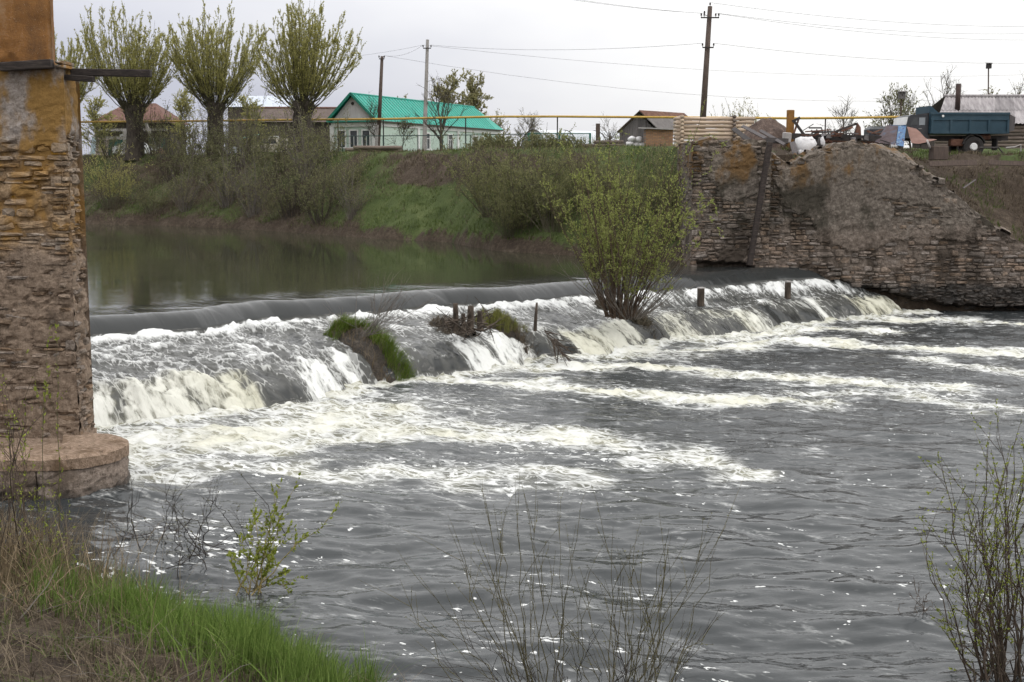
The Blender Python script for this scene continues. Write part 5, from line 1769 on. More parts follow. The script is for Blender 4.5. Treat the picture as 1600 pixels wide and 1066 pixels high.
fence('dark green wire mesh fence with thin posts before the green roofed house', [(520, 213, 93), (653, 212, 92), (735, 211, 90), (826, 209.5, 88)], [535, 574, 599, 653, 692, 735, 780], fence_d, .06)
fence('bright green wire mesh fence with stout posts before the hedge', [(826, 208.5, 87.6), (874, 208.5, 86.5), (923, 208.5, 85)], [826, 874, 922], fence_m, .13)

# --- gas pipe
gp = thing('gas_pipe', 'yellow overhead gas pipe running on posts along the whole bank', 'pipe', (PY(599, 236, 92)[0], 92, TOP_Z - .05))
pts = [(100, 191, 102), (330, 189, 99), (470, 187.2, 96.5), (600, 186.2, 93), (700, 184, 91), (780, 182.4, 89), (871, 182.2, 87), (1000, 183.2, 85), (1065, 183.6, 84), (1240, 185, 82.5), (1310, 184.5, 82), (1440, 182.5, 80), (1500, 182, 79)]
pl = [PY(*q) for q in pts]
wb_(MB().tube(pl, .075, 8), 'pipe', M_YELLOW, gp, True)
for px in (265, 330, 470, 529, 599, 728, 871, 1010, 1290, 1440):
    p = [np.interp(px, [q[0] for q in pts], [v_[k] for v_ in pl]) for k in range(3)]
    wb_(MB().tube([(p[0], p[1], TOP_Z - .3), (p[0], p[1], p[2] - .05)], .045, 8), 'post', M_STEELD, gp)


# --- poles and wires
def insul(mb, p): mb.tube([p, (p[0], p[1], p[2] + .10)], .018, 5).tube([(p[0], p[1], p[2] + .08), (p[0], p[1], p[2] + .20)], [.055, .04], 8)


def pole(label, top, bot, Y, r0, r1, mat, arms=(), stub=None, square=False):
    T, B = Vector(PY(top[0], top[1], Y)), Vector(PY(bot[0], bot[1], Y))
    d = (B - T) / (B.z - T.z); B = T + d * (TOP_Z - .3 - T.z)
    t = thing('utility_pole', label, 'pole', B)
    if stub:
        S = T + d * (PY(0, stub, Y)[2] - T.z)
        wb_(MB().tube([S - d * .4, T], [r0, r1], 10), 'shaft', mat, t, True)
        c = MB().beam(B + Vector((-.10, -.14, 0)), S + Vector((-.10, -.14, .35)), .22, .22, bev=.02); wb_(c, 'concrete_stub', M_CONC, t)
        wb_(MB().tube([S, B], [r0, r0], 8), 'shaft_foot', mat, t)
    else:
        wb_(MB().tube([B, T], [r0, r1], 4 if square else 10), 'shaft', mat, t, not square)
    tips = []
    for y, half, ins in arms:
        c = T + d * (PY(0, y, Y)[2] - T.z)
        k = half / FPX * Y
        a = wb_(MB().beam((c.x - k, Y - r0 - .03, c.z), (c.x + k, Y - r0 - .03, c.z), .06, .07), 'crossarm', M_STEELD, t)
        for f in ins:
            q = (c.x + f * k, Y - r0 - .03, c.z + .03); m2 = MB(); insul(m2, q)
            o = m2; o.v = [(x - t.location[0], y_ - t.location[1], z - t.location[2]) for x, y_, z in o.v]; o.build('insulator', M_WHITE if False else M_STEELD, t)
            tips.append((q[0], q[1], q[2] + .2))
    return t, T, tips


pA, TA, iA = pole('tall dark wooden utility pole with two crossarms behind the log wall', (1109.5, 10), (1098, 190), 72, .20, .13, M_POLE, [(28.5, 14, (-.95, -.62, .62, .95)), (75, 8.5, (-1, 1))])
pB, TB, iB = pole('grey concrete utility pole in front of the green roof', (668, 62), (663, 232), 95, .20, .13, M_CONC, [(76, 6, (-1, 1))], square=True)
pC, TC, iC = pole('shorter dark wooden pole on a concrete stub before the house corner', (597, 88), (590.5, 236), 94, .15, .11, M_POLE, [(92.5, 4, (-1, 1))], stub=203)
m2 = MB(); insul(m2, (TA[0], TA[1], TA[2])); wb_(m2, 'top_insulator', M_STEELD, pA)
m2 = MB(); m2.beam((TA[0] - .30, TA[1], TA[2] - .45), (TA[0], TA[1], TA[2] - .55), .03, .03); insul(m2, (TA[0] - .30, TA[1], TA[2] - .45)); wb_(m2, 'side_insulator', M_STEELD, pA)
M_WIRE = simple('wire', [(.12, .12, .125), (.16, .16, .165)], 1, .6, 0)


def wire(label, a, b_, sag=.4, r_=.010):
    P = []
    a, b_ = Vector(a), Vector(b_)
    for i in range(15):
        t = i / 14; p = a.lerp(b_, t); p.z -= 4 * sag * t * (1 - t); P.append(p)
    o = MB().tube([p - P[0] for p in P], r_, 3, False).build('overhead_wire', M_WIRE, None, loc=P[0])
    return tag(o, label, 'wire', 'overhead wires')


wire('upper of two wires rising leftward from the tall wooden pole crossarm', iA[0], PY(640, -52, 60), .3)
wire('lower of two wires rising leftward from the tall wooden pole crossarm', iA[1], PY(690, -40, 62), .3)
wire('upper wire from the tall wooden pole towards the shed on the right', iA[3], PY(1700, 48, 100), .6)
wire('lower wire from the tall wooden pole towards the shed on the right', iA[2], PY(1700, 60, 98), .6)
wire('wire from the top of the tall wooden pole falling rightward', (TA[0], TA[1], TA[2] + .2), PY(1700, 40, 90), .5)
wire('wire from the concrete pole to the lower arm of the tall pole', iB[1], iA[4], .35)
wire('wire from the lower arm of the tall pole to the right edge', iA[5], PY(1700, 96, 95), .5)
wire('upper thin wire from the concrete pole passing under the sky to the right', iB[0], PY(1700, 112, 130), 1.2)
wire('thin wire between the dark wooden pole and the concrete pole', iC[1], iB[0], .3)
wire('wire running left from the concrete pole above the willows', iB[0], PY(420, 92, 110), .4)
wire('lowest thin wire drooping from the dark wooden pole to the right', iC[1], PY(1700, 140, 120), 2.0)

# --- polytunnel greenhouse
gh = thing('greenhouse', 'white plastic tunnel greenhouse beyond the hedge', 'greenhouse', (PY(833, 236, 104)[0], 104, TOP_Z - .05), math.radians(-66))
R_ = 1.75; Lg = 34.0
V = []; n = 14
for i in range(12):
    for k in range(n + 1):
        a = math.pi * k / n; V.append((math.cos(a) * R_, Lg * i / 11, .5 + math.sin(a) * R_ * .95))
sk = np_obj('plastic_skin', V, grid_faces(12, n + 1)[:, ::-1], simple('milky_plastic', [(.50, .53, .57), (.60, .62, .65)], 1, .5, .05), gh, smooth=True)
gh.rotation_euler[2] = math.radians(-72 + 15)
MB().prism([(math.cos(math.pi * k / n) * R_ * .98, .02, .5 + math.sin(math.pi * k / n) * R_ * .93) for k in range(n + 1)] + [(-R_ * .98, .02, 0), (R_ * .98, .02, 0)], (0, .02, 0)).build('end_wall', simple('milky_end', [(.38, .40, .38), (.50, .52, .50)], 1, .6, .05), gh)
for i in range(8):
    y = Lg * i / 11 - .02
    MB().tube([(R_, y, -.1)] + [(math.cos(math.pi * k / n) * R_ * 1.01, y, .5 + math.sin(math.pi * k / n) * R_ * .96) for k in range(n + 1)] + [(-R_, y, -.1)], .04, 5).build('hoop', M_STEELD, gh)

# --- timber by the fence
rr = random.Random(8)
def log(p, q, r_, label, group, name='log', mat=None, cut=None):
    p, q = Vector(p), Vector(q)
    n = 7; P = [p.lerp(q, i / (n - 1)) + Vector((rr.uniform(-.01, .01), rr.uniform(-.01, .01), rr.uniform(-.012, .012))) - p for i in range(n)]
    o = MB().tube(P, [r_ * rr.uniform(.93, 1.07) for _ in range(n)], 9).build(name, mat or M_LOGOLD, None, True, loc=p)
    for f in list(o.data.polygons)[-2:]: f.use_smooth = False
    return tag(o, label, 'log', group)


lp_ = ['front log at the very bottom of the low stack left of the grey shed', 'rear log at the very bottom of the low stack left of the grey shed', 'front log in the second layer of the stack left of the shed', 'rear log in the second layer of the stack left of the shed', 'long log in the third layer of the stack left of the shed', 'short dark log on the very top of the stack left of the shed']
for i, (y, xa, xb) in enumerate([(240, 908, 976), (239.5, 914, 974), (233.5, 905, 975), (233, 912, 973), (228, 909, 976), (222.5, 928, 974)]):
    Y = 80 + .22 * (i % 2); log(PY(xa, y, Y), PY(xb, y - .4, Y), .115, lp_[i], 'logs stacked left of the grey shed')
for i, (y, xa, xb) in enumerate([(236, 548, 630), (234, 540, 622), (230.5, 552, 628)]):
    Y = 89.5 - .3 * i; log(PY(xa, y, Y), PY(xb, y + .3, Y), .13, ['front dark log lying on the bank top below the house windows', 'middle dark log lying on the bank top below the house windows', 'upper dark log resting on the two below the house windows'][i], 'dark logs below the house')
gp_ = MB().box((0, 0, 1.0), (.26, .22, 2.2), bev=.02).build('gate_stump_post', M_POLE, None, loc=(PY(934, 236, 82)[0], 82, TOP_Z - .3)); tag(gp_, 'short thick grey post behind the log stack', 'post')

# --- grey plank shed
sh = thing('plank_shed', 'grey plank shed with rusty ridge roof left of the log wall', 'shed', (PY(967, 236, 92)[0], 92, TOP_Z - .05))
sx = lambda px, y, Y: tuple(Vector(PY(px, y, Y)) - Vector(sh.location))
GL, GA, GR = sx(967, 205, 92), sx(998, 175, 92.0), sx(1032, 208, 92)
BA, BR = sx(1069, 179, 97), sx(1104, 210, 97)
MB().prism([(GL[0] + .06, .05, -.1), (GR[0] - .06, .05, -.1), (GR[0] - .06, .05, GR[2]), (GA[0], .05, GA[2] - .1), (GL[0] + .06, .05, GL[2])], (1.5, 4.6, 0)).build('body', M_DARKWALL, sh)
x = GL[0] + .05
while x < GR[0] - .1:
    xm = x + .09
    zt = GL[2] + (GA[2] - GL[2]) * (xm - GL[0]) / (GA[0] - GL[0]) if xm < GA[0] else GA[2] + (GR[2] - GA[2]) * (xm - GA[0]) / (GR[0] - GA[0])
    MB().box((xm, .0, (zt - .15) / 2), (.17, .05 + rr.uniform(-.01, .01), zt - .1)).build('plank', M_GWOOD, sh); x += .185
r4 = MB().prism([(GA[0], -.35, GA[2]), (GR[0] + .25, -.35, GR[2] - .18), (BR[0] + .25, 5.0, BR[2] - .18), (BA[0], 5.0, BA[2])], (0, 0, .06)).build('roof', simple('shed_slates', [(.10, .092, .088), (.17, .155, .15)], 3, .9, .4), sh)
MB().prism([(GA[0], -.37, GA[2] + .02), (GL[0] - .2, -.37, GL[2] - .12), (GL[0] + 3.2, 5.0, GL[2] - .3), (BA[0], 5.0, BA[2] + .02)][::-1], (0, 0, .06)).build('rear_roof', M_BROWNROOF, sh)
mid = lambda a, b_, t: tuple(a[k] + (b_[k] - a[k]) * t for k in range(3))
g1, g2 = mid((GA[0], -.4, GA[2]), (GR[0], -.4, GR[2]), .26), mid((BA[0], 5.0, BA[2]), (BR[0], 5.0, BR[2]), .26)
MB().prism([(GA[0] - .02, -.42, GA[2] + .075), (g1[0], -.42, g1[2] + .09), (g2[0], 5.02, g2[2] + .09), (BA[0], 5.02, BA[2] + .075)], (0, 0, .035)).build('ridge_sheet', M_RUST, r4)
# low brick lean-to and white sacks in front of the shed
m, nt, b = nt_new('orange_brick')
bt = N(nt, 'ShaderNodeTexBrick', Scale=1.0); bt.inputs['Brick Width'].default_value = .26; bt.inputs['Row Height'].default_value = .08; bt.inputs['Mortar Size'].default_value = .012
bt.inputs['Color1'].default_value = (.24, .12, .06, 1); bt.inputs['Color2'].default_value = (.36, .20, .10, 1); bt.inputs['Mortar'].default_value = (.16, .13, .11, 1)
nt.links.new(coords(nt, 'Object', (1, 1, 1), (math.pi / 2, 0, 0)), bt.inputs['Vector']); nt.links.new(bt.outputs['Color'], b.inputs['Base Color']); b.inputs['Roughness'].default_value = .9
bk = thing('brick_store', 'low orange brick store with a flat slab roof before the shed', 'shed', (PY(1030, 238, 74)[0], 74, TOP_Z - .3))
MB().box((0, .6, .75), (1.55, 1.2, 1.5)).build('walls', m, bk)
MB().box((-.12, .55, 1.54), (1.95, 1.6, .07), (.03, .04, 0)).build('slab_roof', M_CONC, bk)
sk = thing('white_sacks', 'heap of white sacks left of the orange brick store', 'sacks', (PY(993, 238, 75)[0], 75, TOP_Z - .2))


def sack(mb_parent, c, s_, seed, mat, name='sack'):
    V = []; n = 10; m_ = 7
    for i in range(m_ + 1):
        ph = math.pi * i / m_
        for k in range(n):
            th_ = 2 * math.pi * k / n
            d = (math.sin(ph) * math.cos(th_), math.sin(ph) * math.sin(th_), math.cos(ph))
            q = 1 + .38 * float(pnoise(d[0] * 2.4 + seed, d[1] * 1.8 + d[2] * 1.3, seed))
            V.append((c[0] + d[0] * s_[0] * q, c[1] + d[1] * s_[1] * q, c[2] + d[2] * s_[2] * q))
    F = [(i * n + k, i * n + (k + 1) % n, (i + 1) * n + (k + 1) % n, (i + 1) * n + k) for i in range(m_) for k in range(n)]
    return np_obj(name, V, [f[::-1] for f in F], mat, mb_parent, smooth=True)


for i, (dx, dz) in enumerate([(-.35, .55), (0, .5), (.35, .5), (-.2, .85), (.18, .82), (-.3, .2), (.1, .2), (.4, .2)]): sack(sk, (dx, rr.uniform(-.05, .1), dz), (.26, .22, .17), i, M_SACK)

# --- log wall above the abutment
lw = thing('log_wall', 'stacked wall of pale peeled logs on top of the far bank', 'log wall', (PY(1060, 240, 57)[0], 57, TOP_Z - .2))
zt = PY(1060, 187, 57)[2] - lw.location[2]
nl = 8; dz = zt / (nl - .5)
xw = (1172 - 1060) / FPX * 57
for i in range(nl):
    z = .12 + i * dz
    for a, b_, lo in (((-.12 + rr.uniform(-.05, .04), 0, z), (xw * .78 + rr.uniform(-.05, .1), 0, z), 0), ((xw * .74, .12, z + .02), (xw * 1.05 + rr.uniform(-.08, .08), .12, z + .02), 1)):
        o = MB().tube([Vector(a).lerp(Vector(b_), t / 5) + Vector((0, rr.uniform(-.012, .012), rr.uniform(-.012, .012))) for t in range(6)], [dz * .5 * rr.uniform(.9, 1.05) for _ in range(6)], 10).build('log', M_LOG, lw, True)
    MB().tube([(.12, -.32, z + dz / 2), (.12, 2.4, z + dz / 2)], dz * .46, 10).build('cross_log', M_LOG, lw, True)
    MB().tube([(xw * .76, -.18, z + dz / 2), (xw * .76, 2.4, z + dz / 2)], dz * .42, 10).build('cross_log', M_LOGOLD, lw, True)

# --- earth heap, boards, rusty post
eh = thing('earth_heap', 'dark brown earth heap between the log wall and the rusty post', 'heap', (PY(1202, 222, 55)[0], 55, TOP_Z - .35))
V = []; n = 34
for i in range(n):
    for j in range(n):
        x, y = i / (n - 1) * 2 - 1, j / (n - 1) * 2 - 1; d = math.hypot(x, y)
        V.append((x * 1.55, y * 1.3, max(0, 1 - d * d) * 1.45 * (1 - .25 * x) - .15 + .13 * float(fbm(np.array(x * 3), np.array(y * 3), 4, 61))))
np_obj('earth', V, grid_faces(n, n), M_EARTH, eh)


def plank(label, p, q, w, th_, mat, name='board', up=(0, -1, .3), cat='board', group=None):
    p, q = Vector(p), Vector(q)
    o = MB().beam((0, 0, 0), q - p, w, th_, up=up).build(name, mat, None, loc=p)
    return tag(o, label, cat, group)


plank('dark board leaning at the foot of the earth heap nearest the logs', PY(1146, 201, 52.2), PY(1172, 221, 51.0), .20, .04, M_STEELD)
plank('long grey board lying across the abutment top below the earth heap', PY(1160, 197, 52.6), PY(1196, 216, 51.0), .14, .04, M_GWOOD)
plank('pale board sloping down from the earth heap to the timber post', PY(1188, 204, 52.2), PY(1226, 226, 50.8), .13, .04, M_GWOOD)
plank('dark beam end lying level beside the pale stone block', PY(1196, 219, 51.4), PY(1232, 221, 51.2), .2, .1, M_STEELD)
o = MB().box((0, 0, .75), (.26, .24, 1.7), (0, 0, .2), bev=.015).build('square_post', M_RUSTY, None, loc=(PY(1234, 220, 54)[0], 54, PY(1234, 172, 54)[2] - 1.6)); tag(o, 'stout ochre rusty square post beside the earth heap', 'post')
o = MB().box((0, 0, .18), (.30, .3, .40), (.05, .08, .2), bev=.03).build('stone_block', M_CONC, None, loc=(PY(1229, 222, 52)[0], 52, PY(1229, 222, 52)[2])); tag(o, 'small pale concrete block at the foot of the rusty post', 'block')

# --- rusty machine frame
mc = thing('rusty_machine', 'black rusty farm machine frame with raised arm on the abutment top', 'machine', (PY(1300, 220, 53.5)[0], 53.5, PY(1300, 222, 53.5)[2]))
def mbm(pts, w, nm, mat=M_STEELD, Y=53.5, dy=0):
    wb_(MB().beam(PY(pts[0][0], pts[0][1], Y + dy), PY(pts[1][0], pts[1][1], Y + dy), w, w), nm, mat, mc)
mbm([(1238, 213), (1376, 217)], .24, 'main_beam'); mbm([(1240, 219), (1372, 224)], .16, 'lower_beam', M_RUST, dy=.5)
mbm([(1299, 208), (1340, 193)], .08, 'arm'); mbm([(1340, 193), (1334, 214)], .06, 'arm_brace')
wb_(MB().prism([PY(1334, 220, 53.4), PY(1346, 220, 53.4), PY(1345, 199, 53.4), PY(1340, 192, 53.4)], (0, .12, 0)), 'upright_plate', M_RUST, mc)
mbm([(1241, 190), (1258, 213)], .10, 'link'); mbm([(1248, 186), (1240, 210)], .07, 'link', M_RUST); mbm([(1238, 190), (1250, 184)], .1, 'link')
mbm([(1264, 200), (1284, 200)], .06, 'bar'); mbm([(1268, 207), (1310, 206)], .07, 'bar', dy=.3); mbm([(1255, 204), (1271, 194)], .03, 'rod'); mbm([(1258, 206), (1298, 203)], .05, 'rod', M_RUST)
for px in (1268, 1276, 1284, 1293, 1303, 1312): mbm([(px, 201 + (px % 3)), (px + 2, 214)], .045, 'tine')
for px, y, r_ in ((1275, 212, .11), (1295, 213, .12), (1316, 212, .10)):
    c = PY(px, y, 53.3); wb_(MB().tube([c, (c[0], c[1] + .07, c[2])], r_, 14), 'gear_wheel', M_STEELD, mc)
rc = random.Random(55)
for k in range(34):
    x = rc.uniform(1244, 1376); y = rc.uniform(204, 222); a = rc.uniform(-.9, .9); L = rc.uniform(6, 26)
    mbm([(x, y), (x + L * math.cos(a), min(224, y - L * math.sin(a) * .6))], rc.uniform(.03, .09), rc.choice(['bar', 'rod', 'tie_bar']), rc.choice([M_STEELD, M_RUST, M_RUST, M_GWOOD]), dy=rc.uniform(-.8, .9))
for k in range(9):
    x = rc.uniform(1246, 1372); y = rc.uniform(212, 222); w_ = rc.uniform(5, 13)
    wb_(MB().prism([PY(x, y, 53), PY(x + w_, y + rc.uniform(-2, 2), 53), PY(x + w_ * .9, y - rc.uniform(3, 9), 53.3), PY(x + 1, y - rc.uniform(2, 8), 53.3)], (0, .03, 0)), 'scrap_plate', rc.choice([M_RUST, M_STEELD, M_GWOOD]), mc)
for k in range(7): mbm([(1300 + k * 5, 213), (1303 + k * 5, 209 + k % 2)], .05, 'tooth')

# --- sacks, boards and sheets on the abutment
ws = thing('torn_sack', 'big crumpled white sack slumped over the abutment edge', 'sack', (PY(1258, 246, 51)[0], 51, PY(1258, 246, 51)[2]))
sack(ws, (0, 0, .42), (.42, .36, .40), 21, M_SACK, 'cloth'); sack(ws, (-.02, -.1, .18), (.34, .34, .26), 23, M_SACK, 'slumped_fold'); sack(ws, (.1, .02, .66), (.28, .26, .14), 24, M_SACK, 'open_top')
ws = thing('striped_sack', 'dark and white striped sack beside the big white sack', 'sack', (PY(1281, 242, 51)[0], 51, PY(1281, 242, 51)[2]))
sack(ws, (0, 0, .32), (.15, .2, .36), 22, M_STEELD, 'cloth'); sack(ws, (.06, -.08, .46), (.10, .16, .24), 25, M_SACK, 'white_panel'); sack(ws, (.22, -.06, .10), (.16, .14, .10), 26, simple('orange_sacking', [(.36, .16, .10), (.55, .42, .36)], 3, .8, .2), 'orange_panel')
plank('pale board lying on the abutment edge under the white sack', PY(1240, 250, 50.3), PY(1272, 235, 50.6), .14, .04, simple('pale_wood', [(.36, .33, .30), (.48, .45, .42)], 4, .8, .2))
plank('dark board jutting left along the abutment edge below the sack', PY(1206, 252, 50.2), PY(1243, 250, 50.3), .08, .04, M_GWOOD)
plank('upright grey plank between the timber post and the white sack', PY(1238, 222, 50.9), PY(1244, 246, 50.6), .22, .05, M_GWOOD)
bs = thing('blue_edged_sheet', 'dark rusty steel sheet with flaking blue paint propped as a tent', 'sheet', (PY(1390, 226, 53)[0], 53, PY(1390, 227, 53)[2]))
m, nt, b = nt_new('blue_flaking_paint')
v = coords(nt, 'World', (1, 1, .6)); f = noise(nt, v, 7, 4, .7)
nt.links.new(ramp(nt, f, [(.40, (.05, .03, .03)), (.47, (.06, .14, .30)), (.56, (.07, .14, .22)), (.72, (.30, .34, .38))]), b.inputs['Base Color']); b.inputs['Roughness'].default_value = .7
wb_(MB().prism([PY(1367, 222, 53.3), PY(1399, 227, 52.6), PY(1403, 197, 53.6), PY(1386, 196, 53.9)], (0, .03, .01)), 'sheet', simple('dark_rust_sheet', [(.035, .028, .032), (.085, .060, .062), (.07, .09, .13)], 3, .8, .3), bs)
wb_(MB().prism([PY(1400, 227, 52.55), PY(1412, 229, 52.4), PY(1416, 197, 53.5), PY(1404, 197, 53.6)], (0, .03, .01)), 'painted_edge', m, bs)
wb_(MB().beam(PY(1386, 196.5, 53.95), PY(1416, 196.5, 53.5), .05, .05), 'top_lip', m, bs)
rs = thing('brown_curled_sheet', 'reddish brown steel sheet curled at its lower corner beside the blue one', 'sheet', (PY(1435, 228, 53)[0], 53, PY(1435, 229, 53)[2]))
V = []
for i in range(9):
    for j in range(7):
        u, w_ = i / 8, j / 6
        top = Vector(PY(1417 + 14 * w_, 198 + 3 * w_, 54)); bot_ = Vector(PY(1424 + 36 * w_, 224 + 4 * w_, 52.7))
        p = top.lerp(bot_, u); cu = max(0, u - .6) * max(0, w_ - .35)
        V.append((p.x - rs.location[0], p.y - rs.location[1] - 1.2 * cu, p.z - rs.location[2] + .9 * cu + .02 * math.sin(u * 9)))
np_obj('sheet', V, grid_faces(9, 7), simple('brown_sheet', [(.13, .065, .050), (.21, .115, .090)], 3, .75, .2), rs, smooth=True)
c = PY(1450, 226, 52.5); wb_(MB().tube([c, (c[0] + .05, c[1] - .02, c[2] + .02)], [.2, .2], 14), 'pale_rim', M_CONC, rs)
o = MB().box((0, 0, .25), (.62, .5, .55), (0, 0, .1), bev=.02).build('wooden_crate', M_POLE, None, loc=(PY(1466, 250, 52.5)[0], 52.5, PY(1466, 249, 52.5)[2])); tag(o, 'brown wooden box sunk in the earth before the truck', 'box')
plank('long weathered board on the ground below the truck cab', PY(1452, 256, 51.6), PY(1526, 254, 52), .22, .05, M_POLE)
plank('dark board lying on the earth near the picture edge', PY(1545, 254, 52.6), PY(1604, 256, 52.6), .2, .06, M_POLE)
plank('short light stick on the bare earth bank', PY(1505, 294, 50.6), PY(1524, 281, 50.9), .05, .05, M_GWOOD)

# --- dump truck
TY = 62.0
tx0 = PY(1433, 232, TY)[0]; tg = gz(tx0 + 2.5, TY)
tk = thing('dump_truck', 'old dark teal dump truck seen from the side facing left', 'truck', (PY(1500, 240, TY)[0], TY, tg), .03)
M_TRUCK = simple('dark_teal_paint', [(.010, .034, .052), (.018, .050, .074), (.034, .066, .088)], 1.2, .55, .1)
M_TYRE = simple('tyre', [(.016, .015, .015), (.040, .036, .034)], 6, .9, .3)
zz0 = lambda y: PY(1500, y, TY)[2] - tg
xx = lambda px: PY(px, 200, TY)[0] - tk.location[0]
zb0, zb1 = zz0(209), zz0(176.5)
bw = 2.3
xb0, xb1 = xx(1453.5), xx(1576.5)
bed = MB()
for y in (0.0, bw): bed.box(((xb0 + xb1) / 2, y, (zb0 + zb1) / 2), (xb1 - xb0, .06, zb1 - zb0))
for x in (xb0, xb1): bed.box((x, bw / 2, (zb0 + zb1) / 2), (.06, bw - .07, zb1 - zb0 - .02))
bed.box(((xb0 + xb1) / 2, bw / 2, zb0 + .03), (xb1 - xb0 - .1, bw - .1, .06))
bd = bed.build('dump_body', M_TRUCK, tk)
for z, h_ in ((zb1 - .03, .10), (zb1 - .32, .05), (zb0 + .06, .12)): MB().box(((xb0 + xb1) / 2, -.05, z), (xb1 - xb0 + .06, .05, h_)).build('side_rail', M_TRUCK, bd)
for k in range(5): MB().box((xb0 + .05 + (xb1 - xb0 - .1) * k / 4, -.06, (zb0 + zb1 - .3) / 2), (.10, .07, zb1 - zb0 - .34)).build('side_rib', M_TRUCK, bd)
MB().prism([(xb0 - .02, .2, zb1), (xb0 + .45, .2, zb1), (xb0 + .1, .2, zb1 + .30), (xb0 - .02, .2, zb1 + .34)], (0, bw - .4, 0)).build('cab_guard', M_TRUCK, bd)
MB().prism([(xb1 + .04, .02, zb0 + .1), (xb1 + .30, .02, zb0 + .15), (xb1 + .32, .02, zb1 - .2), (xb1 + .04, .02, zb1 - .06)], (0, bw - .04, 0)).build('tailgate', M_GWOOD, bd)
MB().tube([(xx(1471.5), -.085, zb1 - .15), (xx(1471.5), -.075, zb1 - .15)], .06, 10).build('side_marker', M_WHITE, bd)
xc0, xc1 = xx(1407), xx(1451.5); zc0, zc1 = zz0(216), zz0(179)
xf = xx(1425)
cabp = [(xc0 + .15, .16, zc0), (xc1, .16, zc0), (xc1, .16, zc1 - .05), (xc1 - .12, .16, zc1), (xf + .02, .16, zc1), (xf - .10, .16, zc1 - .06), (xc0 + .30, .16, zc0 + .62), (xc0 + .15, .16, zc0 + .56)]
M_CAB = simple('dark_cab_paint', [(.022, .024, .030), (.045, .046, .052)], 2, .45, .1)
cb = MB().prism(cabp, (0, bw - .32, 0)).build('cab', M_CAB, tk)
MB().add([(xf - .10, .15, zc0 + .62), (xf + .30, .15, zc0 + .62), (xf + .30, .15, zc1 - .14), (xf + .10, .15, zc1 - .14)], [(0, 1, 2, 3)]).build('quarter_window', M_GLASS, cb)
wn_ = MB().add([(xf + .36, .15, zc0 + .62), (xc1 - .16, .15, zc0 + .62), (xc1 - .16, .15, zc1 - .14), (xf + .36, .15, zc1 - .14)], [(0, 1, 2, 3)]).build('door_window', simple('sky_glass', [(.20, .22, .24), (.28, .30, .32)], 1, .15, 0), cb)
MB().prism([(xf - .16, .20, zc1 - .10), (xc0 + .32, .20, zc0 + .64), (xc0 + .28, .20, zc0 + .64), (xf - .20, .20, zc1 - .10)], (0, bw - .4, 0)).build('windscreen', M_WHITE, cb)
MB().box((xf + .42, .14, zc0 + .45), (.14, .03, .03)).build('door_handle', M_CONC, cb)
MB().box(((xc1 + xb0) / 2, bw / 2, (zc0 + zc1) / 2 - .1), (.14, bw - .4, zc1 - zc0 + .35)).build('cab_rack', M_STEELD, tk)
MB().box((xc0 - .55, bw / 2, zc0 + .22), (1.5, 1.15, .72), bev=.14).build('bonnet', M_CAB, tk)
MB().box((xc0 - 1.0, bw / 2, zc0 - .15), (.12, 2.2, .22), bev=.03).build('bumper', M_CONC, tk)
for y in (.75, 1.55): MB().box(((xc0 + xb1) / 2, y, zb0 - .2), (xb1 - xc0 + .6, .12, .22)).build('chassis_rail', M_STEELD, tk)
def twheel(px, y, w_, nm='wheel'):
    x = xx(px); r_ = .5
    prof = [(y, .30), (y, .44), (y + .03, .49), (y + .06, .5), (y + w_ - .06, .5), (y + w_ - .03, .49), (y + w_, .44)]
    V = []; n = 24
    for yy, q in prof: V += [(x + q * math.cos(2 * math.pi * k / n), yy, .5 + q * math.sin(2 * math.pi * k / n)) for k in range(n)]
    F = [(i * n + k, i * n + (k + 1) % n, (i + 1) * n + (k + 1) % n, (i + 1) * n + k) for i in range(len(prof) - 1) for k in range(n)]
    F.append(tuple(range((len(prof) - 1) * n, len(prof) * n)))
    wh = np_obj(nm, V, F, M_TYRE, tk)
    rm = MB().tube([(x, y + .16, .5), (x, y + .05, .5)], [.30, .30], 18); rm.build('rim', M_STEELD, wh)
    MB().tube([(x, y + .06, .5), (x, y - .02, .5)], [.20, .14], 14).build('hub', M_WHITE, wh)
for y in (.02, .30, 1.72, 2.0): twheel(1524, y, .25)
twheel(1398, .12, .25); twheel(1398, 1.95, .25)
MB().tube([(xx(1524), .3, .5), (xx(1524), 2.0, .5)], .10, 8).build('axle', M_STEELD, tk)
MB().prism([(xx(1524) + .58 * math.cos(a), .0, .52 + .60 * math.sin(a)) for a in np.linspace(.25, math.pi - .2, 9)] + [(xx(1524) + .52 * math.cos(a), .0, .52 + .55 * math.sin(a)) for a in np.linspace(math.pi - .2, .25, 9)], (0, .5, 0)).build('mudguard', M_TYRE, tk)
MB().box((xx(1545), .5, zb0 - .15), (.5, .5, .28), bev=.05).build('fuel_tank', M_RUST, tk); MB().box((xx(1562), .45, .62), (.06, .6, .55)).build('mudflap', M_TYRE, tk)
MB().box((xx(1500), .35, zb0 - .42), (.7, .4, .34), bev=.04).build('tool_box', M_RUST, tk)

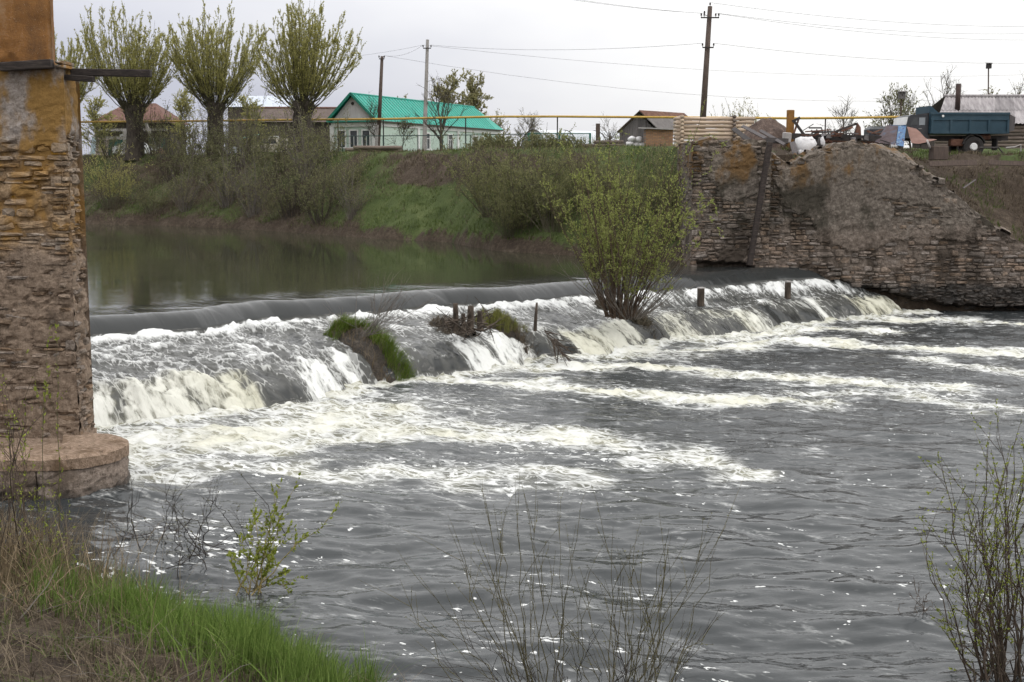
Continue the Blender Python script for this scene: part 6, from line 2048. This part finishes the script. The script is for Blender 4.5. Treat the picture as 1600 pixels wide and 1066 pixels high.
# --- shed with corrugated slate roof
SY = 78.0
sd = thing('slate_roofed_shed', 'log shed with grey corrugated slate roof behind the truck', 'shed', (PY(1470, 240, SY)[0], SY, TOP_Z - .6), .0)
sl = sd.location
zr = PY(1476, 151, SY + 2.6)[2] - sl[2]; ze = PY(1462, 192, SY - .2)[2] - sl[2]
xl0, xl1 = PY(1461, 190, SY)[0] - sl[0], PY(1770, 190, SY)[0] - sl[0]
xr0 = PY(1477, 151, SY + 2.6)[0] - sl[0]
MB().prism([(xl0 + .3, .25, 0), (xl1, .25, 0), (xl1, .25, ze + .1), (xl0 + .3, .25, ze + .1)], (0, 5, 0)).build('walls', M_DARKWALL, sd)
z = .1
while z < ze - .05:
    MB().tube([(xl0 + .1, .14, z), (xl1, .14, z)], .115, 8).build('wall_log', M_LOGOLD, sd, True); z += .215
nsh = 10; wsh = (xl1 - xl0) / nsh
for row in range(2):
    for k in range(nsh):
        t0, t1 = (0.0, .53) if row == 0 else (.49, 1.0)
        na = 28; V = []
        lift = .03 * row + .012 * rr.random()
        for t in (t0, t1):
            for i in range(na):
                u = i / (na - 1); x = xl0 + (k + u * 1.03) * wsh + (xr0 - xl0) * t * (1 - (k + u) / nsh)
                V.append((x, -.2 + 2.8 * t, ze - .05 + (zr - ze) * t + .03 * math.sin(u * 2 * math.pi * 5.0) + lift + .012 * (k % 2)))
        np_obj('slate_sheet', V, grid_faces(2, na), M_SLATE, sd, smooth=True)
MB().add([(xr0 - .1, 2.62, zr - .02), (xl1, 2.62, zr - .02), (xl1, 5.6, ze), (xl0, 5.6, ze)], [(0, 1, 2, 3)]).build('rear_roof', M_SLATE, sd)
MB().tube([(xr0 - .1, 2.6, zr + .04), (xl1, 2.6, zr + .04)], .09, 6).build('ridge_cap', M_SLATE, sd)
cx, cy = PY(1497, 150, SY + 1.3)[0] - sl[0], 1.3
MB().tube([(cx, cy, PY(1497, 168, SY + 1.3)[2] - sl[2] - .3), (cx, cy, PY(1497, 131, SY + 1.3)[2] - sl[2])], .155, 12).build('chimney_pipe', simple('sooty_pipe', [(.022, .016, .016), (.06, .035, .03)], 3, .8, .2), sd, True)

# --- bird boxes on poles
for px, yt, yb, Y, s_, lab in ((1538, 103, 150, 88, .30, 'small bird box on a thin pole above the slate roof'), (1405, 149, 190, 74, .34, 'pale bird box on a pole in the leafing tree behind the sheets')):
    t = thing('bird_box', lab, 'bird box', (PY(px, 240, Y)[0], Y, TOP_Z - .1))
    zt = PY(px, yt, Y)[2] - TOP_Z + .1
    MB().tube([(0.25 if px > 1500 else 0, 0, 0), (0, 0, zt)], .045, 6).build('pole', M_POLE, t)
    bx = MB().box((0, -.05, zt - .02), (s_, s_ * .9, s_ * 1.1)).build('box', M_STEELD if px > 1500 else M_GWOOD, t)
    MB().box((0, -.08, zt + s_ * .58), (s_ * 1.3, s_ * 1.3, .04), (.15, 0, 0)).build('lid', M_GWOOD, bx)
    MB().tube([(0, -.05 - s_ * .46, zt), (0, -.05 - s_ * .48, zt)], .04, 8).build('entrance_hole', M_STEELD, bx)
bent = thing('bent_pipe_rail', 'low bent pipe rail under the tail of the truck', 'rail', (PY(1570, 245, 60)[0], 60, gz(PY(1570, 245, 60)[0], 60)))
wb_(MB().tube([PY(1530, 231, 60), PY(1560, 231, 60), PY(1567, 239, 60)], .04, 6), 'bar', M_STEELD, bent)
wb_(MB().tube([PY(1572, 231, 60), PY(1585, 230, 60), PY(1595, 226, 60), PY(1595, 246, 60)], .035, 6), 'pipe', M_CONC, bent)
# ------------------------------------------------------------------ islands on the weir
M_SOIL = simple('wet_soil', [(.012, .010, .008), (.032, .025, .018), (.070, .055, .040)], 6, .7, .9, .04)
M_MOSS = simple('mossy_mud', [(.018, .015, .010), (.045, .040, .022), (.080, .065, .042)], 6, .8, .9, .04)
M_GRASS_I = leaf_mat('island_grass', (.075, .130, .018), (.180, .240, .050), .3)
M_GRASS_Y = leaf_mat('island_yellow_grass', (.120, .135, .030), (.250, .250, .080), .3)
M_STUMP = simple('rotten_stump', [(.020, .015, .011), (.060, .045, .034), (.120, .095, .075)], 7, .95, .9, .03, (1, 1, .4))


def mound(px_foot, half, d1, rise, seed, n=34, k=19, ds=0.0, d0=-.25):
    """Ragged hump riding on the weir: follows the fall, `rise` above it, up to d1 metres up the flow."""
    s0 = float(np.interp(px_foot, _fx, _seg)) + ds
    T, Cc = np.meshgrid(np.linspace(0, 1, n), np.linspace(-1, 1, k), indexing='ij')
    d = d0 + (d1 - d0) * T
    hw = np.interp(T, *zip(*half))
    s_ = s0 + Cc * hw + .10 * fbm(T * 6, Cc * 3, 3, seed)
    fx_, fy_ = foot(s_)
    z, w, L = profile(s_, d)
    Z = z + np.interp(T, *zip(*rise)) * (1 - np.abs(Cc) ** 2.6) + .14 * fbm(s_ * 2.6, d * 2.6, 4, seed + 1) * (1 - Cc ** 4) - .14 * np.abs(Cc) ** 4 - .25 * sstep(.93, 1.0, T) - .1
    return np.stack([fx_ - FLOW[0] * d, fy_ - FLOW[1] * d, Z], -1)


def mound_grass(M, cnt, h, r, lean, mat, name, parent, sel=None, width=.006, bend=.5):
    n, k, _ = M.shape
    i = r.uniform(0, n - 1.001, cnt); j = r.uniform(0, k - 1.001, cnt)
    if sel is not None:
        kp = sel(i / (n - 1), j / (k - 1) * 2 - 1, r); i, j = i[kp], j[kp]
    i0, j0 = i.astype(int), j.astype(int); fi, fj = (i - i0)[:, None], (j - j0)[:, None]
    P = M[i0, j0] * (1 - fi) * (1 - fj) + M[i0 + 1, j0] * fi * (1 - fj) + M[i0, j0 + 1] * (1 - fi) * fj + M[i0 + 1, j0 + 1] * fi * fj
    P[:, 2] -= .03
    V, F = blades(P - np.array(parent.location), h * r.uniform(.5, 1.3, len(P)), r, width, bend, lean, 5)
    o = np_obj(name, V, F, mat, parent); o['kind'] = 'stuff'
    return o


r = np.random.default_rng(901)
fl3 = np.array([FLOW[0], FLOW[1], 0])
# grassy hump
A = PZ(560, 560, .8)
isl1 = thing('grass_hump', 'grassy earth hump breaking the fall on the left half of the weir', 'islet', (A[0], A[1], 0))
Mh = mound(618, ((0, .62), (.5, .72), (1, .5)), 2.7, ((0, .10), (.3, .30), (.7, .46), (1, .30)), 911)
np_obj('earth', (Mh - np.array(isl1.location)).reshape(-1, 3), grid_faces(34, 19), M_SOIL, isl1, smooth=True)
mound_grass(Mh, 8000, .36, r, fl3 * .55 - np.array([0, 0, .0]), M_GRASS_I, 'grass', isl1, lambda t, c, q: (pnoise(t * 5, c * 3, 31) > -.35) & ~((c < -.1) & (t < .55)) & ~((t > .55) & (t < .68) & (c < .3)), .006, .45)
mound_grass(Mh, 700, .42, r, fl3 * .4, M_DRY, 'dry_stalks', isl1, lambda t, c, q: c < .6, .004, .9)
tw = []
base = np.array(PZ(575, 522, 1.45)) - np.array(isl1.location)
for i in range(34):
    d = np.array([r.normal(.75, .55), r.normal(.1, .3), r.uniform(.35, 1.1)])
    P, R = shoot(r, base + r.normal(0, .13, 3) * np.array([1, 1, .3]), d, r.uniform(.8, 1.75), .008, 7, .15, .09, .0025); tw.append((P, R))
    for _ in range(4):
        p, dd = along(P, r.uniform(.3, .9)); Q, RQ = shoot(r, p, dd / np.linalg.norm(dd) + r.normal(0, .45, 3), r.uniform(.2, .6), .004, 4, .1, .1, .0015); tw.append((Q, RQ))
V, F = tubes(tw); np_obj('bare_twigs', V, F, M_TWIG_G, isl1, smooth=True)
# stump islet
A = PZ(800, 535, .8)
isl2 = thing('stump_islet', 'islet of driftwood and yellow-green grass in the middle of the weir', 'islet', (A[0], A[1], 0))
Ms = mound(838, ((0, .30), (.45, .5), (1, .7)), 2.5, ((0, .06), (.4, .20), (.75, .32), (1, .2)), 921)
np_obj('earth', (Ms - np.array(isl2.location)).reshape(-1, 3), grid_faces(34, 19), M_SOIL, isl2, smooth=True)
mound_grass(Ms, 5200, .32, r, fl3 * .12, M_GRASS_Y, 'grass', isl2, lambda t, c, q: (t > .42) & (pnoise(t * 8, c * 4, 41) > -.2), .006, .3)
mound_grass(Ms, 1600, .30, r, fl3 * .5, M_DRYB, 'dead_stalks', isl2, lambda t, c, q: t > .1, .005, .9)
for px, yt, yb, rad in ((712, 474, 512, .085), (735, 478, 514, .10), (750, 486, 512, .09), (724, 490, 515, .07)):
    p = PZ(px, yb, 1.1); H = PY(px, yt, p[1])[2] - 1.0
    V, F = trunk_mesh(H, rad, rad * .8, px, 0, 9, 6)
    o = np_obj('stump', V, F, M_STUMP, None, smooth=True, loc=(p[0], p[1], 1.0)); tag(o, {712: 'tall rotten stump post at the upstream end of the driftwood islet', 735: 'second thick stump post on the driftwood islet', 750: 'short broad stump beside the islet grass', 724: 'low stump between the two tall stump posts'}[px], 'stump', 'stumps on the driftwood islet')
p = PZ(836, 512, 1.0); H = PY(838, 473, p[1])[2] - .9
o = MB().tube([(0, 0, 0), (.02, 0, H * .5), (.05, 0, H)], [.055, .05, .03], 8).build('stake', M_STUMP, None, True, loc=(p[0], p[1], .9)); tag(o, 'thin upright stake at the grassy end of the driftwood islet', 'stake')
dw = []
for i in range(60):
    px = r.uniform(690, 770); p = np.array(PZ(px, r.uniform(502, 522), 1.12)) - np.array(isl2.location)
    d = np.array([r.normal(0, 1), r.normal(0, .6), r.normal(.05, .35)])
    P, R = shoot(r, p + np.array([0, 0, r.uniform(0, .22)]), d, r.uniform(.3, .9), r.uniform(.008, .03), 5, 0, .15); dw.append((P, R))
for i in range(26):
    q = r.uniform(0, 1); p = np.array(PZ(850 + 30 * q, 515 + 40 * q, 1.0 - .8 * q)) - np.array(isl2.location)
    P, R = shoot(r, p, np.array([.6, -.6, -.5]) + r.normal(0, .35, 3), r.uniform(.4, 1.1), r.uniform(.01, .025), 5, 0, .1); dw.append((P, R))
V, F = tubes(dw, 5); o = np_obj('driftwood', V, F, M_STUMP, isl2, smooth=True); o['kind'] = 'stuff'
Mt = mound(838, ((0, .6), (.5, .8), (1, .6)), 3.0, ((0, .1), (.5, .26), (1, .12)), 925, ds=-1.75, d0=1.25)
np_obj('debris_bed', (Mt - np.array(isl2.location)).reshape(-1, 3), grid_faces(34, 19), M_SOIL, isl2, smooth=True)
mound_grass(Mt, 1200, .22, r, fl3 * .4, M_DRYB, 'debris_stalks', isl2, None, .006, 1.0)
# mud bank under the willow
A = PZ(990, 510, .8)
isl3 = thing('mud_bank', 'dark mud bank at the foot of the island willow sloping into the water', 'islet', (A[0], A[1], 0))
Mm = mound(1034, ((0, .30), (.5, .5), (1, .75)), 2.9, ((0, .06), (.4, .20), (.75, .30), (1, .2)), 931)
np_obj('earth', (Mm - np.array(isl3.location)).reshape(-1, 3), grid_faces(34, 19), M_MOSS, isl3, smooth=True)
mound_grass(Mm, 3000, .24, r, fl3 * .6, M_DRYB, 'dead_stalks', isl3, lambda t, c, q: t > .12, .005, .9)
# weir furniture
for px, yt, yb, w_, lab in ((1095, 451, 463, .20, 'square post stub on the weir right of the island willow'), (1231, 441, 452, .18, 'post stub at the far end of the weir near the abutment')):
    p = PZ(px, yb, 1.15); H = PY(px, yt, p[1])[2] - .8
    t = thing('weir_post', lab, 'post', (p[0], p[1], .8), .3, 'post stubs on the weir')
    MB().box((0, 0, H / 2), (w_, w_, H), bev=.02).build('post', M_STUMP, t); MB().box((0, 0, H + .02), (w_ * 1.1, w_ * 1.1, .05), bev=.01).build('cap', M_CONC, t)

# ------------------------------------------------------------------ foreground shoots
M_BUD = leaf_mat('spring_buds', (.150, .190, .030), (.290, .320, .070), .35)
M_BUDB = leaf_mat('olive_buds', (.085, .085, .040), (.170, .165, .075), .2)


def shoots(name, label, base_px, tips, Y, r0, leaf, m_stem, m_leaf, seed, twigs=3, per=6, z=None, kink=.03, jitb=.12, cat='twigs', leaf_from=.3, ratio=.25, dY=.5, extra=0):
    """Slender shoots from a stool at base_px reaching the picture points in tips."""
    r = np.random.default_rng(seed)
    X0 = PY(base_px, 900, Y)[0]
    z0 = gz(X0, Y) if z is None else z
    polys, lp, ld = [], [], []
    tips = list(tips) + [(x + r.normal(0, 22), y + abs(r.normal(20, 45))) for x, y in tips for _ in range(extra)]
    for tx, ty in tips:
        Yt = Y + r.normal(0, dY)
        T = np.array(PY(tx, ty, Yt)); B = np.array([X0 + r.normal(0, jitb), Y + r.normal(0, jitb), z0 - .05])
        k = 10; s_ = np.linspace(0, 1, k)[:, None]
        bow = np.array([r.normal(0, .10), r.normal(0, .1), .06]) * np.linalg.norm(T - B)
        P = B + (T - B) * s_ + bow * (s_ * (1 - s_)) * 2 + r.normal(0, kink, (k, 3)) * np.sin(s_ * np.pi) ** .5
        L = np.linalg.norm(T - B)
        R = np.linspace(r0 * r.uniform(.7, 1.2), .0016, k); polys.append((P, R))
        def dress(P, n):
            for _ in range(n):
                x, xd = along(P, r.uniform(leaf_from, .999)); lp.append(x); ld.append(xd / (np.linalg.norm(xd) + 1e-9))
        dress(P, int(per * 2.5))
        for _ in range(twigs):
            p, dd = along(P, r.uniform(.25, .9)); dd = dd / np.linalg.norm(dd)
            Q, RQ = shoot(r, p, dd + r.normal(0, .35, 3), L * r.uniform(.10, .30), .0035, 5, .1, .08, .0012); polys.append((Q, RQ)); dress(Q, per)
    B0 = np.array([X0, Y, z0])
    t = thing(name, label, cat, tuple(B0))
    V, F = tubes([(P - B0, R) for P, R in polys], 5); np_obj('stems', V, F, m_stem, t, smooth=True)
    if lp and leaf > 0:
        V, F = leaves_mesh(np.array(lp) - B0, np.array(ld), leaf, ratio, r); np_obj('foliage', V, F, m_leaf, t)
    return t


M_TW_OL = simple('olive_shoots', [(.050, .045, .020), (.110, .095, .048)], 4, .8, 0)
M_TW_BR = simple('brown_shoots', [(.040, .028, .020), (.090, .066, .048)], 4, .85, 0)
M_TW_DK = simple('black_twigs', [(.018, .014, .012), (.045, .036, .030)], 4, .85, 0)
M_TW_YE = simple('yellow_shoots', [(.130, .100, .030), (.220, .170, .060)], 4, .8, 0)
rt = np.random.default_rng(950)
shoots('willow_shoots', 'tallest budding willow shoots standing in front of the river at bottom centre', 868, [(812, 738), (838, 745), (758, 775), (792, 792), (700, 820), (868, 860), (655, 900), (830, 870), (735, 870), (780, 930), (900, 820), (640, 960)], 12.9, .0075, .022, M_TW_OL, M_BUDB, 951, 3, 5, extra=1)
shoots('willow_shoots', 'straight budding willow shoots fanning right at bottom centre', 985, [(930, 818), (958, 822), (985, 850), (1040, 850), (1075, 842), (1118, 828), (1135, 820), (1012, 940), (900, 935), (1085, 940), (1135, 955), (945, 905), (970, 880), (1000, 905), (1060, 890), (880, 960), (1030, 800)], 12.8, .0075, .022, M_TW_OL, M_BUDB, 952, 3, 5, jitb=.2, extra=1)
shoots('bramble_twigs', 'low tangle of dark twigs at the bottom edge between the shoots', 905, [(800, 985), (850, 1000), (930, 985), (960, 1000), (1010, 995), (1110, 965), (1060, 1000), (770, 1010), (990, 1010), (715, 985), (680, 1005)], 12.6, .006, .0, M_TW_DK, M_BUDB, 953, 5, 0, jitb=.4, extra=1)
shoots('leafing_shoots', 'slender yellow shoots with green leaves at the edge of the grass', 392, [(440, 752), (468, 742), (452, 800), (398, 785), (378, 835), (415, 800), (462, 835), (430, 860), (360, 870)], 16.0, .009, .06, M_TW_YE, M_BUD, 954, 4, 12, z=.05, kink=.02, leaf_from=.35, extra=1)
shoots('bare_shoots', 'dark bare twigs rising from the water below the stone pier', 300, [(210, 745), (226, 760), (262, 755), (308, 740), (282, 790), (330, 800), (345, 770), (200, 800), (240, 810), (362, 730), (188, 850), (318, 850), (270, 850), (350, 850), (222, 860), (285, 760), (335, 745), (252, 780), (300, 810), (372, 790), (232, 740), (320, 775), (265, 820), (385, 840)], 17.6, .008, .03, M_TW_DK, M_BUDB, 955, 6, 1, z=-.05, jitb=.6)
shoots('bare_shoots', 'dark bare twigs in the water left of the yellow shoots', 240, [(178, 830), (205, 770), (250, 800), (290, 810), (160, 800), (215, 840), (260, 860)], 18.2, .008, .0, M_TW_DK, M_BUDB, 956, 4, 0, z=-.05, jitb=.35, extra=1)
shoots('tall_shoot', 'single tall willow shoot with green tip rising before the mill pillar', 92, [(78, 506), (90, 560)], 15.8, .009, .05, M_TW_OL, M_BUD, 957, 3, 10, leaf_from=.55, kink=.015, jitb=.05)
shoots('dry_stalks', 'tall dry stalks and shoots at the left picture edge', 35, [(2, 560), (18, 640), (5, 690), (48, 700), (62, 740), (30, 600), (75, 770), (110, 800), (20, 760)], 14.6, .009, .04, M_TW_BR, M_BUD, 958, 4, 4, leaf_from=.6, jitb=.25, extra=2)
shoots('dry_stalks', 'straw-coloured stalks standing in the bottom left corner', 40, [(60, 820), (88, 790), (20, 850), (105, 850), (45, 880), (0, 800), (70, 900), (130, 880)], 12.8, .007, .0, simple('straw_stalks', [(.16, .115, .065), (.27, .205, .13)], 4, .85, 0), M_BUD, 959, 2, 0, jitb=.25, extra=2)
shoots('riverside_bush', 'big bare bush with curving dark stems at the right picture edge', 1582, [(1560, 642), (1548, 700), (1580, 690), (1600, 660), (1622, 640), (1482, 742), (1470, 712), (1440, 806), (1462, 880), (1510, 780), (1530, 820), (1604, 740), (1640, 720), (1500, 860), (1480, 930), (1560, 800), (1590, 830), (1450, 960), (1622, 800), (1540, 760)], 12.9, .013, .034, M_TW_BR, M_BUD, 960, 7, 9, kink=.045, jitb=.16, cat='bush', leaf_from=.6, extra=1)
shoots('riverside_bush', 'dense lower brush at the foot of the bush on the right edge', 1590, [(1530, 870), (1560, 900), (1500, 940), (1580, 880), (1605, 860), (1480, 985), (1545, 960), (1515, 1000), (1590, 940), (1620, 900), (1570, 1000), (1495, 900)], 12.7, .010, .02, M_TW_BR, M_BUDB, 961, 7, 3, kink=.05, jitb=.2, cat='bush')
shoots('floating_brush', 'small russet clump of dead twigs in the water left of the right-hand bush', 1442, [(1424, 905), (1440, 912), (1455, 920), (1462, 940), (1410, 940), (1420, 925), (1448, 930), (1470, 955)], PZ(1442, 962, 0)[1], .004, .0, M_TWIG_R, M_BUDB, 962, 6, 0, z=-.02, jitb=.10, kink=.02, dY=.1)
